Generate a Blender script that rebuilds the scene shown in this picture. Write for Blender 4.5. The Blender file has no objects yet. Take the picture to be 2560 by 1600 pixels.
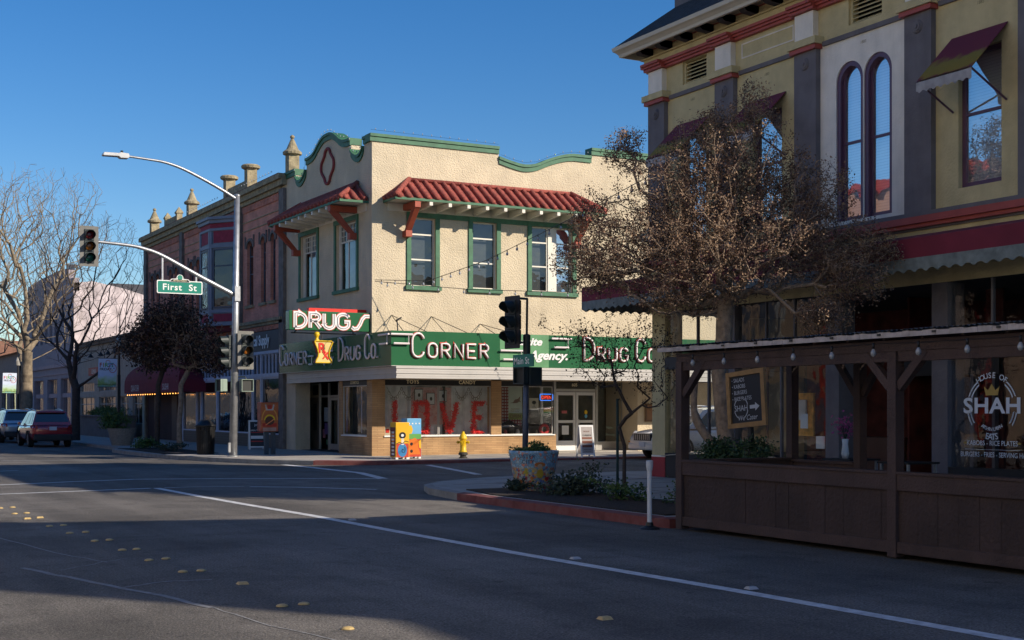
import bpy, bmesh, math, random
import numpy as np
from mathutils import Vector, Matrix
R = math.radians
C = bpy.context.scene.collection
# ---------------------------------------------------------------- camera, world, sun, exposure
sc = bpy.context.scene
YAW = math.atan(1837 / 3353)
cam = bpy.data.cameras.new('camera'); camo = bpy.data.objects.new('camera', cam); C.objects.link(camo)
camo.location = (0, 0, 1.75); camo.rotation_euler = (R(90), 0, -YAW)
cam.sensor_width = 36; cam.lens = 36 * 3353 / 2560; cam.shift_y = (1022 - 800) / 2560
cam.clip_start = .1; cam.clip_end = 3000
sc.camera = camo
SUNDIR = Vector((.525, -.70, .47)).normalized()
EL = math.asin(SUNDIR.z)
w = bpy.data.worlds.new('World'); sc.world = w; w.use_nodes = True
nt = w.node_tree; bg = nt.nodes['Background']
sky = nt.nodes.new('ShaderNodeTexSky'); sky.sky_type = 'NISHITA'; sky.sun_disc = False
sky.sun_elevation = EL; sky.sun_rotation = math.atan2(SUNDIR.x, SUNDIR.y)
sky.air_density = 1.0; sky.dust_density = .15; sky.ozone_density = 3.5
hs = nt.nodes.new('ShaderNodeHueSaturation'); hs.inputs['Saturation'].default_value = 1.34; hs.inputs['Hue'].default_value = .508
nt.links.new(sky.outputs[0], hs.inputs['Color']); nt.links.new(hs.outputs[0], bg.inputs[0]); bg.inputs[1].default_value = .093
sl = bpy.data.lights.new('sun', 'SUN'); sl.energy = 4.3; sl.angle = R(.53); sl.color = (1, .89, .74)
so = bpy.data.objects.new('sun', sl); C.objects.link(so); so.location = (20, -30, 40)
so.rotation_euler = (-SUNDIR).to_track_quat('-Z', 'Y').to_euler()
sc.view_settings.view_transform = 'Standard'; sc.view_settings.look = 'None'
sc.view_settings.exposure = .42; sc.view_settings.gamma = 1
sc.render.engine = 'CYCLES'

# ---------------------------------------------------------------- helpers
OFF = {}
def thing(name, label, cat, loc=(0, 0, 0), rz=0, group=None, local=False):
    o = bpy.data.objects.new(name, None); C.objects.link(o)
    o.location = loc; o.rotation_euler = (0, 0, rz); o.empty_display_size = .2
    o['label'] = label; o['category'] = cat
    if group: o['group'] = group
    OFF[o] = Vector((0, 0, 0)) if local else Vector(loc)
    return o
def tag(o, label, cat, group=None):
    o['label'] = label; o['category'] = cat
    if group: o['group'] = group
    return o
def dup(root, loc, rz=0, label=None):
    def cp(o, par):
        c = o.copy(); C.objects.link(c); c.parent = par
        for ch in list(o.children): cp(ch, c)
        return c
    r = cp(root, None); r.location = loc; r.rotation_euler = (0, 0, rz)
    if label: r['label'] = label
    return r
FX = lambda c: (lambda s, d, z: (c - d, s, z))     # facade facing -X: s runs along +Y
FY = lambda c: (lambda s, d, z: (s, c - d, z))     # facade facing -Y: s runs along +X
class MB:
    def __init__(s, T=None): s.v = []; s.f = []; s.m = []; s.T = T; s.g = []
    def add(s, vs, fs, m=0):
        b = len(s.v); s.g.append((b, len(s.f)))
        s.v += [s.T(*p) if s.T else tuple(p) for p in vs]
        for f in fs: s.f.append([b + i for i in f]); s.m.append(m)
        return s
    def box(s, a, b, m=0):
        x0, y0, z0 = a; x1, y1, z1 = b
        return s.add([(x0, y0, z0), (x1, y0, z0), (x1, y1, z0), (x0, y1, z0), (x0, y0, z1), (x1, y0, z1), (x1, y1, z1), (x0, y1, z1)],
              [(0, 3, 2, 1), (4, 5, 6, 7), (0, 1, 5, 4), (1, 2, 6, 5), (2, 3, 7, 6), (3, 0, 4, 7)], m)
    def quad(s, *p, m=0): return s.add(p, [tuple(range(len(p)))], m)
    def prism(s, pts, lo, hi, ax, m=0):
        n = len(pts)
        mk = {'x': lambda a, b, t: (t, a, b), 'y': lambda a, b, t: (a, t, b), 'z': lambda a, b, t: (a, b, t)}[ax]
        vs = [mk(a, b, lo) for a, b in pts] + [mk(a, b, hi) for a, b in pts]
        return s.add(vs, [tuple(range(n))[::-1], tuple(range(n, 2 * n))] + [(i, (i + 1) % n, n + (i + 1) % n, n + i) for i in range(n)], m)
    def tube(s, pts, r, n=6, m=0, caps=True, a0=0):
        pts = [Vector(p) for p in pts]; k = len(pts)
        rs = r if isinstance(r, (list, tuple)) else [r] * k
        vs = []
        up = None
        for i, p in enumerate(pts):
            d = (pts[min(i + 1, k - 1)] - pts[max(i - 1, 0)])
            d = d.normalized() if d.length > 1e-9 else Vector((0, 0, 1))
            if up is None:
                u = d.cross(Vector((0, 0, 1)));
                if u.length < 1e-3: u = d.cross(Vector((1, 0, 0)))
                u.normalize()
            else:
                u = (up - d * up.dot(d)).normalized()
            up = u; w_ = d.cross(u)
            for j in range(n):
                a = a0 + 2 * math.pi * j / n
                vs.append(tuple(p + (u * math.cos(a) + w_ * math.sin(a)) * rs[i]))
        fs = [(i * n + j, i * n + (j + 1) % n, (i + 1) * n + (j + 1) % n, (i + 1) * n + j) for i in range(k - 1) for j in range(n)]
        if caps: fs += [tuple(range(n))[::-1], tuple(range((k - 1) * n, k * n))]
        return s.add(vs, fs, m)
    def lathe(s, prof, c=(0, 0, 0), n=16, m=0, sx=1, sy=1, a0=0):
        vs = [(c[0] + sx * r * math.cos(a0 + 2 * math.pi * j / n), c[1] + sy * r * math.sin(a0 + 2 * math.pi * j / n), c[2] + z) for r, z in prof for j in range(n)]
        k = len(prof)
        fs = [(i * n + j, i * n + (j + 1) % n, (i + 1) * n + (j + 1) % n, (i + 1) * n + j) for i in range(k - 1) for j in range(n)]
        fs += [tuple(range(n))[::-1], tuple(range((k - 1) * n, k * n))]
        return s.add(vs, fs, m)
    def beam(s, p, q, w, h, m=0):
        p = Vector(p); q = Vector(q); d = (q - p).normalized()
        u = d.cross(Vector((0, 0, 1)))
        if u.length < 1e-3: u = Vector((1, 0, 0))
        u.normalize(); k = u.cross(d)
        vs = [tuple(e + u * a * w / 2 + k * b * h / 2) for e in (p, q) for a, b in ((-1, -1), (1, -1), (1, 1), (-1, 1))]
        return s.add(vs, [(0, 1, 2, 3), (7, 6, 5, 4), (0, 4, 5, 1), (1, 5, 6, 2), (2, 6, 7, 3), (3, 7, 4, 0)], m)
    def disc(s, c, r, n, m=0, ax='d', ry=None):
        ry = ry or r
        f = {'d': lambda a: (c[0] + r * math.cos(a), c[1], c[2] + ry * math.sin(a)),
             'x': lambda a: (c[0], c[1] + r * math.cos(a), c[2] + ry * math.sin(a)),
             'z': lambda a: (c[0] + r * math.cos(a), c[1] + ry * math.sin(a), c[2])}[ax]
        return s.add([f(2 * math.pi * i / n) for i in range(n)], [tuple(range(n))], m)
    def parts(s, name, mats, parent=None, per=1, **kw):
        # one object for every `per` added pieces
        g = s.g[::per] + [(len(s.v), len(s.f))]; out = []
        for (v0, f0), (v1, f1) in zip(g, g[1:]):
            k = MB(); k.v = s.v[v0:v1]; k.f = [[i - v0 for i in f] for f in s.f[f0:f1]]; k.m = s.m[f0:f1]; out.append(k.build(name, mats, parent, **kw))
        return out
    def build(s, name, mats, parent=None, smooth=False, bevel=0, recalc=True):
        me = bpy.data.meshes.new(name)
        o0 = Vector((0, 0, 0))
        if parent is not None: o0 = OFF[parent]
        me.from_pydata([(p[0] - o0.x, p[1] - o0.y, p[2] - o0.z) for p in s.v], [], s.f)
        if not isinstance(mats, (list, tuple)): mats = [mats]
        for m in mats: me.materials.append(m)
        me.polygons.foreach_set('material_index', s.m)
        if recalc and len(s.f) < 60000:
            bm = bmesh.new(); bm.from_mesh(me); bmesh.ops.recalc_face_normals(bm, faces=bm.faces); bm.to_mesh(me); bm.free()
        if smooth: me.polygons.foreach_set('use_smooth', [True] * len(me.polygons))
        me.update()
        o = bpy.data.objects.new(name, me); C.objects.link(o)
        if parent is not None: o.parent = parent
        OFF[o] = o0
        if bevel:
            b = o.modifiers.new('bevel', 'BEVEL'); b.width = bevel; b.segments = 2; b.limit_method = 'ANGLE'
        return o
def struct(o): o['kind'] = 'structure'; return o
def stuff(o): o['kind'] = 'stuff'; return o
def arc(cx, cy, rx, ry, a0, a1, n=8):
    return [(cx + rx * math.cos(R(a0 + (a1 - a0) * i / n)), cy + ry * math.sin(R(a0 + (a1 - a0) * i / n))) for i in range(n + 1)]
def ss(t): t = max(0, min(1, t)); return t * t * (3 - 2 * t)
def gz(x, y): return .085 * ss((x - 14) / 8) * ss((y - 29) / 7)
# text as flat raised mesh; fn(x, y, depth) -> point in the MB's frame
def text(mb, s, h, fn, m=0, ext=.006, off=0, shear=0, sx=1, spacing=1, align='CENTER'):
    cu = bpy.data.curves.new('t', 'FONT'); cu.body = s; cu.size = 1; cu.extrude = 0; cu.offset = off
    cu.shear = shear; cu.space_character = spacing; cu.align_x = align; cu.resolution_u = 3
    o = bpy.data.objects.new('t', cu)
    C.objects.link(o)
    bpy.context.view_layer.update()
    dg = bpy.context.evaluated_depsgraph_get()
    me = bpy.data.meshes.new_from_object(o.evaluated_get(dg))
    k = h / .73
    vs = [(v.co.x * k * sx, v.co.y * k) for v in me.vertices]
    b = [fn(x, y, ext) for x, y in vs]
    mb.add(b, [tuple(p.vertices) for p in me.polygons], m)
    C.objects.unlink(o); bpy.data.objects.remove(o); bpy.data.curves.remove(cu); bpy.data.meshes.remove(me)
# stroke alphabet for neon tube letters
G = {
 'C': [arc(.5, .70, .5, .3, 15, 180) + arc(.5, .3, .5, .3, 180, 345)],
 'O': [arc(.5, .70, .5, .3, 0, 180) + arc(.5, .3, .5, .3, 180, 360) + [(1, .7)]],
 'R': [[(0, 0), (0, 1), (.5, 1)] + arc(.5, .75, .45, .25, 90, -90) + [(0, .5)], [(.45, .5), (1, 0)]],
 'N': [[(0, 0), (0, 1), (1, 0), (1, 1)]],
 'E': [[(1, 1), (0, 1), (0, 0), (1, 0)], [(0, .5), (.85, .5)]],
 'D': [[(0, 0), (0, 1), (.25, 1)] + arc(.25, .5, .75, .5, 90, -90) + [(0, 0)]],
 'U': [[(0, 1), (0, .3)] + arc(.5, .3, .5, .3, 180, 360) + [(1, 1)]],
 'G': [arc(.5, .70, .5, .3, 15, 180) + arc(.5, .3, .5, .3, 180, 360) + [(1, .48), (.6, .48)]],
 'S': [arc(.78, .78, .3, .22, 75, 180) [0:] + arc(.2, .22, .3, .22, 0, -105)],
 'I': [[(0, 0), (0, 1)]],
}
def strokes(txt, layout):     # layout: list of (x0, width, y0, height)
    out = []
    for ch, (x0, w_, y0, h_) in zip(txt, layout):
        for st in G[ch]: out.append([(x0 + a * w_, y0 + b * h_) for a, b in st])
    return out
def ribbon(mb, pts, w_, fn, d0, d1, m=0):
    # flat raised stroke following a 2D polyline, mitred
    n = len(pts); L = []; Rr = []
    for i, p in enumerate(pts):
        a = pts[max(i - 1, 0)]; b = pts[min(i + 1, n - 1)]
        def nrm(q, r):
            dx, dy = r[0] - q[0], r[1] - q[1]; l = math.hypot(dx, dy) or 1
            return (-dy / l, dx / l)
        n1 = nrm(a, p) if i > 0 else nrm(p, b); n2 = nrm(p, b) if i < n - 1 else n1
        mx, my = n1[0] + n2[0], n1[1] + n2[1]; l = math.hypot(mx, my) or 1
        mx /= l; my /= l; k = w_ / 2 / max(.5, mx * n1[0] + my * n1[1])
        L.append((p[0] + mx * k, p[1] + my * k)); Rr.append((p[0] - mx * k, p[1] - my * k))
    for i in range(n - 1):
        q = [L[i], L[i + 1], Rr[i + 1], Rr[i]]
        mb.add([fn(x, y, d1) for x, y in q] + [fn(x, y, d0) for x, y in q],
               [(0, 1, 2, 3), (0, 4, 5, 1), (1, 5, 6, 2), (2, 6, 7, 3), (3, 7, 4, 0)], m)

# ---------------------------------------------------------------- materials
def M(name, col, rough=.8, metal=0, var=.12, vs=3, bump=0, bs=20, spec=.5, emit=None, es=1, stain=0, ss_=.6, stcol=None, coat=0, streak=0):
    m = bpy.data.materials.new(name); m.use_nodes = True; n = m.node_tree; b = n.nodes['Principled BSDF']
    b.inputs['Roughness'].default_value = rough; b.inputs['Metallic'].default_value = metal
    b.inputs['Specular IOR Level'].default_value = spec; b.inputs['Base Color'].default_value = (*col, 1)
    if coat: b.inputs['Coat Weight'].default_value = coat; b.inputs['Coat Roughness'].default_value = .05
    if emit: b.inputs['Emission Color'].default_value = (*emit, 1); b.inputs['Emission Strength'].default_value = es
    geo = n.nodes.new('ShaderNodeNewGeometry')
    out = None
    if var:
        t = n.nodes.new('ShaderNodeTexNoise'); t.inputs['Scale'].default_value = vs; t.inputs['Detail'].default_value = 6
        n.links.new(geo.outputs['Position'], t.inputs['Vector'])
        r = n.nodes.new('ShaderNodeMapRange'); r.inputs[1].default_value = .3; r.inputs[2].default_value = .7
        r.inputs[3].default_value = 1 - var; r.inputs[4].default_value = 1 + var
        n.links.new(t.outputs['Fac'], r.inputs[0])
        x = n.nodes.new('ShaderNodeMix'); x.data_type = 'RGBA'; x.blend_type = 'MULTIPLY'; x.inputs[0].default_value = 1
        x.inputs[6].default_value = (*col, 1)
        n.links.new(r.outputs[0], x.inputs[7]); out = x.outputs[2]
    if stain:
        t = n.nodes.new('ShaderNodeTexNoise'); t.inputs['Scale'].default_value = ss_; t.inputs['Detail'].default_value = 8; t.inputs['Roughness'].default_value = .7
        n.links.new(geo.outputs['Position'], t.inputs['Vector'])
        r = n.nodes.new('ShaderNodeMapRange'); r.inputs[1].default_value = .45; r.inputs[2].default_value = .7; r.inputs[4].default_value = stain
        n.links.new(t.outputs['Fac'], r.inputs[0])
        x = n.nodes.new('ShaderNodeMix'); x.data_type = 'RGBA'
        n.links.new(r.outputs[0], x.inputs[0]); x.inputs[7].default_value = (*(stcol or tuple(c * .45 for c in col)), 1)
        if out: n.links.new(out, x.inputs[6])
        else: x.inputs[6].default_value = (*col, 1)
        out = x.outputs[2]
    if streak:
        mp = n.nodes.new('ShaderNodeMapping'); mp.inputs['Scale'].default_value = (2.2, 2.2, .3); n.links.new(geo.outputs['Position'], mp.inputs[0])
        t = n.nodes.new('ShaderNodeTexNoise'); t.inputs['Scale'].default_value = 1.2; t.inputs['Detail'].default_value = 7; t.inputs['Roughness'].default_value = .65
        n.links.new(mp.outputs[0], t.inputs['Vector'])
        r = n.nodes.new('ShaderNodeMapRange'); r.inputs[1].default_value = .45; r.inputs[2].default_value = .75; r.inputs[3].default_value = 1; r.inputs[4].default_value = 1 - streak
        n.links.new(t.outputs['Fac'], r.inputs[0])
        x = n.nodes.new('ShaderNodeMix'); x.data_type = 'RGBA'; x.blend_type = 'MULTIPLY'; x.inputs[0].default_value = 1
        n.links.new(out, x.inputs[6]); n.links.new(r.outputs[0], x.inputs[7]); out = x.outputs[2]
    if out: n.links.new(out, b.inputs['Base Color'])
    if bump:
        t = n.nodes.new('ShaderNodeTexNoise'); t.inputs['Scale'].default_value = bs; t.inputs['Detail'].default_value = 5
        n.links.new(geo.outputs['Position'], t.inputs['Vector'])
        bm = n.nodes.new('ShaderNodeBump'); bm.inputs['Strength'].default_value = bump; bm.inputs['Distance'].default_value = .05
        n.links.new(t.outputs['Fac'], bm.inputs['Height']); n.links.new(bm.outputs[0], b.inputs['Normal'])
    return m
def brickmat(name, c1, c2, mortar, bw, bh, mw=.008, rough=.85, bump=.4, off=.5):
    m = M(name, c1, rough, var=0); n = m.node_tree; b = n.nodes['Principled BSDF']
    geo = n.nodes.new('ShaderNodeNewGeometry'); sp = n.nodes.new('ShaderNodeSeparateXYZ'); n.links.new(geo.outputs['Position'], sp.inputs[0])
    ad = n.nodes.new('ShaderNodeMath'); ad.operation = 'ADD'; n.links.new(sp.outputs[0], ad.inputs[0]); n.links.new(sp.outputs[1], ad.inputs[1])
    cb = n.nodes.new('ShaderNodeCombineXYZ'); n.links.new(ad.outputs[0], cb.inputs[0]); n.links.new(sp.outputs[2], cb.inputs[1])
    t = n.nodes.new('ShaderNodeTexBrick'); t.inputs['Scale'].default_value = 1; t.inputs['Color1'].default_value = (*c1, 1); t.inputs['Color2'].default_value = (*c2, 1)
    t.inputs['Mortar'].default_value = (*mortar, 1); t.inputs['Mortar Size'].default_value = mw; t.inputs['Brick Width'].default_value = bw; t.inputs['Row Height'].default_value = bh
    t.offset = off
    n.links.new(cb.outputs[0], t.inputs['Vector'])
    nz = n.nodes.new('ShaderNodeTexNoise'); nz.inputs['Scale'].default_value = 1.3; nz.inputs['Detail'].default_value = 7
    n.links.new(geo.outputs['Position'], nz.inputs['Vector'])
    r = n.nodes.new('ShaderNodeMapRange'); r.inputs[1].default_value = .3; r.inputs[2].default_value = .7; r.inputs[3].default_value = .75; r.inputs[4].default_value = 1.2
    n.links.new(nz.outputs['Fac'], r.inputs[0])
    x = n.nodes.new('ShaderNodeMix'); x.data_type = 'RGBA'; x.blend_type = 'MULTIPLY'; x.inputs[0].default_value = 1
    n.links.new(t.outputs['Color'], x.inputs[6]); n.links.new(r.outputs[0], x.inputs[7]); n.links.new(x.outputs[2], b.inputs['Base Color'])
    bm = n.nodes.new('ShaderNodeBump'); bm.inputs['Strength'].default_value = bump; bm.inputs['Distance'].default_value = .01; bm.invert = True
    n.links.new(t.outputs['Fac'], bm.inputs['Height']); n.links.new(bm.outputs[0], b.inputs['Normal'])
    return m
def glassmat(name, tint=(.8, .85, .85), refl=.12, wob=.02):
    m = bpy.data.materials.new(name); m.use_nodes = True; n = m.node_tree
    for k in list(n.nodes):
        if k.type != 'OUTPUT_MATERIAL': n.nodes.remove(k)
    out = [k for k in n.nodes if k.type == 'OUTPUT_MATERIAL'][0]
    tr = n.nodes.new('ShaderNodeBsdfTransparent'); tr.inputs[0].default_value = (*tint, 1)
    gl = n.nodes.new('ShaderNodeBsdfGlossy'); gl.inputs['Roughness'].default_value = .015; gl.inputs[0].default_value = (1, 1, 1, 1)
    ge = n.nodes.new('ShaderNodeNewGeometry'); dt = n.nodes.new('ShaderNodeVectorMath'); dt.operation = 'DOT_PRODUCT'
    n.links.new(ge.outputs['True Normal'], dt.inputs[0]); n.links.new(ge.outputs['Incoming'], dt.inputs[1])
    def mth(op, x, y=None):
        k = n.nodes.new('ShaderNodeMath'); k.operation = op; n.links.new(x, k.inputs[0])
        if y is not None: k.inputs[1].default_value = y
        k.use_clamp = op == 'MULTIPLY_ADD'; return k
    ab = mth('ABSOLUTE', dt.outputs['Value']); iv = n.nodes.new('ShaderNodeMath'); iv.operation = 'SUBTRACT'; iv.inputs[0].default_value = 1; n.links.new(ab.outputs[0], iv.inputs[1])
    pw = mth('POWER', iv.outputs[0], 5); ad = mth('MULTIPLY_ADD', pw.outputs[0], 1 - refl - .07); ad.inputs[2].default_value = refl + .07
    nz = n.nodes.new('ShaderNodeTexNoise'); nz.inputs['Scale'].default_value = 1.6; geo = n.nodes.new('ShaderNodeNewGeometry')
    n.links.new(geo.outputs['Position'], nz.inputs['Vector'])
    bm = n.nodes.new('ShaderNodeBump'); bm.inputs['Strength'].default_value = wob * 5; bm.inputs['Distance'].default_value = .05
    n.links.new(nz.outputs['Fac'], bm.inputs['Height']); n.links.new(bm.outputs[0], gl.inputs['Normal'])
    mx = n.nodes.new('ShaderNodeMixShader'); n.links.new(ad.outputs[0], mx.inputs[0]); n.links.new(tr.outputs[0], mx.inputs[1]); n.links.new(gl.outputs[0], mx.inputs[2])
    n.links.new(mx.outputs[0], out.inputs[0])
    return m
def stripemat(name, c1, c2, axis, scale, sharp=.5, rough=.8):
    # alternating bands along one world axis
    m = M(name, c1, rough, var=0); n = m.node_tree; b = n.nodes['Principled BSDF']
    geo = n.nodes.new('ShaderNodeNewGeometry'); sp = n.nodes.new('ShaderNodeSeparateXYZ'); n.links.new(geo.outputs['Position'], sp.inputs[0])
    mu = n.nodes.new('ShaderNodeMath'); mu.operation = 'MULTIPLY'; mu.inputs[1].default_value = scale; n.links.new(sp.outputs[axis], mu.inputs[0])
    fr = n.nodes.new('ShaderNodeMath'); fr.operation = 'FRACT'; n.links.new(mu.outputs[0], fr.inputs[0])
    gt = n.nodes.new('ShaderNodeMath'); gt.operation = 'GREATER_THAN'; gt.inputs[1].default_value = sharp; n.links.new(fr.outputs[0], gt.inputs[0])
    x = n.nodes.new('ShaderNodeMix'); x.data_type = 'RGBA'; n.links.new(gt.outputs[0], x.inputs[0]); x.inputs[6].default_value = (*c1, 1); x.inputs[7].default_value = (*c2, 1)
    n.links.new(x.outputs[2], b.inputs['Base Color'])
    return m
def ginghammat():
    m = M('gingham', (.6, .5, .48), .9, var=0); n = m.node_tree; b = n.nodes['Principled BSDF']
    geo = n.nodes.new('ShaderNodeNewGeometry'); sp = n.nodes.new('ShaderNodeSeparateXYZ'); n.links.new(geo.outputs['Position'], sp.inputs[0])
    gs = []
    for ax in (0, 2):
        mu = n.nodes.new('ShaderNodeMath'); mu.operation = 'MULTIPLY'; mu.inputs[1].default_value = 9; n.links.new(sp.outputs[ax], mu.inputs[0])
        fr = n.nodes.new('ShaderNodeMath'); fr.operation = 'FRACT'; n.links.new(mu.outputs[0], fr.inputs[0])
        gt = n.nodes.new('ShaderNodeMath'); gt.operation = 'GREATER_THAN'; gt.inputs[1].default_value = .6; n.links.new(fr.outputs[0], gt.inputs[0]); gs.append(gt)
    ad = n.nodes.new('ShaderNodeMath'); ad.operation = 'MAXIMUM'; n.links.new(gs[0].outputs[0], ad.inputs[0]); n.links.new(gs[1].outputs[0], ad.inputs[1])
    x = n.nodes.new('ShaderNodeMix'); x.data_type = 'RGBA'; n.links.new(ad.outputs[0], x.inputs[0]); x.inputs[6].default_value = (.6, .52, .5, 1); x.inputs[7].default_value = (.28, .02, .03, 1)
    n.links.new(x.outputs[2], b.inputs['Base Color'])
    return m
m_stucco = M('stucco_cream', (.64, .535, .375), .92, var=.1, vs=1.2, bump=.8, bs=19, stain=.3, ss_=.8, stcol=(.44, .37, .27), streak=.1)
m_green = M('green_paint', (.035, .13, .065), .5, var=.15)
m_trimgreen = M('trim_green', (.045, .15, .075), .6, var=.2, vs=6, stain=.3, ss_=4)
m_signgreen = M('sign_green_enamel', (.022, .12, .05), .22, var=.06, spec=.6, vs=1)
m_signlight = M('sign_green_pale', (.10, .27, .12), .4, var=.15, vs=2)
m_tile = M('roof_tile_red', (.31, .07, .05), .85, var=.35, vs=7, bump=.4, bs=30, stain=.45, ss_=3, stcol=(.17, .06, .05))
m_orange = M('bracket_rust_red', (.36, .07, .035), .6, var=.12)
m_white = M('white_paint', (.72, .68, .58), .6, var=.08)
m_whit2 = M('pure_white', (.78, .78, .76), .5, var=.04)
m_dark = M('dark_interior', (.02, .02, .02), .9, var=.3)
m_black = M('black_paint', (.014, .014, .015), .45, var=.2)
m_blind = M('window_shade_grey', (.13, .13, .13), .8, var=.12, vs=1.5)
m_glass = glassmat('window_glass', (.75, .8, .8), .03, .03)
m_glassup = glassmat('upper_window_glass', (.6, .64, .66), .0, .05)
m_shop = glassmat('shop_glass', (.86, .9, .9), .02, .012)
m_brickred = brickmat('red_brick', (.64, .26, .18), (.52, .20, .14), (.5, .29, .22), .22, .075, .006, bump=.25)
m_roman = brickmat('roman_brick_tan', (.44, .27, .13), (.36, .21, .10), (.24, .15, .08), .46, .062, .005, bump=.5)
m_stone = M('old_brownstone', (.33, .275, .17), .95, var=.35, vs=5, bump=.6, bs=14, stain=.4)
m_stoneD = M('dark_brown_stone', (.17, .15, .135), .9, var=.3, vs=4, bump=.4, bs=12)
m_wine = M('bay_wine_panel', (.30, .03, .06), .8, var=.2, vs=8, bump=.3, bs=30)
m_bluegrey = M('blue_grey_trim', (.2, .23, .29), .6, var=.1)
m_lightblue = M('pale_blue_shop_trim', (.52, .57, .70), .6, var=.08)
m_mull = M('aluminium', (.55, .53, .5), .38, .7, var=.08)
m_steel = M('galvanised_steel', (.42, .43, .44), .45, .75, var=.2, vs=6)
m_neon = M('neon_tube', (.85, .74, .72), .25, var=.05)
m_neonred = M('neon_trim_red', (.6, .07, .04), .4, var=.05)
m_letw = M('enamel_white', (.85, .82, .8), .3, var=.03)
m_red = M('bright_red', (.75, .025, .012), .4, var=.05)
m_yellow = M('hydrant_yellow', (.72, .46, .01), .45, var=.08, vs=8)
m_asph = M('x', (.05, .05, .05))
# asphalt: aggregate speckle, wheel-worn bands along the street, patches
def asphalt():
    m = bpy.data.materials.new('asphalt'); m.use_nodes = True; n = m.node_tree; b = n.nodes['Principled BSDF']
    b.inputs['Roughness'].default_value = .85; b.inputs['Specular IOR Level'].default_value = .35
    geo = n.nodes.new('ShaderNodeNewGeometry')
    def noise(sc_, det, lo, hi, a, c, vec=None, rough=.6):
        t = n.nodes.new('ShaderNodeTexNoise'); t.inputs['Scale'].default_value = sc_; t.inputs['Detail'].default_value = det; t.inputs['Roughness'].default_value = rough
        n.links.new(vec or geo.outputs['Position'], t.inputs['Vector'])
        r = n.nodes.new('ShaderNodeMapRange'); r.inputs[1].default_value = lo; r.inputs[2].default_value = hi; r.inputs[3].default_value = a; r.inputs[4].default_value = c
        n.links.new(t.outputs['Fac'], r.inputs[0]); return r.outputs[0], t
    mp = n.nodes.new('ShaderNodeMapping'); mp.inputs['Scale'].default_value = (1.2, .07, 1); n.links.new(geo.outputs['Position'], mp.inputs[0])
    s1, _ = noise(55, 4, .35, .65, .5, 1.55)
    s2, _ = noise(.35, 6, .35, .65, .82, 1.18)
    s3, _ = noise(.8, 4, .4, .65, .8, 1.2, mp.outputs[0])
    s4, _ = noise(28, 5, .3, .7, .6, 1.4)
    s5, _ = noise(1.1, 8, .52, .60, 1, .8, rough=.75)
    s6, _ = noise(.22, 3, .48, .52, .88, 1.06)
    s7, _ = noise(3.2, 6, .62, .72, 1, .55)
    cur = None
    for s in (s1, s2, s3, s4, s5, s6, s7):
        if cur is None: cur = s
        else:
            k = n.nodes.new('ShaderNodeMath'); k.operation = 'MULTIPLY'; n.links.new(cur, k.inputs[0]); n.links.new(s, k.inputs[1]); cur = k.outputs[0]
    # hairline cracks
    vo = n.nodes.new('ShaderNodeTexVoronoi'); vo.feature = 'DISTANCE_TO_EDGE'; vo.inputs['Scale'].default_value = .33; vo.inputs['Randomness'].default_value = 1
    nd, tn = noise(1.7, 6, 0, 1, 0, 1)
    mx = n.nodes.new('ShaderNodeMix'); mx.data_type = 'RGBA'; mx.blend_type = 'LINEAR_LIGHT'; mx.inputs[0].default_value = .35
    n.links.new(geo.outputs['Position'], mx.inputs[6]); n.links.new(tn.outputs['Color'], mx.inputs[7]); n.links.new(mx.outputs[2], vo.inputs['Vector'])
    cr = n.nodes.new('ShaderNodeMapRange'); cr.inputs[1].default_value = .0; cr.inputs[2].default_value = .006; cr.inputs[3].default_value = .75; cr.inputs[4].default_value = 1
    n.links.new(vo.outputs['Distance'], cr.inputs[0])
    k = n.nodes.new('ShaderNodeMath'); k.operation = 'MULTIPLY'; n.links.new(cur, k.inputs[0]); n.links.new(cr.outputs[0], k.inputs[1])
    x = n.nodes.new('ShaderNodeMix'); x.data_type = 'RGBA'; x.blend_type = 'MULTIPLY'; x.inputs[0].default_value = 1; x.inputs[6].default_value = (.148, .134, .117, 1)
    n.links.new(k.outputs[0], x.inputs[7]); n.links.new(x.outputs[2], b.inputs['Base Color'])
    bm = n.nodes.new('ShaderNodeBump'); bm.inputs['Strength'].default_value = .5; bm.inputs['Distance'].default_value = .012
    n.links.new(s1, bm.inputs['Height']); n.links.new(bm.outputs[0], b.inputs['Normal'])
    return m
m_asph = asphalt()
m_paint = M('road_paint', (.68, .68, .67), .6, var=.2, vs=5, bump=.2, bs=60, stain=.5, ss_=9, stcol=(.2, .2, .2))
m_walk = M('sidewalk_concrete', (.40, .365, .32), .9, var=.14, vs=2.5, bump=.15, bs=40, stain=.25, ss_=1)
m_kerb = M('kerb_concrete', (.3, .28, .25), .9, var=.2, vs=4)
m_kerbred = M('kerb_red', (.22, .06, .055), .85, var=.35, vs=4, stain=.7, ss_=4, stcol=(.13, .095, .085))
m_soil = M('soil_mulch', (.035, .024, .018), 1, var=.5, vs=14, bump=1, bs=18)
m_seal = M('crack_seal', (.24, .235, .23), .8, var=.3, vs=10)
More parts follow.
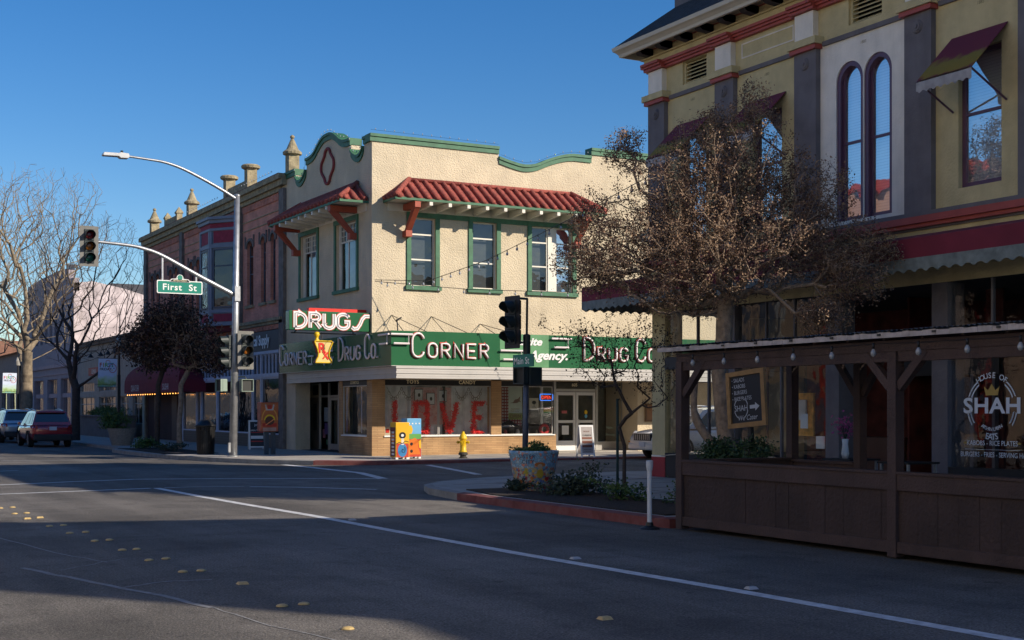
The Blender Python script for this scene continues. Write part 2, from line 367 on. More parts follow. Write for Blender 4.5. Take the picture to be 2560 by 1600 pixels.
# ---------------------------------------------------------------- ground
xs = [-400, -60] + list(np.linspace(-20, 50, 71)) + [90, 400]; ys = [-300, -60] + list(np.linspace(-10, 70, 81)) + [120, 900]
mb = MB(); nx = len(xs)
mb.add([(x, y, gz(x, y)) for y in ys for x in xs], [(j * nx + i, j * nx + i + 1, (j + 1) * nx + i + 1, (j + 1) * nx + i) for j in range(len(ys) - 1) for i in range(nx - 1)])
struct(mb.build('road', m_asph, smooth=True))
def kerbpath(pts): return pts
K1 = [(200, 37.4), (21, 37.4), (18.5, 37.6), (16.2, 38.2), (14.6, 39.5), (13.4, 41.3), (12.7, 43.5), (12.1, 46), (11.8, 49), (11.7, 53), (11.8, 55), (12.5, 57), (12.6, 58.5), (12.6, 400)]
K2 = [(200, 28.9), (19, 28.9), (16.5, 28.6), (14.5, 28.0), (12.9, 27.0), (12.1, 26.0), (11.65, 24.8), (11.4, 23), (11.35, 20.5), (11.4, 16.4), (11.45, 16.1), (13.7, 16.0), (13.7, -60)]
def sheet(pts, z, name, mat, ext=()):
    mb = MB(); mb.prism(list(pts) + list(ext), -.3, z, 'z'); return struct(mb.build(name, mat))
def inset(pts, d):
    out = []
    if pts is K2: d = -d
    n = len(pts)
    for i, p in enumerate(pts):
        a = Vector(pts[max(0, i - 1)]); b = Vector(pts[min(n - 1, i + 1)]); t = (b - a).normalized()
        out.append((p[0] + t.y * d, p[1] - t.x * d))
    return out
SWZ = .15
sheet(inset(K1, .16), SWZ, 'sidewalk', m_walk, [(300, 400), (300, 37.6)])
sheet(inset(K2, .16), SWZ, 'sidewalk', m_walk, [(300, -60), (300, 28.7)])
sheet([(-6.2, 21.5), (-6.2, -60), (-11, -60), (-11, 21.5)], SWZ, 'sidewalk', m_walk); sheet([(-6.2, 400), (-6.2, 35), (-11, 35), (-11, 400)], SWZ, 'sidewalk', m_walk)  # opposite sidewalks, out of view, added to bounce light onto the facades
def kerb(pts, redspan, name='kerb'):
    mb = MB(); q = inset(pts, .16)
    for i in range(len(pts) - 1):
        m = 1 if redspan(pts[i], pts[i + 1]) else 0
        z = SWZ + .003
        a, b, c, d = pts[i], pts[i + 1], q[i + 1], q[i]
        mb.add([(*a, -.1), (*b, -.1), (*c, -.1), (*d, -.1), (*a, z - .02), (*b, z - .02), (*c, z), (*d, z)], [(0, 1, 5, 4), (4, 5, 6, 7), (1, 2, 6, 5), (3, 0, 4, 7)], m)
    struct(mb.build(name, [m_kerb, m_kerbred]))
kerb(K1, lambda a, b: a[0] > 15.5 and a[1] < 39)
kerb(K2, lambda a, b: a[0] < 11.5 and a[1] < 24)
# gutter pan beside the near kerb and score lines in the walks
mb = MB()
for y in np.arange(38.9, 56, 1.5): mb.box((13.2 if y > 41 else 16.3, y, SWZ + .001), (17.7, y + .014, SWZ + .003))
for x in np.arange(16.5, 40, 1.5): mb.box((x, 37.6, SWZ + .001), (x + .014, 42.15, SWZ + .003))
for y in np.arange(16.5, 27.5, 1.5): mb.box((13.6, y, SWZ + .001), (18.2, y + .014, SWZ + .003))
mb.box((12.5, 25.4, SWZ + .001), (18.2, 25.414, SWZ + .003)); mb.box((15, 16, SWZ + .0035), (15.014, 28, SWZ + .005))
struct(mb.build('sidewalk_joints', M('joint_dark', (.07, .065, .06), 1)))
# planting beds in the kerb extensions
sheet([(11.66, 16.5), (13.4, 16.3), (13.6, 21.6), (12.9, 23.6), (11.9, 23.6), (11.62, 22)], SWZ + .02, 'planting_bed', m_soil)
sheet([(12.0, 47.5), (13.9, 47.3), (14.0, 54.8), (12.0, 54.9)], SWZ + .02, 'planting_bed', m_soil)
# painted lines: polylines measured on the road, laid 4 mm up
def line(pts, w_, mb):
    for i in range(len(pts) - 1):
        a = Vector(pts[i]); b = Vector(pts[i + 1]); k = max(1, int((b - a).length / 1.0))
        for j in range(k):
            p = a.lerp(b, j / k); q = a.lerp(b, (j + 1) / k); t = (b - a).normalized(); nrm = Vector((-t.y, t.x)) * w_ / 2
            # mitre at joints by small overlap-free extension
            mb.quad(*[(v.x, v.y, gz(v.x, v.y) + .004) for v in (p - nrm, q - nrm, q + nrm, p + nrm)])
L = MB()
line([(7.33, 29.68), (7.4, 26.5), (7.5, 24), (7.68, 20.8), (7.74, 17.5), (7.85, 14.2), (8.08, 10.3), (8.2, 7.1), (8.4, 2)], .17, L)
struct(L.build('lane_line', m_paint))
L = MB(); line([(-2, 29.2), (3.97, 29.1), (7.2, 29.68)], .15, L); line([(7.5, 29.7), (8.1, 29.75), (9.2, 29.35)], .07, L); line([(9.3, 29.2), (10.2, 28.5), (11.4, 26.9)], .13, L); struct(L.build('crosswalk_line', m_paint))
L = MB(); line([(-2, 31.8), (4.48, 32.64), (6.3, 33.3), (7.79, 33.67), (9.69, 32.95), (12.9, 31.3), (13.2, 30.9)], .16, L); struct(L.build('crosswalk_line', m_paint))
L = MB(); line([(13.3, 31.0), (13.95, 34.1), (13.95, 38), (13.9, 40.2)], .26, L); struct(L.build('crosswalk_line', m_paint))
L = MB(); line([(17.4, 37.1), (16.5, 32.45), (16.3, 31.6)], .22, L); struct(L.build('crosswalk_line', m_paint))
L = MB(); line([(3.5, 47.6), (6.6, 47.9), (8.9, 47.2), (12.2, 46.0)], .1, L); line([(5, 39.5), (6, 40.2)], .1, L); struct(L.build('crosswalk_line', m_paint))
L = MB(); line([(3.4, 33), (3.3, 60), (3.2, 200)], .1, L); struct(L.build('centre_line', M('yellow_road_paint', (.45, .27, .04), .7)))
L = MB(); 
random.seed(5)
def crack(pts, w_):
    out = []
    for i in range(len(pts) - 1):
        for j in range(5):
            t = j / 5; out.append((pts[i][0] * (1 - t) + pts[i + 1][0] * t + random.uniform(-.02, .02), pts[i][1] * (1 - t) + pts[i + 1][1] * t + random.uniform(-.03, .03)))
    out.append(pts[-1]); line(out, w_, L)
crack([(2.35, 15.5), (2.7, 14.2), (3.15, 12.6), (3.35, 11.6)], .07); crack([(2.95, 13.3), (3.5, 13.6), (3.9, 13.5)], .045)
crack([(2.7, 15.1), (3.2, 15.6), (3.6, 15.9)], .02); crack([(2.6, 24), (2.55, 20), (2.95, 17), (3.3, 15.6)], .03); crack([(3.35, 11.6), (3.5, 10.4), (3.8, 9)], .02)
struct(L.build('road_cracks', m_seal))
L = MB()
crack([(6.9, 14), (7.0, 11), (7.1, 8.5)], .012); crack([(9.9, 15), (9.6, 12), (9.7, 8)], .015); crack([(1.9, 12.0), (2.6, 11.8), (3.3, 11.5), (4.2, 11.6)], .02)
for (x, y) in [(6.1, 12), (9.0, 13), (9.2, 11.5), (6.5, 15)]:
    L.disc((x, y, .004), .06, 7, ax='z', ry=.035)
# raised markers
def marker(kind):
    mb = MB()
    if kind == 'dome': mb.lathe([(.055, 0), (.052, .008), (.042, .016), (.024, .021), (.006, .023)], n=14)
    else: mb.add([(-.055, -.05, 0), (.055, -.05, 0), (.055, .05, 0), (-.055, .05, 0), (-.042, -.028, .024), (.042, -.028, .024), (.042, .028, .024), (-.042, .028, .024)], [(0, 1, 5, 4), (1, 2, 6, 5), (2, 3, 7, 6), (3, 0, 4, 7), (4, 5, 6, 7)])
    return mb
m_dot = M('marker_yellow', (.5, .36, .15), .5, var=.2, vs=30); m_dotw = M('marker_white', (.4, .4, .4), .5)
dots = [(3.65, 25.06), (3.43, 24.95), (3.46, 23.53), (3.66, 23.58), (3.48, 22.35, 1), (3.69, 22.47, 1), (3.55, 20.79), (3.76, 20.84), (3.6, 19.49), (3.83, 19.54), (3.68, 18.18), (3.88, 18.23), (3.74, 16.85), (3.92, 16.86), (3.76, 15.57), (3.97, 15.63), (3.81, 14.29), (4.01, 14.29), (4.07, 13.02, 1), (3.92, 11.39), (4.13, 11.41), (3.97, 9.96), (6.03, 9.4, 1)]
protos = {}
side = ['left', 'right']
for i, d in enumerate(dots):
    k = 'block' if len(d) == 3 else 'dome'
    if k not in protos:
        o = marker(k).build('road_marker', m_dot, smooth=(k == 'dome')); protos[k] = o
    else:
        o = protos[k].copy(); C.objects.link(o)
    o.location = (d[0], d[1], gz(d[0], d[1]) + .002)
    if i == 22: tag(o, 'lone yellow block marker lying near the right white lane line', 'road marker', 'yellow raised pavement markers')
    elif i == 21: tag(o, 'yellow dome marker nearest the bottom edge, on sunlit asphalt', 'road marker', 'yellow raised pavement markers')
    elif i == 18: tag(o, 'single amber block marker at the end of the shaded marker rows', 'road marker', 'yellow raised pavement markers')
    else:
        row = {0: 1, 1: 1, 2: 2, 3: 2, 4: 3, 5: 3, 6: 4, 7: 4, 8: 5, 9: 5, 10: 6, 11: 6, 12: 7, 13: 7, 14: 8, 15: 8, 16: 9, 17: 9, 19: 10, 20: 10}[i]
        lr = 'left' if (d[0] < [q[0] for j, q in enumerate(dots) if j in (i - 1, i + 1) and abs(q[1] - d[1]) < .3][0]) else 'right'
        nth = ['', 'farthest', 'second farthest', 'third farthest (block)', 'fourth farthest', 'fifth farthest', 'sixth farthest', 'fourth nearest', 'third nearest', 'second nearest', 'nearest sunlit'][row]
        tag(o, 'small yellow marker, %s one of the %s pair in the centre line' % (lr, nth), 'road marker', 'yellow raised pavement markers')
wd = None
for (x, y, t) in [(7.91, 19.65, 'farther'), (8.15, 13.34, 'middle'), (8.29, 10.3, 'nearer')]:
    if wd is None: wd = marker('block').build('road_marker', m_dotw)
    else: wd = wd.copy(); C.objects.link(wd)
    wd.location = (x, y, .002); tag(wd, 'white reflector beside the solid lane line, the %s of three' % t, 'road marker', 'white raised pavement markers')

# ---------------------------------------------------------------- facade kit
def wallgrid(mb, s0, s1, z0, z1, ops, th=.2, m=0, mr=None):
    S = sorted({s0, s1, *[o[0] for o in ops], *[o[1] for o in ops]}); Z = sorted({z0, z1, *[o[2] for o in ops], *[o[3] for o in ops]})
    S = [s for s in S if s0 <= s <= s1]; Z = [z for z in Z if z0 <= z <= z1]
    for i in range(len(S) - 1):
        for j in range(len(Z) - 1):
            cs = (S[i] + S[i + 1]) / 2; cz = (Z[j] + Z[j + 1]) / 2
            if any(o[0] < cs < o[1] and o[2] < cz < o[3] for o in ops): continue
            mb.quad((S[i], 0, Z[j]), (S[i + 1], 0, Z[j]), (S[i + 1], 0, Z[j + 1]), (S[i], 0, Z[j + 1]), m=m)
    mr = m if mr is None else mr
    for a, b, c, d in [o[:4] for o in ops]:
        mb.quad((a, 0, c), (a, 0, d), (a, -th, d), (a, -th, c), m=mr); mb.quad((b, 0, c), (b, 0, d), (b, -th, d), (b, -th, c), m=mr)
        mb.quad((a, 0, d), (b, 0, d), (b, -th, d), (a, -th, d), m=mr)
        if c > z0 + .01: mb.quad((a, 0, c), (b, 0, c), (b, -th, c), (a, -th, c), m=mr)
def spandrel(mb, s0, s1, zs, zt, d0, d1, m=0, n=8):
    mid = (s0 + s1) / 2; rx = (s1 - s0) / 2; ry = zt - zs
    L_ = [(mid - rx * math.cos(R(90 * i / n)), zs + ry * math.sin(R(90 * i / n))) for i in range(n + 1)]
    for sg in (1, -1):
        for i in range(n):
            a = L_[i]; b = L_[i + 1]
            q = [(a[0], a[1]), (b[0], b[1]), (b[0], zt), (a[0], zt)]
            if sg < 0: q = [(2 * mid - x, z) for x, z in q]
            mb.quad(*[(x, d0, z) for x, z in q], m=m)
            mb.quad((q[0][0], d0, q[0][1]), (q[1][0], d0, q[1][1]), (q[1][0], d1, q[1][1]), (q[0][0], d1, q[0][1]), m=m)
def window(T, par, s0, s1, z0, z1, d, fm, rails=(), mulls=(), fw=.05, glass=None, name='window', back=None, bd=.12, arch=0, sub=True):
    mb = MB(T); dd = .05
    mb.box((s0, d - dd, z0), (s0 + fw, d, z1)); mb.box((s1 - fw, d - dd, z0), (s1, d, z1))
    mb.box((s0 + fw, d - dd, z0), (s1 - fw, d - .002, z0 + fw)); 
    if not arch: mb.box((s0 + fw, d - dd, z1 - fw), (s1 - fw, d - .002, z1))
    for r in rails: mb.box((s0 + fw, d - dd + .005, r - .025), (s1 - fw, d - .005, r + .025))
    for r in mulls: mb.box((r - .025, d - dd + .008, z0 + fw), (r + .025, d - .008, z1 - fw))
    fr = mb.build(name, fm, par)
    g = MB(T); g.quad((s0 + .01, d - .03, z0), (s1 - .01, d - .03, z0), (s1 - .01, d - .03, z1), (s0 + .01, d - .03, z1))
    g.build('pane', glass or m_glass, fr)
    if back:
        g = MB(T); g.quad((s0, d - bd, z0), (s1, d - bd, z0), (s1, d - bd, z1), (s0, d - bd, z1)); g.build('pane_backing', back, fr)
    return fr
def casing(T, par, s0, s1, z0, z1, w_, mat, proud=.05, sill=.1, head=True, name='window_trim'):
    mb = MB(T)
    mb.box((s0 - w_, 0, z0), (s0, proud, z1)); mb.box((s1, 0, z0), (s1 + w_, proud, z1))
    if head: mb.box((s0 - w_, 0, z1), (s1 + w_, proud + .01, z1 + w_))
    mb.box((s0 - w_ - .05, 0, z0 - sill), (s1 + w_ + .05, proud + .05, z0))
    return mb.build(name, mat, par)
# ================================================================ corner drugstore (two storeys, cream stucco)
SX, SY = 17.68, 42.15
TS, TM = FY(SY), FX(SX)            # First St side, Main St side
store = thing('drugstore_building', 'two-storey cream stucco corner building with red tile window canopies and green trim', 'building', (SX, SY, 0))
# core volume behind the walls
mb = MB(); mb.box((SX + .45, SY + .45, 4.0), (46, 51.0, 10.1)); mb.box((SX + .3, SY + .3, 10.1), (46, 51.1, 10.15))
mb.box((SX + 3.0, SY + 2.4, 0), (46, 51.0, 4.0)); mb.box((SX + .26, 45.9, 0), (SX + 3, 51.2, .16)); mb.build('core', m_dark, store)
sw = [(19.12, 20.05, 5.99, 8.35), (21.5, 22.46, 5.99, 8.35), (23.89, 25.62, 5.99, 8.35), (30.2, 31.9, 5.99, 8.35)]
mb = MB(TS)
wallgrid(mb, SX, 46, 2.75, 10.2, sw, .22)
P1_ = [(SX, 10.2), (SX, 10.85), (22.55, 10.85), (22.55, 10.5), (23.04, 10.38), (23.56, 10.3), (24.08, 10.38), (24.6, 10.6), (25.14, 10.78), (25.67, 10.87), (26.42, 10.87), (26.42, 11.17), (46, 11.17), (46, 10.2)]
mb.prism(P1_, -.35, 0, 'y')
mb.build('wall', m_stucco, store)
mb = MB(TM)
mw = [(43.5, 45.45, 5.98, 8.35), (47.38, 49.2, 5.98, 8.35)]
wallgrid(mb, SY, 51.4, 2.75, 10.2, mw, .22)
prof = [(0, 11.58), (.3, 11.57), (.6, 11.5), (1.0, 11.32), (1.3, 11.16), (1.6, 11.07), (2.0, 11.03), (2.26, 11.03), (2.26, 10.68), (2.32, 10.6), (2.5, 10.46), (2.75, 10.35), (3.0, 10.32), (3.2, 10.38), (3.38, 10.52), (3.44, 10.6), (3.44, 10.84)]
cs = 46.28
pl = [(cs - a, b) for a, b in prof][::-1] + [(cs + a, b) for a, b in prof][1:]
P2_ = [(SY + .35, 10.2), (SY + .35, 10.84)] + pl + [(51.4, 10.84), (51.4, 10.2)]
mb.prism(P2_, -.35, -.0, 'y'); mb.build('wall', m_stucco, store)
# green coping following both parapets
def coping(T, pts, name):
    mb = MB(T)
    for i in range(len(pts) - 1):
        (a, b), (c, d) = pts[i], pts[i + 1]
        if abs(a - c) < .02: continue
        for h0, h1, pr in ((-.02, .14, .05), (.14, .24, .09)):
            vs = [(a, -.4, b + h0), (c, -.4, d + h0), (c, pr, d + h0), (a, pr, b + h0), (a, -.4, b + h1), (c, -.4, d + h1), (c, pr, d + h1), (a, pr, b + h1)]
            mb.add(vs, [(0, 3, 2, 1), (4, 5, 6, 7), (0, 1, 5, 4), (1, 2, 6, 5), (2, 3, 7, 6), (3, 0, 4, 7)])
    return mb.build(name, m_trimgreen, store)
def sm(pts):    # densify curved part
    out = []
    for i in range(len(pts) - 1):
        p0 = pts[max(0, i - 1)]; p1 = pts[i]; p2 = pts[i + 1]; p3 = pts[min(len(pts) - 1, i + 2)]
        if abs(p1[0] - p2[0]) < .02 or abs(p1[1] - p2[1]) < .001: out.append(p1); continue
        if abs(p0[0] - p1[0]) < .02: p0 = p1
        if abs(p3[0] - p2[0]) < .02: p3 = p2
        for k in range(4):
            t = k / 4
            f = lambda a, b, c, d: .5 * (2 * b + (c - a) * t + (2 * a - 5 * b + 4 * c - d) * t * t + (3 * b - a - 3 * c + d) * t ** 3)
            out.append((f(p0[0], p1[0], p2[0], p3[0]), f(p0[1], p1[1], p2[1], p3[1])))
    out.append(pts[-1]); return out
coping(TS, [(SX - .09, 10.85)] + sm(P1_[2:-2]) + [(46, 11.17)], 'coping')
coping(TM, [(SY + .4, 10.84)] + sm(pl) + [(51.4, 10.84)], 'coping')
# quatrefoil ornament
q = []
for k, (cx, cz, rx, rz, a0, a1) in enumerate([(.35, 0, .3, .3, -62, 62), (0, .38, .3, .28, 10, 170), (-.35, 0, .3, .3, 118, 242), (0, -.38, .3, .28, 190, 350)]):
    q += arc(cx, cz, rx, rz, a0, a1, 7)
q.append(q[0])
mb = MB(TM); mb.tube([(46.25 + a * 1.0, .04, 10.62 + b * .98) for a, b in q], .055, 6); mb.build('quatrefoil_ornament', M('ornament_red', (.25, .04, .04), .7), store)
# upper windows
for a, b, c, d in sw[:2] + sw[3:]:
    window(TS, store, a, b, c, d, -.1, m_white, rails=(6.91, 7.78), glass=m_glassup, back=m_blind, bd=.2)
window(TS, store, 23.89, 24.62, 5.99, 8.35, -.1, m_white, rails=(6.91, 7.78), glass=m_glassup, back=m_blind, bd=.2)
window(TS, store, 24.95, 25.62, 5.99, 8.35, -.1, m_white, rails=(6.91, 7.78), glass=glassmat('bright_reflecting_glass', (.5, .6, .7), .35, .1), back=M('pale_shade', (.4, .43, .47), .8, var=.3, vs=2), bd=.2)
mb = MB(TS); mb.box((24.62, -.15, 5.99), (24.95, -.06, 8.35)); mb.build('window_mullion', m_white, store)
for a, b, c, d in sw: casing(TS, store, a, b, c, d, .16, m_trimgreen, .05, .14)
mb = MB(TS); mb.box((18.96, .005, 8.35), (25.78, .045, 8.52)); mb.build('window_trim', m_trimgreen, store)
for a, b, c, d in mw:
    # narrow sash set between wide white jambs, small panes on top
    a2, b2 = a + .35, b - .12
    fr = window(TM, store, a2, b2, c, d - .02, -.12, m_white, rails=(7.7,), mulls=((a2 + b2) / 2,), glass=m_glassup, back=M('sky_blue_curtain', (.5, .56, .62), .8, var=.4, vs=1.3), bd=.2)
    g = MB(TM)
    for k in (1, 2): g.box((a2 + .05, -.145, 7.7 + k * .2), (b2 - .05, -.11, 7.72 + k * .2))
    for k in range(1, 5): s_ = a2 + (b2 - a2) * k / 5; g.box((s_ - .01, -.147, 7.72), (s_ + .01, -.108, 8.28))
    g.build('muntins', m_white, fr)
    g = MB(TM); g.box((a, -.2, c), (a2, -.1, d)); g.box((b2, -.2, c), (b, -.1, d)); g.build('jamb', m_white, store)
    casing(TM, store, a, b, c, d, .16, m_trimgreen, .05, .12)
# tiled window canopies
def tilecanopy(T, s0, s1, D_, ze, zr, hip, brk, rafters):
    root = store
    m = MB(T)
    e = [(s0, 0, ze), (s0, D_, ze), (s1, D_, ze), (s1, 0, ze)]; r = [(s0 + hip, 0, zr), (s1 - hip, 0, zr)]
    m.add(e + r, [(0, 1, 4), (1, 2, 5, 4), (2, 3, 5)])
    can = m.build('tile_canopy', m_tile, root)
    m = MB(T); n = int((s1 - s0) / .36)
    for i in range(n + 1):
        s_ = s0 + .12 + (s1 - s0 - .24) * i / n
        # rib rises until it meets hip or ridge
        t = min(1, (s_ - s0) / hip, (s1 - s_) / hip)
        top = (s_, D_ * (1 - t) , ze + (zr - ze) * t)
        P = [(s_, D_ + .04, ze + .03), ] + [(s_, D_ * (1 - t * k / 3), ze + (zr - ze) * t * k / 3 + .03) for k in (1, 2, 3)]
        jt = random.uniform(-.012, .012); P = [(a_ + jt, b_, c_ + random.uniform(-.008, .008)) for a_, b_, c_ in P]
        m.tube(P, [.105, .095, .09, .085], 8)
        for k in (1, 2): pp = Vector(P[k]); m.tube([pp, pp + (Vector(P[k]) - Vector(P[k - 1])).normalized() * .04], [.112, .1], 8)
    for sd in (0, 1):
        for j in range(3):
            f = (j + .6) / 3; s_e = s0 if sd == 0 else s1; s_r = s0 + hip * f if sd == 0 else s1 - hip * f
            dd = D_ * (1 - f)
            m.tube([(s_e - (.04 if sd == 0 else -.04), dd, ze + .03), (s_r, dd, ze + (zr - ze) * f + .03)], [.1, .085], 8)
        A = (s0, D_, ze + .06) if sd == 0 else (s1, D_, ze + .06); B = (s0 + hip, 0.03, zr + .05) if sd == 0 else (s1 - hip, 0.03, zr + .05)
        m.tube([A, tuple((Vector(A) + Vector(B)) / 2 + Vector((0, 0, .01))), B], [.1, .09, .09], 8)
    m.tube([(s0 + hip, .05, zr + .03), (s1 - hip, .05, zr + .03)], .07, 8)
    m.build('barrel_tiles', m_tile, can, smooth=True)
    m = MB(T); m.box((s0 - .01, 0, ze - .09), (s0 + .03, D_, ze - .005)); m.box((s1 - .03, 0, ze - .09), (s1 + .01, D_, ze - .005)); m.box((s0 + .03, D_ - .03, ze - .09), (s1 - .03, D_ + .01, ze - .005)); m.build('fascia', m_trimgreen, can)
    m = MB(T); m.box((s0 + .03, .002, ze - .05), (s1 - .03, D_ - .03, ze - .03)); m.build('soffit', m_white, can)
    m = MB(T)
    for k in range(rafters):
        s_ = s0 + .95 + (s1 - s0 - 1.9) * (k + .5) / rafters
        m.add([(s_ - .05, .04, ze - .3), (s_ + .05, .04, ze - .3), (s_ + .05, .04, ze - .052), (s_ - .05, .04, ze - .052), (s_ - .06, D_ - .005, ze - .22), (s_ + .06, D_ - .005, ze - .22), (s_ + .06, D_ - .005, ze - .093), (s_ - .06, D_ - .005, ze - .093)], [(0, 1, 2, 3), (4, 5, 6, 7), (0, 4, 5, 1), (1, 5, 6, 2), (2, 6, 7, 3), (3, 7, 4, 0)])
    m.parts('rafter', m_white, can)
    m = MB(T); m.box((s0 + .15, .0, ze - .34), (s1 - .15, .035, ze - .06)); m.build('ledger_board', m_white, can)
    for s_ in brk:
        m = MB(T)
        m.box((s_ - .11, .036, ze - .31), (s_ + .11, D_ - .02, ze - .095))
        m.add([(s_ - .1, .12, ze - 1.0), (s_ + .1, .12, ze - 1.0), (s_ + .1, .3, ze - 1.0), (s_ - .1, .3, ze - 1.0), (s_ - .1, D_ - .32, ze - .312), (s_ + .1, D_ - .32, ze - .312), (s_ + .1, D_ - .05, ze - .312), (s_ - .1, D_ - .05, ze - .312)], [(0, 1, 2, 3), (4, 5, 6, 7), (0, 4, 5, 1), (1, 5, 6, 2), (2, 6, 7, 3), (3, 7, 4, 0)])
        m.box((s_ - .12, .0, ze - 1.22), (s_ + .12, .31, ze - 1.002))
        m.build('bracket', m_orange, can, bevel=.01)
tilecanopy(TS, 18.1, 26.45, 1.05, 8.85, 9.6, .95, (18.92, 25.7), 9)
tilecanopy(TM, 42.45, 49.95, 1.05, 8.85, 9.55, .95, (43.5, 49.3), 8)
tilecanopy(TS, 29.4, 36, 1.05, 8.85, 9.6, .95, (30, 35.4), 8)
# street-level canopy edge, fluted aluminium, wrapping the corner
CX, CY = SX - .12, SY - 2.35
m_flute = M('fluted_aluminium', (.5, .48, .46), .42, .55, var=.15, vs=2, stain=.3, ss_=2, stcol=(.25, .22, .2))
mb = MB()
for k in range(5):
    z0 = 2.74 + k * .08
    pr = .035 if k % 2 == 0 else .012
    mb.box((CX - pr, CY - pr, z0), (46, CY, z0 + .075)); mb.box((CX - pr, CY, z0), (CX, 50.4, z0 + .075))
mb.build('canopy_fascia', m_flute, store)
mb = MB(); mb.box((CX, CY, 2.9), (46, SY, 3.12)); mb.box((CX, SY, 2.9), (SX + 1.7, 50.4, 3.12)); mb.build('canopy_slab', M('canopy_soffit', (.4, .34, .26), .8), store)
# ground floor: brick piers and stall risers
mb = MB()
mb.box((SX, SY, .1), (18.16, SY + .45, 2.9)); mb.box((22.25, SY, .83), (22.66, SY + .3, 2.9))
mb.box((18.16, SY, .1), (24.93, SY + .3, .79)); mb.box((SX, SY + .45, .1), (SX + .3, 45.2, .79)); mb.box((SX, 44.9, .79), (SX + .3, 45.2, 2.9))
mb.box((24.80, SY, .79), (24.93, SY + .1, .83))
mb.build('brick_base', m_roman, store)
mb = MB(); mb.box((18.12, SY - .05, .79), (24.86, SY + .12, .83)); mb.box((SX - .04, 42.6, .79), (SX + .1, 44.9, .83)); mb.build('window_sill', m_whit2, store)
mb = MB(); mb.box((SX - .0, 49.8, .1), (SX + .6, 51.42, 3.0)); mb.box((SX + .3, 45.2, .1), (SX + 1.05, 45.28, 2.9)); mb.parts('pier', m_stucco, store)
mb = MB(TS)
wallgrid(mb, 28.5, 46, .1, 2.9, [], .2); mb.build('wall', m_stucco, store)
# shop windows
frb = m_mull
for a, b in ((18.16, 20.19), (20.21, 22.25)):
    window(TS, store, a, b, .83, 2.56, -.04, frb, fw=.025, glass=m_shop, name='shop_window')
window(TS, store, 22.66, 24.8, .83, 2.56, -.04, frb, fw=.025, glass=m_shop, name='shop_window')
window(TM, store, 42.62, 44.9, .83, 2.56, -.04, frb, fw=.03, glass=m_shop, name='shop_window')
for T, a, b in ((TS, 18.16, 22.25), (TS, 22.66, 24.8), (TM, 42.6, 44.9)):
    mb = MB(T); mb.box((a, -.1, 2.56), (b, -.02, 2.78)); mb.build('transom_board', m_black, store)
m_gold = M('sign_gold', (.9, .78, .5), .5, var=.05)
mb = MB(TS)
for t, x, h in (('TOYS', 19.2, .13), ('CANDY', 21.3, .13), ('GIFTS', 23.75, .12)):
    text(mb, t, h, lambda a, b, e, x=x: (x + a, -.012, 2.62 + b), off=.02, spacing=1.1)
mb.build('transom_lettering', m_gold, store)
mb = MB(TM); text(mb, 'COSMETICS', .1, lambda a, b, e: (43.75 - a, -.012, 2.62 + b), off=.02, spacing=1.1); mb.build('transom_lettering', m_gold, store)
# display backdrops inside
disp = M('white_drape', (.8, .8, .8), .95, var=.25, vs=3, bump=.5, bs=6)
mb = MB()
n = 60
for i in range(n):
    x0 = 18.2 + 4.42 * i / n; x1 = 18.2 + 4.42 * (i + 1) / n
    y0 = SY + .58 + .05 * math.sin(i * 1.3) ; y1 = SY + .58 + .05 * math.sin((i + 1) * 1.3)
    mb.quad((x0, y0, .8), (x1, y1, .8), (x1, y1, 2.55), (x0, y0, 2.55))
mb.build('display_backdrop', disp, store, smooth=True)
mb = MB(); mb.box((19.35, SY + .47, 1.2), (20.9, SY + .49, 2.5)); mb.build('display_cloth', M('mottled_red_cloth', (.75, .5, .46), .95, var=.1, stain=.8, ss_=9, stcol=(.6, .12, .1)), store)
mb = MB(); mb.box((18.0, SY + .3, .7), (24.9, SY + 2.3, .8)); mb.box((SX + .1, 42.6, .7), (SX + 2.2, 45, .78)); mb.build('display_floor', M('display_shelf', (.25, .25, .28), .7), store)
mb = MB(); mb.box((22.75, SY + 1.2, 1.05), (24.15, SY + 1.22, 2.6)); mb.build('gingham_cloth', ginghammat(), store)
mb = MB(); mb.box((17.95, SY + 2.35, .1), (29.3, SY + 2.38, 2.9)); mb.box((SX + 2.9, 42.5, .1), (SX + 2.93, 46, 2.9)); mb.build('shop_back_wall', M('shop_interior', (.05, .04, .035), .9, var=.5, vs=4), store)
# framed prints, hearts garland
for i, (x, z) in enumerate([(19.62, 2.23), (20.08, 2.1), (20.55, 2.2)]):
    o = thing('framed_print', ['left', 'middle', 'right'][i] + ' small black-framed print above the red letters in the window', 'picture', (x, SY + .44, z), group='framed prints in the display window')
    mb = MB(); mb.box((x - .16, SY + .44, z - .21), (x + .16, SY + .46, z + .21)); mb.build('frame', m_black, o)
    mb = MB(); mb.box((x - .14, SY + .425, z - .19), (x + .14, SY + .438, z + .19)); mb.build('mount', m_whit2, o)
    mb = MB(); mb.disc((x + .01, SY + .42, z), .05, 8, ax='d', ry=.07); mb.build('motif', m_dark, o)
random.seed(11)
def garland(x0, x1, zt, sag, lab):
    o = thing('heart_garland', lab, 'garland', (x0, SY + .4, zt), group='heart garlands in the window')
    mb = MB()
    pts = []
    for i in range(15):
        t = i / 14; x = x0 + (x1 - x0) * t; z = zt - sag * abs(math.sin(t * math.pi * 2))
        pts.append((x, SY + .4, z))
    mb.tube(pts, .006, 4); mb.build('string', m_black, o)
    h = MB()
    for i in range(1, 14, 1):
        x, y, z = pts[i]; h.tube([(x, y - .01, z), (x - .045, y - .01, z - .03), (x - .035, y - .01, z - .09), (x, y - .01, z - .12), (x + .035, y - .01, z - .09), (x + .045, y - .01, z - .03), (x, y - .01, z)], .008, 4)
    h.parts('heart', M('kraft_paper', (.2, .16, .1), .8), o)
garland(18.4, 19.5, 2.5, .35, 'left-hand string of paper hearts in the toy window')
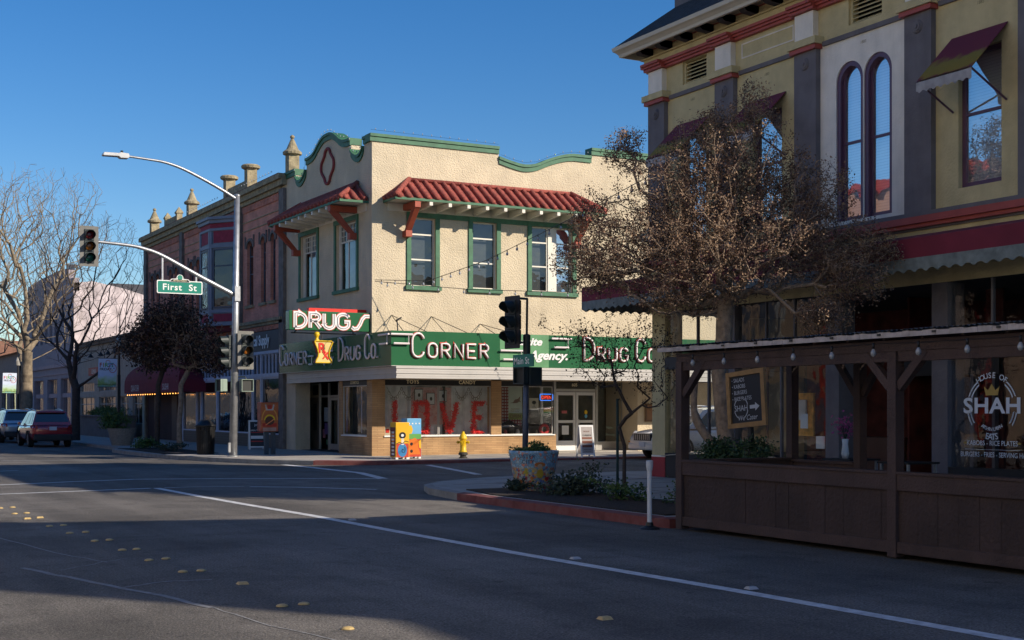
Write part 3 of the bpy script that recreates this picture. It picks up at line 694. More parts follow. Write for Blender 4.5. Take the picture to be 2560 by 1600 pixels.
garland(21.0, 22.1, 2.5, .35, 'right-hand string of paper hearts in the candy window')
# feather letters
m_feath = M('red_feather', (.9, .03, .03), .7, var=.35, vs=20)
def feather(name, lab, paths):
    mb = MB()
    xs_ = [p[0] for st in paths for p in st]
    o = thing(name, lab, 'letter', (min(xs_), SY + .26, .8), group='red feather letters spelling LOVE')
    for st in paths:
        for i in range(len(st) - 1):
            a = Vector((st[i][0], 0, st[i][1])); b = Vector((st[i + 1][0], 0, st[i + 1][1])); L_ = (b - a).length
            for k in range(int(L_ * 420)):
                p = a.lerp(b, random.random()) + Vector((random.gauss(0, .045), random.uniform(-.07, .05), random.gauss(0, .045)))
                d = Vector((random.gauss(0, 1), random.gauss(0, .7), random.gauss(0, 1))).normalized() * .075
                q_ = d.cross(Vector((random.gauss(0, 1), 1, random.gauss(0, 1)))).normalized() * .016
                p.y += SY + .26
                mb.quad(tuple(p - q_), tuple(p + d * .6 - q_ * 1.3), tuple(p + d), tuple(p + q_))
            mb.tube([(a.x, SY + .26, a.z), (b.x, SY + .26, b.z)], .05, 6)
    mb.build('feathers', m_feath, o, recalc=False)
feather('letter_l', 'red feathery letter L, first of the word in the display window', [[(18.62, 2.0), (18.65, .95), (18.9, .9)]])
feather('letter_o', 'red feathery square letter O in the toy window', [[(19.42, 1.95), (19.42, .95), (19.86, .95), (19.86, 1.95), (19.42, 1.95)]])
feather('letter_v', 'red feathery letter V in the candy window', [[(20.42, 1.95), (20.68, .95), (20.76, .95), (21.02, 1.95)]])
feather('letter_e', 'red feathery letter E at the right end of the candy window', [[(22.08, 1.95), (21.72, 1.95), (21.66, .93), (22.02, .9)], [(21.7, 1.45), (21.98, 1.45)]])
mb = MB(); mb.box((18.2, SY + .2, .83), (18.45, SY + .25, 1.12)); o = mb.build('gift_box', M('cream_card', (.65, .5, .35), .7)); tag(o, 'small cream box with a red bow in the lower left window corner', 'box')
mb = MB(); mb.box((18.27, SY + .19, .93), (18.4, SY + .198, 1.06)); mb.build('bow', m_red, o)
# things in the second window
def poster(name, lab, x, z, w_, h_, y, c1, parts):
    o = thing(name, lab, 'poster', (x, y, z))
    mb = MB(); mb.box((x, y, z), (x + w_, y + .012, z + h_)); mb.build('sheet', c1, o)
    for nm, mat, fn in parts:
        m = MB(FY(y)); fn(m); m.build(nm, mat, o)
    return o
m_brownink = M('brown_ink', (.14, .07, .05), .8, var=.05)
def p_leaf(m):
    m.add([(23.2 + a * .5, .004, 1.86 + b * .5) for a, b in [(0, .2), (.25, .25), (.4, .45), (.65, .5), (.85, .7), (.8, .4), (.92, .25), (.75, .3), (.6, .2), (.35, .18)]], [tuple(range(10))[::-1]])
def p_txt(m):
    text(m, 'PLEASANT', .055, lambda a, b, e: (23.42 + a, .004, 1.72 + b)); text(m, 'PHEASANT', .055, lambda a, b, e: (23.42 + a, .004, 1.64 + b))
poster('shop_poster', 'pale poster with a brown bird above a green OPEN panel in the gingham window', 23.14, 1.42, .56, 1.15, SY + .35, M('pale_green_paper', (.42, .47, .40), .7),
       [('bird_print', m_brownink, p_leaf), ('lettering', m_brownink, p_txt), ('open_panel', M('olive_paper', (.2, .22, .05), .7), lambda m: m.box((23.14, .0, 1.36), (23.7, .008, 1.6))), ('lettering', m_brownink, lambda m: text(m, 'OPEN', .13, lambda a, b, e: (23.42 + a, .012, 1.42 + b), off=.02))])
poster('tote_bag', 'cream tote bag with a dark tree print hanging in the shop window', 23.98, 1.72, .38, .42, SY + .3, M('canvas', (.5, .45, .36), .9),
       [('tree_print', m_dark, lambda m: (m.disc((24.17, .004, 1.98), .09, 9, ry=.07), m.box((24.16, .002, 1.82), (24.18, .006, 1.94)), m.box((24.08, .002, 1.8), (24.26, .006, 1.82))))])
o = thing('open_sign', 'small neon OPEN sign, red letters in a blue border', 'neon sign', (24.55, SY + .6, 2.05))
m_nr = M('neon_red_lit', (.8, .05, .03), .4, var=0, emit=(1, .05, .03), es=1.2); m_nb = M('neon_blue_lit', (.05, .2, .8), .4, var=0, emit=(.05, .25, 1), es=1.2)
mb = MB(); y = SY + .6; mb.tube([(24.62, y, 2.06), (25.12, y, 2.06), (25.14, y, 2.08), (25.14, y, 2.27), (25.12, y, 2.29), (24.62, y, 2.29), (24.6, y, 2.27), (24.6, y, 2.08), (24.62, y, 2.06)], .012, 5); mb.build('border', m_nb, o)
mb = MB(); text(mb, 'OPEN', .13, lambda a, b, e: (24.87 + a, y, 2.11 + b), off=.01); mb.build('lettering', m_nr, o)
mb = MB(); mb.tube([(24.62 + .16 * math.cos(a), SY + .35, 1.0 + .16 * math.sin(a)) for a in np.linspace(0, 2 * math.pi, 17)], .06, 7); o = mb.build('red_wreath', M('wreath_red', (.5, .02, .02), .7, bump=.6, bs=30), smooth=True); tag(o, 'round red wreath leaning in the lower right of the shop window', 'wreath')
random.seed(3)
for i, (x, h_, r_, c_, nm, lb) in enumerate([(22.85, .3, .09, (.08, .08, .09), 'dark_box', 'dark box at the left end of the gift window'), (23.1, .2, .06, (.4, .04, .04), 'red_vase', 'small red vase in the gift window'), (23.35, .38, .1, (.06, .05, .04), 'basket', 'dark wicker basket among the gift window goods'),
        (23.6, .22, .08, (.5, .45, .42), 'white_jar', 'pale jar low in the gift window'), (24.0, .25, .07, (.5, .5, .52), 'glass_lantern', 'pale glass lantern right of the blue pole'), (24.4, .18, .035, (.6, .5, .3), 'candle', 'cream pillar candle beside the red wreath')]):
    mb = MB(); mb.lathe([(r_ * .8, 0), (r_, h_ * .3), (r_ * .9, h_ * .7), (r_ * .4, h_)], (x, SY + .5, .8), 10); o = mb.build(nm, M(nm, c_, .5)); tag(o, lb, 'ornament', 'goods in the gift window')
mb = MB(); mb.add([(22.7, SY + .9, 1.0), (24.2, SY + .9, .95), (23.5, SY + .95, 1.35)], [(0, 1, 2)]); o = mb.build('brown_drape', M('brown_cloth', (.04, .025, .02), .9)); tag(o, 'dark brown cloth draped behind the goods in the gift window', 'cloth')
# recessed shop entrance on First St
ER = SY + 1.15
dT = FY(ER)
mb = MB(dT)
for x in (24.93, 25.5, 27.35, 28.55): mb.box((x, -.06, .18), (x + .1, .02, 2.85))
mb.box((25.6, -.05, 2.4), (27.35, .0, 2.5)); mb.box((25.03, -.05, .18), (25.5, 0, .3)); mb.box((27.45, -.05, .18), (28.55, 0, .5))
mb.build('door_surround', m_mull, store)
g = MB(dT); g.quad((25.03, -.02, .3), (25.5, -.02, .3), (25.5, -.02, 2.85), (25.03, -.02, 2.85)); g.quad((27.45, -.02, .5), (28.55, -.02, .5), (28.55, -.02, 2.85), (27.45, -.02, 2.85)); g.quad((25.6, -.02, 2.5), (27.35, -.02, 2.5), (27.35, -.02, 2.85), (25.6, -.02, 2.85)); g.build('side_light', m_shop, store)
for a, b, hs in ((25.61, 26.46, 26.38), (26.49, 27.34, 26.57)):
    mb = MB(dT); f = .09
    mb.box((a, -.05, .18), (a + f, 0, 2.38)); mb.box((b - f, -.05, .18), (b, 0, 2.38)); mb.box((a + f, -.05, 2.26), (b - f, -.002, 2.38)); mb.box((a + f, -.05, .18), (b - f, -.002, .55)); mb.box((a + f, -.05, 1.22), (b - f, -.002, 1.32))
    dr = mb.build('door', m_whit2, store)
    g = MB(dT); g.quad((a + f, -.03, .5), (b - f, -.03, .5), (b - f, -.03, 2.3), (a + f, -.03, 2.3)); g.build('pane', m_shop, dr)
    g = MB(dT); g.tube([(hs, .0, 1.1), (hs, .07, 1.1), (hs, .07, 1.35), (hs, .0, 1.35)], .012, 5); g.build('handle', m_whit2, dr)
mb = MB(dT); mb.disc((26.92, .004, 1.62), .07, 12, ry=.08); s_ = mb.build('door_sticker', m_yellow, store)
mb = MB(dT); mb.disc((26.92, .004, 1.47), .065, 12, ry=.07); mb.build('door_sticker', M('sticker_blue', (.15, .45, .65), .5), store)
mb = MB(dT); mb.box((25.85, .0, 1.58), (26.08, .004, 1.68)); mb.build('door_sticker', M('sticker_pink', (.5, .12, .12), .5), store)
mb = MB(dT); mb.box((25.86, .0, .78), (26.16, .006, 1.12)); mb.build('door_notice', m_whit2, store)
mb = MB(dT); text(mb, '605', .12, lambda a, b, e: (26.42 + a, .0, 2.6 + b), off=.015); mb.build('house_number', m_gold, store)
mb = MB(dT); text(mb, 'New', .12, lambda a, b, e: (28.0 + a, .0, .98 + b)); text(mb, 'Thursday', .09, lambda a, b, e: (28.0 + a, .0, .72 + b), shear=.3); mb.build('window_lettering', M('chalk_pale', (.3, .4, .32), .6), store)
mb = MB(dT)
for k, c_ in enumerate([(.5, .05, .03), (.5, .25, .03), (.5, .42, .05), (.08, .3, .08)]): mb.box((25.06, .0, 1.74 - k * .05), (25.48, .005, 1.79 - k * .05), m=k)
mb.build('rainbow_flag', [M('rb%d' % k, c_, .7, var=0) for k, c_ in enumerate([(.5, .05, .03), (.5, .25, .03), (.5, .42, .05), (.08, .3, .08)])], store)
mb = MB(); mb.box((28.56, SY + .01, .1), (28.7, SY + 2.3, 2.9)); mb.build('entrance_return_wall', m_stucco, store)
mb = MB(); mb.box((24.93, SY + .01, .1), (28.5, SY + 2.3, .18)); mb.build('entrance_floor', m_walk, store)
# Main St recessed entrance
dM = FX(SX + 1.07)
mb = MB(dM)
for y in (45.3, 46.9, 47.9, 48.97, 49.98): mb.box((y, -.06, .16), (y + .08, .02, 2.75))
mb.box((45.38, -.05, 2.2), (49.98, .0, 2.28)); mb.build('door_surround', m_mull, store)
g = MB(dM)
for a_, b_ in ((45.38, 46.9), (46.98, 47.9), (49.05, 49.98)): g.quad((a_, -.02, .2), (b_, -.02, .2), (b_, -.02, 2.75), (a_, -.02, 2.75))
g.build('side_light', m_shop, store)
mb = MB(dM); mb.box((47.99, -.05, .18), (48.96, 0, .4)); mb.box((47.99, -.05, .4), (48.08, 0, 2.19)); mb.box((48.87, -.05, .4), (48.96, 0, 2.19)); mb.box((48.08, -.05, 2.08), (48.87, -.003, 2.19)); dr = mb.build('door', m_mull, store)
g = MB(dM); g.quad((48.08, -.03, .4), (48.87, -.03, .4), (48.87, -.03, 2.08), (48.08, -.03, 2.08)); g.build('pane', m_shop, dr)
mb = MB(dM); mb.box((50.07, -.06, .16), (51.36, -.01, 2.2)); dr = mb.build('side_door', M('door_drab', (.24, .21, .18), .7), store)
g = MB(dM); g.box((50.35, -.01, .9), (50.75, .004, 1.95)); g.build('pane', m_navy_ := M('dark_pane', (.03, .035, .04), .3), dr)
mb = MB(dM); mb.box((50.07, -.06, 2.2), (51.36, -.02, 2.75)); mb.build('wall', m_stucco, store)
mb = MB(dM); mb.box((50.2, -.02, 2.3), (50.8, -.012, 2.68)); mb.build('transom_board', m_black, store)
mb = MB(); mb.box((SX + .6, 51.3, .1), (SX + 1.15, 51.38, 3.0)); mb.build('wall', m_stucco, store)
for k, (y, z, w_, h_, c_) in enumerate([(49.15, 1.25, .5, .55, (.4, .45, .5)), (49.12, 1.3, .16, .4, (.45, .4, .1)), (49.3, .75, .35, .45, (.2, .1, .3)), (49.6, .6, .3, .35, (.45, .15, .2)), (49.2, .35, .35, .2, (.1, .3, .15))]):
    mb = MB(dM); mb.box((y, -.06 - k * .012, z), (y + w_, -.052 - k * .012, z + h_)); mb.build('door_notice', M('notice%d' % k, c_, .7, var=.3, vs=20), store)
mb = MB(TM)
for k, s_ in enumerate((44.72, 43.35)): mb.tube([(s_, -.12, .9), (s_, -.12, 2.5)], .012, 4)
mb.build('window_light_strip', M('strip_light', (.5, .5, .7), .5, var=.0), store)
# notice board on the far plain wall
o = thing('notice_board', 'brown framed notice board on the cream wall beside the white car', 'notice board', (29.3, SY, 1.3))
mb = MB(TS); mb.box((28.82, 0, 1.26), (29.9, .06, 1.95)); mb.build('frame', M('board_frame', (.16, .09, .04), .6), o); mb = MB(TS); mb.box((28.89, .06, 1.33), (29.83, .066, 1.88)); mb.build('panel', M('board_panel', (.3, .15, .07), .7, stain=.5, ss_=6), o)

# ---------------------------------------------------------------- green fascia signs
GX, GY = SX - .25, SY - 2.2
Z0, Z1 = 3.16, 4.29
sg = thing('corner_sign', 'dark green enamel fascia sign wrapping the corner, neon letters CORNER DRUG CO.', 'shop sign', (GX, GY, Z0))
mb = MB(); mb.box((GX, GY, Z0), (46, GY + .3, Z1)); mb.box((GX, GY + .3, Z0), (GX + .3, 50.97, Z1)); mb.build('sign_box', m_signgreen, sg)
mb = MB(); mb.box((GX - .005, GY - .02, Z0 - .02), (46, GY + .32, Z0 - .003)); mb.box((GX - .02, GY + .33, Z0 - .02), (GX + .3, 50.99, Z0 - .003)); mb.build('sign_trim', m_mull, sg)
TG, TH = FY(GY), FX(GX)
def neonword(T, fn2, lets, parent, name, back=True):
    mb = MB(T)
    for st in lets:
        mb.tube([(fn2(a), .055, b) for a, b in st], .036, 6)
    mb.build(name, m_neon, parent, smooth=True)
    if not back: return
    mb = MB(T)
    for st in lets: ribbon(mb, st, .092, lambda x, y_, e: (fn2(x), e, y_), .004, .02)
    mb.build('letter_back', m_neonred, parent)
def cornerword(x0, k=1):  # x advances from the C, widths measured on the First St face
    lay = [(0, .42, 0, .78)] + [(.58 + i * .48, .31, 0, .46) for i in range(5)]
    return [[(x0 + a * k, 3.44 + b) for a, b in st] for st in strokes('CORNER', lay)]
def drugword(x0, k=1):
    lay = [(0, .42, 0, .8), (.58, .3, 0, .46), (1.03, .32, 0, .46), (1.5, .32, 0, .46), (2.2, .38, 0, .8), (2.72, .3, 0, .46)]
    r = [[(x0 + a * k, 3.44 + b) for a, b in st] for st in strokes('DRUGCO', lay)]
    r.append([(x0 + 3.14 * k, 3.46), (x0 + 3.19 * k, 3.46)]); return r
neonword(TG, lambda a: a, cornerword(18.15), sg, 'lettering_corner')
neonword(TG, lambda a: a, drugword(24.74), sg, 'lettering_drug_co')
# Main face mirrored reading direction (text runs toward the corner)
neonword(TH, lambda a: 50.75 - a, cornerword(0, 1.08), sg, 'lettering_corner', False)
neonword(TH, lambda a: 50.75 - a, drugword(6.3, 1.1), sg, 'lettering_drug_co', False)
def bars(T, fn2, x0, x1, z, parent, red=True):
    mb = MB(T)
    for k, (dz, in0) in enumerate(((0, 0), (-.3, .0))):
        mb.tube([(fn2(x0 + (.1 if k else 0)), .09, z + dz), (fn2(x1 - (.12 if k else 0)), .09, z + dz)], .035, 6)
    mb.tube([(fn2(x1 - .14), .085, z), (fn2(x1 - .14), .085, z - .3)], .014, 4)
    mb.build('neon_bars', m_neon, parent)
bars(TG, lambda a: a, GX - .05, 18.15, 4.17, sg); bars(TG, lambda a: a, 21.4, 22.35, 3.72, sg); bars(TG, lambda a: a, 23.4, 24.2, 4.17, sg)
bars(TH, lambda a: 50.75 - a, 9.95, 50.75 - GY, 4.17, sg); bars(TH, lambda a: 50.75 - a, 5.1, 5.9, 4.12, sg); bars(TH, lambda a: 50.75 - a, 3.3, 3.8, 3.7, sg)
mb = MB(TG); mb.box((21.42, .001, Z0 + .01), (23.33, .006, Z1 - .005)); mb.build('pale_panel', m_signlight, sg)
mb = MB(TG)
text(mb, 'Varsite', .26, lambda a, b, e: (22.4 + a, .02, 3.93 + b), off=.035, shear=.3, sx=1.25); text(mb, 'Agency.', .3, lambda a, b, e: (23.3 + a, .02, 3.45 + b), off=.035, shear=.35, sx=1.2)
mb.build('script_lettering', m_letw, sg)
mb = MB(TH); text(mb, 'Agency', .3, lambda a, b, e: (50.75 - 5.05 - a, .02, 3.42 + b), off=.03, shear=.35, sx=1.0); mb.build('script_lettering', M('enamel_grey', (.4, .42, .45), .4), sg)
mb = MB()
for x in (18.3, 19.8, 21.7):     # guy braces back to the wall
    w0 = .35
    mb.tube([(x - w0, GY + .2, Z1), (x + .1, SY, 4.95 if x < 21 else 4.75)], .016, 4); mb.tube([(x + .1, SY, 4.95 if x < 21 else 4.75), (x + .5, GY + .2, Z1)], .012, 4)
mb.tube([(17.75, GY + .2, Z1), (17.85, GY + .5, 4.7)], .02, 4); mb.tube([(17.7, GY + .2, 4.62), (18.0, GY + .5, 4.75)], .03, 5)
mb.parts('brace', m_black, sg)
# projecting DRUGS sign
DY = 42.25
dg_ = thing('drugs_sign', 'green projecting blade sign with bold white DRUGS letters edged in red', 'shop sign', (16.2, DY, 4.35))
mb = MB(); mb.box((14.78, DY, 4.36), (17.66, DY + .35, 5.0)); mb.build('sign_box', m_signgreen, dg_, bevel=.02)
mb = MB(); mb.box((15.6, DY + .36, 5.0), (17.66, DY + .6, 5.13)); mb.build('red_bar', m_red, dg_)
mb = MB(); mb.tube([(14.9, DY + .17, 4.27), (17.2, DY + .17, 4.27)], .02, 5); mb.tube([(15.1, DY + .17, 4.36), (15.0, DY + .17, 4.27)], .02, 5); mb.tube([(17.1, DY + .17, 4.36), (17.1, DY + .17, 4.27)], .02, 5); mb.build('support_rod', m_black, dg_)
LT = [('D', 14.98, .38), ('R', 15.5, .36), ('U', 15.99, .36), ('G', 16.47, .4)]
dl = []
for ch, x0, w_ in LT: dl += [[(x0 + a * w_, 4.44 + b * .48) for a, b in st] for st in G[ch]]
dl.append([(16.98, 4.5), (17.06, 4.44), (17.18, 4.46), (17.28, 4.6), (17.36, 4.78), (17.46, 4.88), (17.62, 4.88)])
mb = MB(FY(DY))
for st in dl: ribbon(mb, st, .155, lambda x, y_, e: (x, e, y_), .002, .012)
mb.build('letter_edge', m_neonred, dg_)
mb = MB(FY(DY))
for st in dl: ribbon(mb, st, .115, lambda x, y_, e: (x, e, y_), .0125, .03)
mb.build('lettering', m_letw, dg_)
mb = MB(FY(DY))
for st in dl: mb.tube([(a, .045, b) for a, b in st], .009, 4)
mb.build('neon_tubes', M('tube_grey', (.35, .35, .36), .3), dg_)
# mortar and pestle sign
mp_ = thing('mortar_sign', 'yellow mortar and pestle sign with a red Rx hanging under the blade sign', 'shop sign', (15.98, DY, 3.3))
mx0, mz = 15.98, 3.28
o2 = [(-.33, .72), (-.28, .74), (.28, .74), (.33, .70), (.29, .62), (.22, .45), (.19, .3), (.2, .2), (.28, .08), (.30, 0), (-.30, 0), (-.28, .06), (-.2, .2), (-.19, .3), (-.22, .45), (-.29, .62)]
mb = MB(); mb.prism([(mx0 + a, mz + b) for a, b in o2], DY + .02, DY + .2, 'y'); mb.build('mortar', M('sign_brown', (.18, .03, .02), .6), mp_)
mb = MB(); mb.prism([(mx0 + a * .93, mz + .02 + b * .95) for a, b in o2], DY + .0, DY + .018, 'y'); mb.build('face', M('sign_cream_yellow', (.75, .55, .2), .4), mp_)
mb = MB(); mb.tube([(mx0 + a * .97, DY - .02, mz + .01 + b * .97) for a, b in o2 + o2[:1]], .022, 6); mb.build('outline', m_yellow, mp_)
mb = MB(); mb.lathe([(.0, 0), (.06, .02), (.09, .09), (.08, .16), (.05, .2), (.07, .26), (.1, .32), (.08, .40), (0, .43)], (mx0 - .2, DY + .1, mz + .62), 10); mb.build('pestle', m_yellow, mp_, smooth=True)
mb = MB(FY(DY))
text(mb, 'R', .34, lambda a, b, e: (mx0 - .06 + a, .02, mz + .34 + b), off=.02); ribbon(mb, [(mx0 - .04, mz + .4), (mx0 + .17, mz + .12)], .05, lambda x, y_, e: (x, e, y_), .003, .02); ribbon(mb, [(mx0 + .16, mz + .36), (mx0 - .02, mz + .14)], .045, lambda x, y_, e: (x, e, y_), .003, .018)
mb.build('lettering', m_red, mp_)
mb = MB(); mb.tube([(mx0, DY + .17, mz + .7), (mx0, DY + .17, 4.3)], .02, 5); mb.build('hanger', m_black, mp_)
# bulbs on wires along the parapets
def bulbwire(name, lab, grp, pts, nb, wr=.006, br=.028, drop=.06, cat='string lights', cap=True):
    o = thing(name, lab, cat, pts[0], group=grp)
    mb = MB(); mb.tube(pts, wr, 4); mb.build('wire', m_black, o)
    seg = [0]
    for i in range(len(pts) - 1): seg.append(seg[-1] + (Vector(pts[i + 1]) - Vector(pts[i])).length)
    proto = None
    for k in range(nb):
        t = seg[-1] * (k + .5) / nb
        i = max(j for j in range(len(seg)) if seg[j] <= t); i = min(i, len(pts) - 2)
        p = Vector(pts[i]).lerp(Vector(pts[i + 1]), (t - seg[i]) / max(1e-6, seg[i + 1] - seg[i]))
        if proto is None:
            m = MB(); m.lathe([(.3 * br, 0), (.9 * br, -1.2 * br), (br, -1.8 * br), (.7 * br, -2.6 * br), (.15 * br, -2.9 * br)], (0, 0, -drop + .02), 8, m=1)
            if cap: m.lathe([(.45 * br, 0), (.45 * br, -drop)], (0, 0, .015), 6, m=0)
            proto = m.build('bulb', [m_black, m_bulb], None, smooth=True); proto.parent = o; OFF.pop(proto)
            proto.location = p - Vector(pts[0])
        else:
            c = proto.copy(); C.objects.link(c); c.parent = o; c.location = p - Vector(pts[0])
    return o
m_bulb = M('clear_bulb', (.35, .36, .38), .08, var=0, spec=.8)
g1 = 'small lights strung along the drugstore parapet'
bulbwire('string_lights', 'tiny clear lights along the straight First St parapet left of the dip', g1, [(17.6, SY - .08, 11.2), (20, SY - .08, 11.18), (22.5, SY - .08, 11.16)], 14, .004, .02, -.05, cap=False)
bulbwire('string_lights', 'tiny clear lights following the curved dip in the First St parapet', g1, [(a, SY - .08, b + .3) for a, b in [(22.6, 10.5), (23.04, 10.38), (23.56, 10.3), (24.08, 10.38), (24.6, 10.6), (25.14, 10.78), (25.67, 10.87), (26.42, 10.87)]], 11, .004, .02, -.05, cap=False)
bulbwire('string_lights', 'tiny clear lights over the curved Main St gable', g1, [(SX - .08, a, b + .3) for a, b in pl], 26, .004, .02, -.05, cap=False)
# ================================================================ red brick block with stone finials
BX = 17.68; TB = FX(BX)
bb = thing('brick_building', 'two-storey red brick block with dark stone piers, finials and a wine-coloured bay window', 'building', (BX, 51.4, 0))
mb = MB(); mb.box((BX + .5, 51.5, 0), (45, 73.8, 10.6)); mb.box((BX + .3, 51.45, 10.6), (45, 73.9, 10.8)); mb.build('core', m_dark, bb)
bw = [(55.07, 55.93), (53.41, 54.04), (52.18, 52.79), (64.35, 65.1), (63.08, 63.86), (68.25, 69.0), (67.1, 67.84), (72.05, 72.8), (70.86, 71.6)]
ops = [(a, b, 6.15, 8.9) for a, b in bw]
mb = MB(TB); wallgrid(mb, 51.4, 73.9, 5.15, 10.45, ops, .25)
for a, b, c, d in ops: spandrel(mb, a, b, d - .3, d, 0, -.2)
mb.quad((73.9, 0, 0), (73.9, -20, 0), (73.9, -20, 10.7), (73.9, 0, 10.7)); mb.quad((51.4, 0, 5), (51.4, -1, 5), (51.4, -1, 11), (51.4, 0, 11))
mb.build('wall', m_brickred, bb)
m_navy = M('navy_sash', (.07, .085, .12), .5)
for a, b in bw:
    fr = window(TB, bb, a, b, 6.15, 8.88, -.12, m_navy, rails=(7.5, 8.25), glass=m_glassup, back=m_dark, bd=.1, arch=1)
    mb = MB(TB); mb.box((a - .12, 0, 6.03), (b + .12, .09, 6.15)); mb.build('sill', m_stone, fr)
    mb = MB(TB)
    P = arc((a + b) / 2, 8.6, (b - a) / 2 + .05, .36, 0, 180, 8)
    for i in range(8):
        mb.beam((P[i][0], .02, P[i][1]), (P[i + 1][0], .02, P[i + 1][1]), .05, .12)
    for s_ in (a - .14, b + .14): mb.box((s_ - .03, 0, 8.62), (s_ + .03, .06, 9.12))
    mb.build('arch_hood', m_stoneD, fr)
mb = MB(TB)   # piers
for a, b in ((50.85, 51.4), (56.5, 57.0), (61.9, 62.3), (66.0, 66.5), (73.4, 73.9)): mb.box((a, -.05, .15 if a < 52 or a > 73 else 4.95), (b, .14, 10.5))
mb.parts('pier', m_stoneD, bb)
mb = MB(TB)   # cornice and mouldings
mb.box((51.41, 0, 10.45), (73.9, .1, 10.62)); mb.box((50.8, -.4, 10.62), (74.1, .22, 10.85)); mb.box((50.8, -.4, 10.85), (74.2, .34, 11.05))
mb.box((51.41, 0, 9.72), (73.3, .035, 9.76)); mb.box((51.41, 0, 9.35), (73.3, .035, 9.39))
mb.box((51.0, 0, 5.3), (62.3, .22, 5.42)); mb.box((51.0, 0, 5.18), (62.3, .14, 5.3)); mb.box((62.4, 0, 5.3), (73.9, .2, 5.42))
mb.build('cornice', m_stone, bb)
mb = MB(TB); mb.box((51.0, -.45, 11.051), (74.2, .3, 11.1)); mb.build('parapet_cap', M('metal_cap_rust', (.16, .05, .045), .8), bb)
mb = MB(TB)   # dentils, two rows
for y in np.arange(51.5, 73.3, .19):
    if 56.3 < y < 57.1 or 61.7 < y < 62.4 or 65.9 < y < 66.6: continue
    mb.box((y, .0, 10.14), (y + .1, .07, 10.4))
for y in np.arange(51.5, 61.8, .19): mb.box((y, 0, 4.97), (y + .1, .1, 5.16))
mb.build('dentils', m_brickred, bb)
# finials and posts
def finial(y, kind, lab):
    o = thing('finial', lab, 'finial', (BX - .1, y, 11.05), group='stone finials along the brick parapet')
    mb = MB(); w_ = .42 if kind != 'small' else .28
    x = BX + .12
    zt = 11.72 if kind != 'small' else 11.6
    if kind == 'cap': zt = 12.0
    mb.lathe([(w_ * .72, 0), (w_ * .72, zt - 11.08)], (x, y, 11.08), 4, a0=R(45)); mb.build('post', m_stone, o)
    mb = MB()
    if kind == 'small': mb.lathe([(.24, 0), (.26, .07), (.02, .34)], (x, y, zt), 4, a0=R(45))
    else:
        mb.lathe([(.26, 0), (.37, .04), (.38, .13), (.3, .2)] if kind == 'spire' else [(.3, 0), (.39, .05), (.41, .14), (.34, .2), (.2, .22)], (x, y, zt), 16)
        if kind == 'spire': mb.lathe([(.29, .18), (.24, .25), (.08, .62), (.05, .66), (.09, .71), (.09, .77), (.02, .82)], (x, y, zt), 14)
    mb.build('cap', m_stone, o, smooth=False)
finial(72.5, 'spire', 'stone spire finial at the far left end of the brick parapet')
finial(69.75, 'small', 'small pyramid-topped post, left end of the low parapet block')
finial(67.5, 'small', 'small pyramid-topped post, right end of the low parapet block')
finial(65.1, 'spire', 'tall stone spire finial in the middle of the brick parapet')
finial(58.9, 'cap', 'flat-capped stone post left of the lamp pole top')
finial(55.8, 'cap', 'flat-capped stone post right of the lamp pole top')
finial(50.5, 'spire', 'stone spire finial where brick meets the cream gable')
mb = MB(); mb.box((BX - .05, 67.6, 11.1), (BX + .3, 69.6, 11.5)); mb.box((BX - .05, 56.1, 11.1), (BX + .3, 58.6, 11.55)); mb.parts('parapet_block', m_stone, bb)
g2 = 'small lights strung along the brick parapet'
bulbwire('string_lights', 'tiny clear lights along the brick roofline between cream gable and flat caps', g2, [(BX - .35, 51.5, 11.2), (BX - .35, 56.5, 11.2)], 14, .004, .02, -.05, cap=False)
bulbwire('string_lights', 'tiny clear lights along the brick roofline left of the flat-capped posts', g2, [(BX - .35, 59, 11.2), (BX - .35, 64.4, 11.2)], 14, .004, .02, -.05, cap=False)
# bay window
bay = MB()
ya, yb = 57.2, 61.4; d1 = .85; ch = 1.35
def bayring(z, g=0): return [(BX + .0, ya - g, z), (BX - d1 - g, ya + ch - g, z), (BX - d1 - g, yb - ch + g, z), (BX + .0, yb + g, z)]
def bayband(mb, z0, z1, g, m):
    a = bayring(z0, g); b = bayring(z1, g); mb.add(a + b, [(0, 1, 5, 4), (1, 2, 6, 5), (2, 3, 7, 6), (0, 3, 2, 1), (4, 5, 6, 7)], m)
bayband(bay, 5.45, 9.95, 0, 0)
for z0, z1, g in ((5.42, 5.55, .05), (5.98, 6.12, .05), (8.86, 9.02, .05), (9.62, 9.72, .05), (9.95, 10.1, .1), (10.1, 10.22, .18)): bayband(bay, z0, z1, g, 0)
bayband(bay, 9.74, 9.94, .012, 1)
b1 = bay.build('bay_window', [m_bluegrey, m_wine], bb)
m_tanrefl = M('tan_reflection', (.22, .15, .09), .8, stain=.5, ss_=1.5)  # painted reflection of the tan building opposite, set behind the angled bay pane
pl_ = [(BX, ya), (BX - d1, ya + ch), (BX - d1, yb - ch), (BX, yb)]
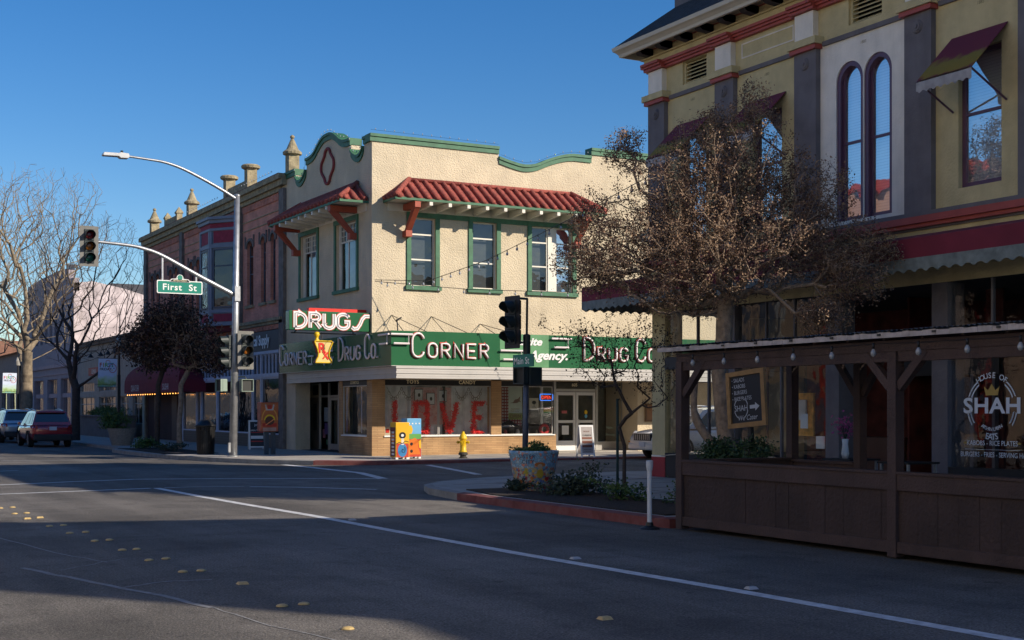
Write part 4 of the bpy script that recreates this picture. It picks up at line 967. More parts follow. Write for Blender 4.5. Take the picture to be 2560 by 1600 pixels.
for i in range(3):
    p, q = Vector((*pl_[i], 0)), Vector((*pl_[i + 1], 0)); L_ = (q - p).length; t_ = (q - p) / L_; nn = Vector((-t_.y, t_.x, 0))
    if nn.dot(Vector((-1, 0, 0))) < -.01 or (nn.x > 0): nn = -nn
    TB3 = lambda s, d, z, p=p, t_=t_, nn=nn: tuple(p + t_ * s + nn * d + Vector((0, 0, z)))
    m = MB(TB3)
    for z0, z1 in ((5.6, 5.94), (9.08, 9.6)): m.box((.2, .004, z0), (L_ - .2, .02, z1))
    m.parts('bay_panel', m_wine, b1)
    m = MB(TB3); m.box((.0, .0, 5.56), (.13, .06, 9.6)); m.box((L_ - .13, .0, 5.56), (L_, .06, 9.6)); m.parts('bay_post', m_bluegrey, b1)
    window(TB3, b1, .2, L_ - .2, 6.2, 8.8, .06, m_navy, rails=(8.05,), glass=m_glassup, back=m_tanrefl if i == 0 else m_dark, bd=.052, fw=.06)
bayb = MB(); bayband(bayb, 5.16, 5.41, -.1, 0); bayb.build('bay_base', M('bay_base_red', (.13, .012, .015), .8), b1)
# shopfronts
mb = MB(TB); mb.box((51.42, 0, 4.12), (57.4, .1, 4.94)); mb.build('sign_board', M('slate_board', (.035, .04, .055), .6), bb)
mb = MB(TB); text(mb, 'Medical Supply', .42, lambda a, b, e: (54.1 - a, .15, 4.38 + b), off=.035, sx=.9, ext=0); mb.build('shop_lettering', M('letter_pale', (.85, .87, .9), .5), bb)
def shopfront(y0, y1, panes, tile, label=None, trans=True, base=.7):
    mb = MB(TB)
    mb.box((y0, 0, 4.0), (y1, .12, 4.12)); mb.box((y0, 0, 3.04), (y1, .1, 3.2))
    for p in panes: mb.box((p - .07, .001, .15 if p in (panes[0], panes[-1]) else base), (p + .07, .08, 4.0))
    for i in range(len(panes) - 1):
        a, b = panes[i] + .07, panes[i + 1] - .07; mb.box((a, .002, 2.97), (b, .05, 3.04)); mb.box((a, .002, base), (b, .05, base + .06))
        if trans:
            k = max(1, round((b - a) / .48)); ww = (b - a) / k
            for j in range(k):
                spandrel(mb, a + j * ww + .03, a + (j + 1) * ww - .03, 3.75, 4.0, .05, 0); mb.box((a + j * ww - .03, .003, 3.2), (a + j * ww + .03, .06, 4.0))
    mb.build('shopfront_frame', m_lightblue, bb)
    g = MB(TB); g.quad((y0, 0, base), (y1, 0, base), (y1, 0, 4.05), (y0, 0, 4.05)); g.build('shop_glass', glassmat('shop_glass_d', (.6, .62, .62), .02, .03), bb)
    mb = MB(TB); mb.box((y0, -.05, .1), (y1, .045, base)); mb.build('stall_riser', tile, bb)
m_tiledark = stripemat('black_tile', (.02, .02, .024), (.10, .10, .12), 2, 9, .9, .4)
shopfront(51.45, 57.45, [51.5, 53.85, 55.0, 57.4], m_tiledark)
shopfront(57.5, 66.2, [57.55, 60.2, 62.8, 63.6, 66.1], m_tiledark)
mb = MB(TB); mb.box((51.45, -2.4, .12), (66.2, -2.35, 5)); mb.build('shop_interior', M('shop_interior_brown', (.05, .035, .03), .9, var=.6, vs=2.5), bb)
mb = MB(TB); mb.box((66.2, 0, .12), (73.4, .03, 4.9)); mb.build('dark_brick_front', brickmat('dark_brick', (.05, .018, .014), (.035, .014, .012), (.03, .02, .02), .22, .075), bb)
mb = MB(TB)
for y in (67.2, 70.8): mb.box((y, .03, .15), (y + 1.0, .07, 2.4))
mb.build('door', M('door_brown', (.07, .03, .015), .6), bb)
mb = MB(TB); mb.box((73.42, 0, .12), (73.92, .2, 2.9)); mb.build('pilaster', M('pale_green_paint', (.25, .3, .25), .7), bb)
# domed maroon awning with lights
m_maroon = M('maroon_canvas', (.2, .02, .035), .85, var=.12)
aw = thing('maroon_awning', 'dark maroon domed restaurant awning behind the small dark trees', 'awning', (BX, 62.5, 2.5))
mb = MB(TB)
n = 10; rows = []
for k in range(n + 1):
    a = R(90 * k / n); d = 1.3 * math.sin(R(90) * (1 - k / n) if 0 else a) ; d = 1.3 * math.sin(a); z = 3.05 + 1.15 * math.cos(a)
    e = 1.6 * (1 - math.sin(a))
    rows.append([(62.2 + e, d, z), (73.3 - e, d, z)])
vs = [p for r in rows for p in r]; fs = [(2 * i, 2 * i + 1, 2 * i + 3, 2 * i + 2) for i in range(n)]
mb.add(vs, fs)
for sd in (0, 1): mb.add([r[sd] for r in rows] + [(62.2 if sd == 0 else 73.3, 0, 3.05)], [tuple(range(n + 2))])
mb.box((62.2, 0, 2.56), (73.3, 1.3, 3.05)); mb.build('canvas', m_maroon, aw)
mb = MB(TB); text(mb, 'OSAKA SUSHI', .34, lambda a, b, e: (70.9 - a, 1.306, 2.66 + b), sx=.62, off=.012); text(mb, 'SUSHI', .3, lambda a, b, e: (64.6 - a, 1.306, 2.68 + b), sx=1.1, off=.015); mb.build('lettering', M('awning_letters', (.55, .5, .5), .6), aw)
m_lit = M('lit_bulb', (1, .6, .2), .4, var=0, emit=(1, .38, .08), es=3)
bl = None
for y in np.linspace(62.6, 73, 22):
    if bl is None:
        m = MB(); m.lathe([(.01, .028), (.028, 0), (.01, -.028)], (0, 0, 0), 6); bl = m.build('bulb', m_lit); bl.parent = aw; OFF.pop(bl); q_ = bl
    else: q_ = bl.copy(); C.objects.link(q_); q_.parent = aw
    q_.location = Vector((BX - 1.2, y, 2.48)) - Vector((BX, 62.5, 2.5))
# ================================================================ low cream shop building
cb = thing('cream_building', 'low cream one-storey shop building behind the hanging banner', 'building', (17.9, 74, 0))
TC = FX(17.9)
m_cream = M('cream_wall', (.38, .34, .29), .9, var=.12, bump=.2); m_creamT = M('cream_trim', (.5, .47, .42), .8)
ops = [(75.2, 78.0, .9, 2.5), (79.1, 81.4, .9, 2.5), (82.4, 87.2, .9, 2.5), (88.6, 93.4, .9, 2.5), (82.4, 87.2, 2.85, 3.45), (88.6, 93.4, 2.85, 3.45), (76, 79.5, 2.85, 3.45)]
mb = MB(TC); wallgrid(mb, 74, 94, .1, 6.0, ops, .25); mb.box((74, -20, 5.7), (94, -.3, 5.8)); mb.build('wall', m_cream, cb)
mb = MB(TC); mb.box((74, -20, .1), (94, -2.5, 5.6)); mb.build('core', m_dark, cb)
mb = MB(TC)
for i in range(30): mb.box((74 + i * .667, -.1, 6.0), (74 + i * .667 + .6, .25, 6.12))
mb.box((74, -.3, 5.82), (94.1, .2, 6.0)); mb.build('tile_coping', M('coping_brown', (.16, .12, .09), .9), cb)
for a, b, c, d in ops[:4]: window(TC, cb, a, b, c, d, -.1, m_creamT, rails=(2.05,), mulls=(a + (b - a) * .33, a + (b - a) * .66), glass=m_glass)
for a, b, c, d in ops[4:]: window(TC, cb, a, b, c, d, -.1, m_creamT, mulls=tuple(a + (b - a) * k / 8 for k in range(1, 8)), glass=m_glass, fw=.04)
mb = MB(TC); mb.box((86.6, 0, 3.9), (89.9, .12, 4.4)); mb.build('sign_board', M('sign_rust', (.4, .05, .03), .6), cb); mb = MB(TC); text(mb, 'OSMAN', .3, lambda a, b, e: (88.2 - a, .125, 4.0 + b)); mb.build('lettering', m_whit2, cb)
gp = 'gooseneck lamps on the cream wall'
gl = None
for i, y in enumerate((76, 78, 80, 82, 84, 87, 91)):
    if gl is None:
        gl = thing('gooseneck_lamp', '', 'wall lamp', (17.9, y, 5.2), group=gp, local=True)
        m = MB(); m.tube([(0, 0, 0), (-.25, 0, .2), (-.5, 0, .15), (-.55, 0, 0)], .025, 5); m.build('arm', m_black, gl); m = MB(); m.lathe([(.04, 0), (.08, -.06), (.2, -.22)], (-.55, 0, 0), 10); m.build('shade', m_black, gl); q_ = gl
    else: q_ = dup(gl, (17.9, y, 5.2))
    q_['label'] = 'black gooseneck lamp on the cream wall, %s from the right' % ['first', 'second', 'third', 'fourth', 'fifth', 'sixth', 'seventh'][i]
mb = MB(); mb.box((16.2, 75, .1), (17.4, 87, 1.3)); mb.box((16.1, 75, 1.3), (17.5, 87, 1.38)); o = mb.build('planter_wall', M('grey_brick_planter', (.13, .12, .12), .9, var=.2, bump=.3)); tag(o, 'long grey raised planter wall in front of the cream shops', 'planter')
# ================================================================ pink two-storey building
pk = thing('pink_building', 'tall dusty pink building with a curved gable and square ground-floor piers', 'building', (17.7, 94.5, 0))
TP = FX(17.7)
m_pink = M('pink_shaded', (.37, .32, .34), .9, var=.1, bump=.2); m_pinkT = M('pink_trim', (.44, .34, .35), .8)  # street front's pink is greyed to carry its shade
ops = [(95.4, 99.2, .6, 3.9), (100.6, 104.6, .6, 3.9), (106.2, 110.4, .6, 3.9), (111.6, 114.4, .6, 3.9)] + [(y, y + 1.1, 6.6, 9.2) for y in (100.5, 102.5, 104.5, 106.5, 108.5, 110.5)]
mb = MB(TP); wallgrid(mb, 94.5, 115.5, .1, 9.8, ops, .4)
mb.prism([(94.5, 9.8), (94.5, 10.7), (96.2, 10.75), (96.2, 11.5), (100, 11.65), (108, 11.65), (113.5, 11.5), (113.5, 10.6), (115.5, 10.6), (115.5, 9.8)], -.4, 0, 'y')
mb.prism([(17.72, .1), (17.72, 10.3), (19.2, 10.6), (20.5, 10.3), (22.5, 9.5), (40, 9.2), (40, .1)], 94.5, 94.8, 'y') if 0 else None
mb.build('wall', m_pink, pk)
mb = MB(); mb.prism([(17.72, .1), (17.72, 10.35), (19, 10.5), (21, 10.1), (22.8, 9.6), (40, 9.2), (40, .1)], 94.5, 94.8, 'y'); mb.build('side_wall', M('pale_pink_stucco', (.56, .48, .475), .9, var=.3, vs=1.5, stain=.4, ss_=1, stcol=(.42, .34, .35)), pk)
mb = MB(TP); mb.box((94.9, -22, .1), (115.4, -1.6, 9.2)); mb.build('core', m_dark, pk)
mb = MB(TP); mb.box((94.4, 0, 4.7), (115.6, .15, 4.95)); mb.box((94.4, 0, 4.2), (115.6, .08, 4.3)); mb.box((94.9, -.3, 2.55), (115.4, -.12, 2.85)); mb.build('moulding', m_pinkT, pk)
for a, b, c, d in ops: window(TP, pk, a, b, c, d, -.2, m_pinkT if c < 1 else m_dark, rails=(2.7,) if c < 1 else (8,), mulls=tuple(a + (b - a) * k / 6 for k in range(1, 6)) if c < 1 else (), glass=m_glass, back=m_dark if c > 1 else None, bd=.15)
mb = MB(); mb.box((20.2, 94.85, 9.3), (40, 95.0, 10.45)); mb.box((19.5, 95.2, 9.4), (40, 115, 9.75)); mb.box((17.6, 96.0, 11.52), (18.3, 96.3, 11.75)); mb.box((26, 96, 9.7), (27, 97, 10.4)); mb.build('roof', M('grey_roof', (.06, .06, .07), .8), pk)
# farther street frontage, seen between the bare trees
fb = thing('far_building', 'distant low tan building past the pink one at the left edge', 'building', (17.7, 117, 0))
TF = FX(17.6)
ops = [(119 + k * 5, 122 + k * 5, .5, 3.2) for k in range(6)]
mb = MB(TF); wallgrid(mb, 117, 150, .1, 6.5, ops, .3); mb.build('wall', M('tan_wall', (.3, .24, .2), .9, var=.15), fb)
mb = MB(TF); mb.box((117.1, -25, .1), (150, -.8, 6.2)); mb.build('core', m_dark, fb)
mb = MB(TF); mb.add([(116.8, .5, 6.4), (150, .5, 6.4), (150, -4, 7.6), (116.8, -4, 7.6), (116.8, -4, 6.4)], [(0, 1, 2, 3), (0, 3, 4)]); mb.build('roof', M('far_roof_tile', (.22, .08, .05), .8), fb)
for a, b, c, d in ops: window(TF, fb, a, b, c, d, -.15, m_pinkT, glass=m_glass, back=m_dark, bd=.2)
fb = thing('far_building', 'farthest rust-brown two-storey block closing the street at left', 'building', (17.7, 151, 0))
mb = MB(TF); mb.box((151, -25, .1), (260, 0, 9)); mb.build('wall', M('rust_wall', (.24, .12, .08), .9, var=.2), fb)
mb = MB(TF)
for y in range(153, 258, 5): mb.box((y, 0, 5.2), (y + 1.6, .03, 7.6)); mb.box((y, 0, .6), (y + 3.4, .03, 3))
mb.parts('window', m_navy, fb)
# ================================================================ olive Victorian building at right
XR = 18.2; TR = FX(XR); YE = 26.3
rb = thing('olive_building', 'ornate olive and grey Victorian corner building with red mouldings and arched windows', 'building', (XR, YE, 0))
m_olive = M('olive_stucco', (.60, .50, .27), .9, var=.1, bump=.4, bs=22, streak=.1, stain=.2, ss_=1.3, stcol=(.42, .37, .22)); m_char = M('charcoal_paint', (.16, .145, .155), .85, var=.14, bump=.2, bs=30, streak=.15); m_cwhite = M('cream_white', (.85, .79, .7), .85, var=.06, bump=.3, bs=25, streak=.15)
m_rmould = M('moulding_red', (.38, .075, .06), .6, var=.1); m_plum = M('plum_sash', (.11, .05, .09), .4, var=.1); m_shingle = M('asphalt_shingle', (.03, .03, .032), .95, var=.5, vs=9, bump=.9, bs=12)
Y0 = 13.6    # end of the tall part, outside the picture, set to let sun onto the tree
pil = [(25.65, 26.3), (23.08, 23.73), (20.45, 21.1), (17.42, 18.07), (14.86, 15.51)]
aw_ = [(24.2, 25.15), (21.62, 22.57), (15.95, 16.9)]
ops = [(a, b, 5.62, 8.0) for a, b in aw_] + [(19.26, 20.0, 5.4, 8.48), (18.5, 19.24, 5.4, 8.48), (24.18, 25.08, 9.17, 9.68), (18.75, 19.65, 9.17, 9.68)]
mb = MB(TR); wallgrid(mb, Y0, YE, 5.2, 10.05, [o for o in ops if o[0] not in (19.26, 18.5)], .25) if 0 else None
def sub(ops_): return [o for o in ops if o not in ops_]
arch_ops = [ops[3], ops[4]]
mb = MB(TR)
wallgrid(mb, Y0, 18.07, 5.3, 10.05, [ops[2]], .25); wallgrid(mb, 20.45, YE, 5.3, 10.05, [ops[0], ops[1], ops[5]], .25); wallgrid(mb, 18.07, 20.45, 8.98, 10.05, [ops[6]], .25)
mb.build('wall', m_olive, rb)
mb = MB(TR); wallgrid(mb, 18.07, 20.45, 5.3, 8.98, arch_ops, .2)
for a, b, c, d in arch_ops: spandrel(mb, a, b, d - .37, d, 0, -.2, n=12)
mb.build('arched_window_panel', m_cwhite, rb)
# volumes
mb = MB(); mb.box((XR + .5, Y0, 4.9), (23.39, YE - .3, 10.3)); mb.box((23.4, Y0, 0), (42, YE - .02, 8.2)); mb.box((22.6, Y0, 0), (23.39, YE - .3, 4.9)); mb.build('core', m_dark, rb)
mb = MB(FX(0)); mb.T = None
def sidewall(mb, x0, x1, z0, z1, ops2, th=.25):
    # wall on the plane Y = YE facing +Y
    T2 = lambda s, d, z: (s, YE + d, z)
    m2 = MB(T2); wallgrid(m2, x0, x1, z0, z1, ops2, th); b = len(mb.v); mb.v += m2.v; mb.f += [[i + b for i in f] for f in m2.f]; mb.m += m2.m
mb = MB(); sidewall(mb, XR, 23.4, 4.3, 10.3, [], .2); sidewall(mb, 20.42, 42, 0, 4.3, [], .2); sidewall(mb, 23.4, 42, 4.3, 8.3, [], .2); mb.build('side_wall', m_olive, rb)
# pilasters with caps
mb = MB(TR); cp = MB(TR); cr = MB(TR); wb = MB(TR); ro = MB(TR)
for a, b in pil:
    mb.box((a, .0, 5.3), (b, .12, 8.9)); cr.box((a - .06, 0, 8.9), (b + .06, .2, 8.985)); cp.box((a - .1, 0, 8.99), (b + .1, .24, 9.13)); cp.box((a + .02, 0, 9.13), (b - .02, .13, 9.145))
    wb.box((a + .06, 0, 9.15), (b - .04, .14, 9.68))
    c_ = ((a + b) / 2, .12, 8.66)
    for r_, d_ in ((.13, .03), (.10, .045), (.045, .065)): ro.T = TR; ro.add([(c_[0] + r_ * math.cos(t), .12, c_[2] + r_ * math.sin(t)) for t in np.linspace(0, 2 * math.pi, 17)[:-1]] + [(c_[0] + r_ * .85 * math.cos(t), .12 + d_, c_[2] + r_ * .85 * math.sin(t)) for t in np.linspace(0, 2 * math.pi, 17)[:-1]], [tuple(range(16, 32))] + [(i, (i + 1) % 16, 16 + (i + 1) % 16, 16 + i) for i in range(16)])
mb.parts('pilaster', m_char, rb); cp.parts('capital', m_olive, rb, per=2); cr.parts('capital_band', m_rmould, rb); wb.parts('frieze_block', m_cwhite, rb); ro.parts('rosette', m_char, rb, per=3)
mb = MB(TR)
segs = [(Y0, 14.76), (15.61, 17.32), (18.17, 20.35), (21.2, 22.98), (23.83, 25.55)]
for a, b in segs: mb.box((a, 0, 8.93), (b, .05, 9.02))
mb.parts('string_course', m_char, rb)
mb = MB(TR)
for k, (z0, z1, d) in enumerate(((9.69, 9.75, .1), (9.75, 9.8, .15), (9.8, 9.86, .2))):
    mb.box((Y0, 0, z0), (YE + d, d, z1))
    for a, b in pil: mb.box((a - .02, d + .001, z0 + .002), (b + .04, d + .12, z1 - .001))
mb.build('red_moulding', m_rmould, rb)
mb = MB(TR); mb.box((Y0, 0, 9.861), (YE + .14, .14, 10.0)); mb.box((Y0, 0, 10.0), (YE + .2, .2, 10.03)); mb.box((Y0, 0, 10.03), (YE + .1, .1, 10.3)); mb.build('frieze', m_olive, rb)
mb = MB(TR); mb.box((Y0, .1, 10.22), (YE + .42, .75, 10.26)); mb.build('soffit', M('soffit_tan', (.5, .4, .3), .8), rb)
mb = MB(TR); bk = MB(TR)
for y in np.arange(26.2, Y0, -.775):
    bk.prism([(.201, 10.04), (.46, 10.08), (.5, 10.13), (.5, 10.215), (.201, 10.215)], y - .1, y + .1, 'x')
bk2 = MB(TR)
# (s along x of the local frame, d, z): prism above is in (d, z) extruded along s
bk.v = []; bk.f = []; bk.m = []
for y in np.arange(26.2, Y0, -.775):
    pts = [(.11, 10.04), (.42, 10.07), (.48, 10.12), (.48, 10.215), (.11, 10.215)]
    n = len(pts); vs = [(y - .1, a, b) for a, b in pts] + [(y + .1, a, b) for a, b in pts]
    bk.add(vs, [tuple(range(n)), tuple(range(n, 2 * n))] + [(i, (i + 1) % n, n + (i + 1) % n, n + i) for i in range(n)])
bk.parts('eave_bracket', m_char, rb)
mb = MB(TR); mb.box((Y0, .1, 10.2), (YE + .1, .13, 10.219)); mb.build('eave_red_line', m_rmould, rb)
# gutter (cyma profile) and mansard roof
gp_ = [(.6, 10.08), (.66, 10.08), (.68, 10.14), (.74, 10.19), (.8, 10.22), (.82, 10.3), (.6, 10.3)]
mb = MB()
def gut(pts, m=0):
    n = len(pts); A = [(XR - d, Y0, z) for d, z in pts]; B = [(XR - d, YE + d * .62, z) for d, z in pts]; Cc = [(23.5, YE + d * .62, z) for d, z in pts]
    mb.add(A + B + Cc, [(i, (i + 1) % n, n + (i + 1) % n, n + i) for i in range(n)] + [(n + i, n + (i + 1) % n, 2 * n + (i + 1) % n, 2 * n + i) for i in range(n)] + [tuple(range(n))], m)
gut(gp_); mb.build('gutter', M('gutter_cream', (.58, .52, .42), .5, var=.06), rb)
mb = MB()
rz = 11.3
A = [(XR - .8, 11.9, 10.3), (XR - .8, YE + .5, 10.3), (23.5, YE + .5, 10.3)]; B = [(XR + .5, 11.9, rz), (XR + .5, YE - .35, rz), (23.5, YE - .35, rz)]
mb.add(A + B, [(0, 1, 4, 3), (1, 2, 5, 4)]); mb.add([(XR - .8, Y0, 10.3), (XR + .5, Y0, rz), (23.5, Y0, rz), (23.5, Y0, 10.3)], [(0, 1, 2, 3)]); mb.build('mansard_roof', m_shingle, rb)
mb = MB(); mb.box((XR + .45, Y0, rz - .1), (23.4, YE - .28, 11.62)); mb.box((XR + .38, Y0, 11.62), (23.45, YE - .2, 11.72)); mb.box((XR + .5, Y0, 11.72), (23.4, YE - .3, 12.2)); mb.build('roof_parapet', M('grey_parapet', (.15, .14, .15), .9, var=.2, bump=.3), rb)
# frieze panel and louvres
mb = MB(TR)
y0, y1, z0, z1 = 21.24, 22.92, 9.27, 9.59
for a, b, c, d in ((y0, y1, z0, z0 + .025), (y0, y1, z1 - .025, z1), (y0, y0 + .025, z0 + .026, z1 - .026), (y1 - .025, y1, z0 + .026, z1 - .026)): mb.box((a, 0, c), (b, .015, d))
mb.build('frieze_panel', m_cwhite, rb)
for a, b, c, d in (ops[5], ops[6]):
    mb = MB(TR); mb.box((a, -.2, c), (a + .06, -.05, d)); mb.box((b - .06, -.2, c), (b, -.05, d))
    for k in range(6):
        z = c + .03 + k * .083
        mb.add([(a + .06, -.06, z), (b - .06, -.06, z), (b - .06, -.18, z + .07), (a + .06, -.18, z + .07), (a + .06, -.06, z + .015), (b - .06, -.06, z + .015), (b - .06, -.18, z + .085), (a + .06, -.18, z + .085)], [(0, 1, 2, 3), (4, 5, 6, 7), (0, 1, 5, 4), (2, 3, 7, 6)])
    mb.build('louvre_vent', m_olive, rb)
# windows
m_bl = stripemat('venetian_blind', (.92, .92, .92), (.66, .68, .7), 2, 18, .82, .8)
m_gR = glassmat('sky_reflecting_glass', (.93, .95, .96), .42, .015)
for a, b, c, d in ops[:3]: window(TR, rb, a, b, c, d, -.1, m_plum, rails=(6.9,), glass=m_gR, back=m_bl, bd=.14, fw=.09)
for a, b, c, d in arch_ops:
    fr = window(TR, rb, a + .06, b - .06, c, d - .06, -.1, m_plum, rails=(6.92,), glass=m_gR, back=m_bl, bd=.14, fw=.08, arch=1)
    mb = MB(TR); P = [((a + b) / 2 + (b - a) / 2 * math.cos(t), d - .37 + .37 * math.sin(t)) for t in np.linspace(0, math.pi, 15)]
    P = [(b, c)] + P + [(a, c)]
    ribbon(mb, [(x + (.04 if x < (a + b) / 2 - .02 else -.04 if x > (a + b) / 2 + .02 else 0), z - (.03 if z > d - .3 else 0)) for x, z in P], .1, lambda x, z, e: (x, e, z), -.19, -.03); mb.build('arch_frame', m_plum, fr)
for k, (y, t) in enumerate(((24.7, '1883'), (22.1, '1883'), (19.25, '1883'), (16.4, '1883'))):
    mb = MB(TR); text(mb, t, .06, lambda a, b, e, y=y: (y - a, .003, 8.74 + b), shear=.1); mb.build('plaster_number', M('worn_paint', (.2, .18, .1), .9), rb)
# base mouldings above the shop awning
mb = MB(TR); mb.box((Y0, 0, 5.22), (YE + .1, .16, 5.3)); mb.box((Y0, 0, 4.98), (YE + .1, .1, 5.02)); mb.build('sill_course', m_char, rb)
mb = MB(TR); mb.box((Y0, 0, 5.02), (YE + .2, .18, 5.09)); mb.box((Y0, 0, 5.09), (YE + .24, .24, 5.16)); mb.box((Y0, 0, 5.16), (YE + .2, .2, 5.22)); mb.build('red_sill_moulding', m_rmould, rb)
mb = MB(TR); mb.box((Y0, 0, 4.0), (YE, .06, 4.98)); mb.build('sign_band', m_olive, rb)
mb = MB(); mb.box((XR + .01, Y0, 4.0), (23.4, YE - .02, 4.3)); mb.build('shop_ceiling', M('ceiling_dark', (.06, .05, .045), .9), rb)
# small window awnings: maroon faded to yellow, pale scalloped valance
def fade():
    m = M('faded_awning', (.16, .02, .045), .85, var=.1); n = m.node_tree; b = n.nodes['Principled BSDF']
    geo = n.nodes.new('ShaderNodeNewGeometry'); sp = n.nodes.new('ShaderNodeSeparateXYZ'); n.links.new(geo.outputs['Position'], sp.inputs[0])
    nz = n.nodes.new('ShaderNodeTexNoise'); nz.inputs['Scale'].default_value = 4; nz.inputs['Detail'].default_value = 5; n.links.new(geo.outputs['Position'], nz.inputs['Vector'])
    ad = n.nodes.new('ShaderNodeMath'); ad.operation = 'MULTIPLY_ADD'; ad.inputs[1].default_value = .35; n.links.new(nz.outputs['Fac'], ad.inputs[0]); n.links.new(sp.outputs[2], ad.inputs[2])
    cr_ = n.nodes.new('ShaderNodeValToRGB'); mr_ = n.nodes.new('ShaderNodeMapRange'); mr_.inputs[1].default_value = 7.5; mr_.inputs[2].default_value = 8.3; n.links.new(ad.outputs[0], mr_.inputs[0]); n.links.new(mr_.outputs[0], cr_.inputs[0])
    e = cr_.color_ramp.elements; e[0].position = 0; e[0].color = (.13, .02, .045, 1); e[1].position = 1; e[1].color = (.14, .018, .045, 1)
    for p_, c_ in ((.12, (.16, .03, .03, 1)), (.22, (.25, .17, .02, 1)), (.45, (.22, .17, .03, 1)), (.6, (.15, .02, .04, 1))): k = e.new(p_); k.color = c_
    n.links.new(cr_.outputs[0], b.inputs['Base Color']); return m
m_fade = fade(); m_val = M('faded_valance', (.38, .36, .36), .9, var=.2, vs=6); m_valg = M('grey_green_valance', (.2, .23, .22), .9, var=.3, vs=5, stain=.4, ss_=4)
def scallop(mb, pts2, z0, zb, per, amp, m=0):
    # vertical cloth with a scalloped lower edge along a 2D polyline
    for i in range(len(pts2) - 1):
        a = Vector(pts2[i]); b = Vector(pts2[i + 1]); L_ = (b - a).length; k = max(4, int(L_ / per) * 5)
        for j in range(k):
            p = a.lerp(b, j / k); q = a.lerp(b, (j + 1) / k)
            za = zb + amp * abs(math.cos(math.pi * (L_ * j / k) / per)) ; zc = zb + amp * abs(math.cos(math.pi * (L_ * (j + 1) / k) / per))
            mb.add([(p.x, p.y, z0), (q.x, q.y, z0), (q.x, q.y, zc), (p.x, p.y, za)], [(0, 1, 2, 3)], m)
for i, (a, b) in enumerate(aw_):
    a2, b2 = a - .15, b + .13
    o = thing('window_awning', ['small faded maroon awning on the first upper window, mostly behind the leafy tree', 'small maroon awning half hidden at the top of the leafy tree', 'small maroon awning faded to yellow over the rightmost upper window'][i], 'awning', (XR, a, 7.3), group='small awnings over the upper windows')
    mb = MB(TR); zt, zf, D_ = 8.28, 7.42, .88
    mb.add([(a2, .02, zt), (b2, .02, zt), (b2, D_, zf), (a2, D_, zf), (a2, .02, zt - .02), (b2, .02, zt - .02), (b2, D_, zf - .02), (a2, D_, zf - .02)], [(0, 1, 2, 3), (4, 5, 6, 7), (0, 1, 5, 4), (1, 2, 6, 5), (2, 3, 7, 6), (3, 0, 4, 7)]); mb.build('canvas', m_fade, o)
    mb = MB(TR); scallop(mb, [(b2, .02), (b2, D_), (a2, D_), (a2, .02)], 7.42, 7.2, .16, .04); 
    mb2 = MB(TR)
    scallop(mb2, [(b2, D_), (a2, D_)], 7.42, 7.2, .16, .05); v = mb2.build('valance', m_val, o)
    mb = MB(TR)
    for s_ in (a2 + .03, b2 - .03): mb.tube([(s_, D_, 7.42), (s_, .02, 6.97)], .02, 5)
    mb.parts('support_arm', m_plum, o)
# continuous street awning wrapping the corner
sa = thing('street_awning', 'long maroon street awning with a grey scalloped edge wrapping the olive building', 'awning', (XR, YE, 4.2))
m_mar2 = M('maroon_awning_cloth', (.19, .022, .042), .85, var=.15, vs=1.5)
xf, yf = XR - 1.1, YE + 1.4
mb = MB()
mb.add([(XR - .07, Y0, 4.9), (XR - .07, YE + .07, 4.9), (24, YE + .07, 4.9), (xf, Y0, 4.68), (xf, yf, 4.68), (24, yf, 4.68), (xf, Y0, 4.34), (xf, yf, 4.34), (24, yf, 4.34)], [(0, 1, 4, 3), (1, 2, 5, 4), (3, 4, 7, 6), (4, 5, 8, 7)])
mb.build('canvas', m_mar2, sa, recalc=False)
mb = MB(); scallop(mb, [(xf, Y0), (xf, yf), (24, yf)], 4.34, 4.08, .26, .07); mb.build('valance', m_valg, sa)
mb = MB()
for y in (13, 15.2, 17.75, 20.4, 23, 25.9): mb.tube([(xf + .02, y, 4.36), (XR - .02, y, 4.5)], .018, 4)
mb.build('awning_frame', m_black, sa)
# ground floor: piers, glazing to both streets
mb = MB()
mb.box((XR, 25.78, .66), (XR + .5, YE, 4.0)); mb.build('corner_pier', m_olive, rb)
mb = MB(); mb.box((XR - .01, 25.77, .1), (XR + .51, YE + .01, .62)); mb.build('pier_base', M('base_red', (.33, .02, .025), .5, var=.1), rb)
mb = MB(); mb.box((XR - .012, 25.76, .62), (XR + .515, YE + .012, .66)); mb.build('pier_line', m_cwhite, rb)
mb = MB(TR)
for a, b in ((19.9, 20.28), (17.13, 17.5), (14.9, 15.3), (23.15, 23.4)): mb.box((a, -.4, .1), (b, .02, 4.0))
mb.parts('shop_pier', m_char, rb)
mb = MB(TR)
for a, b in ((20.28, 23.15), (23.4, 25.78), (15.3, 17.13), (11.9, 14.9)):
    mb.box((a, -.3, .1), (b, .0, .72)); mb.box((a, -.12, 2.67), (b, .0, 2.95))
mb.box((17.5, -1.8, 2.4), (19.9, -1.7, 2.7)); mb.parts('shopfront_frame', m_black, rb)
mb = MB(TR)
for a, b, k in ((20.28, 23.15, 2), (23.4, 25.78, 2), (15.3, 17.13, 1), (11.9, 14.9, 1)):
    for j in range(k):
        c0 = a + (b - a) * j / k; c1 = a + (b - a) * (j + 1) / k
        mb.quad((c0, -.08, .72), (c1, -.08, .72), (c1, -.08, 2.67), (c0, -.08, 2.67)); mb.quad((c0, -.08, 2.95), (c1, -.08, 2.95), (c1, -.08, 4), (c0, -.08, 4))
mb.parts('shop_glass', glassmat('restaurant_glass', (.92, .94, .94), .0, .02), rb)
mb = MB(TR)
for a, b, k in ((20.28, 23.15, 2), (23.4, 25.78, 3)):
    for j in range(1, k): c0 = a + (b - a) * j / k; mb.box((c0 - .02, -.12, .72), (c0 + .02, -.05, 2.67))
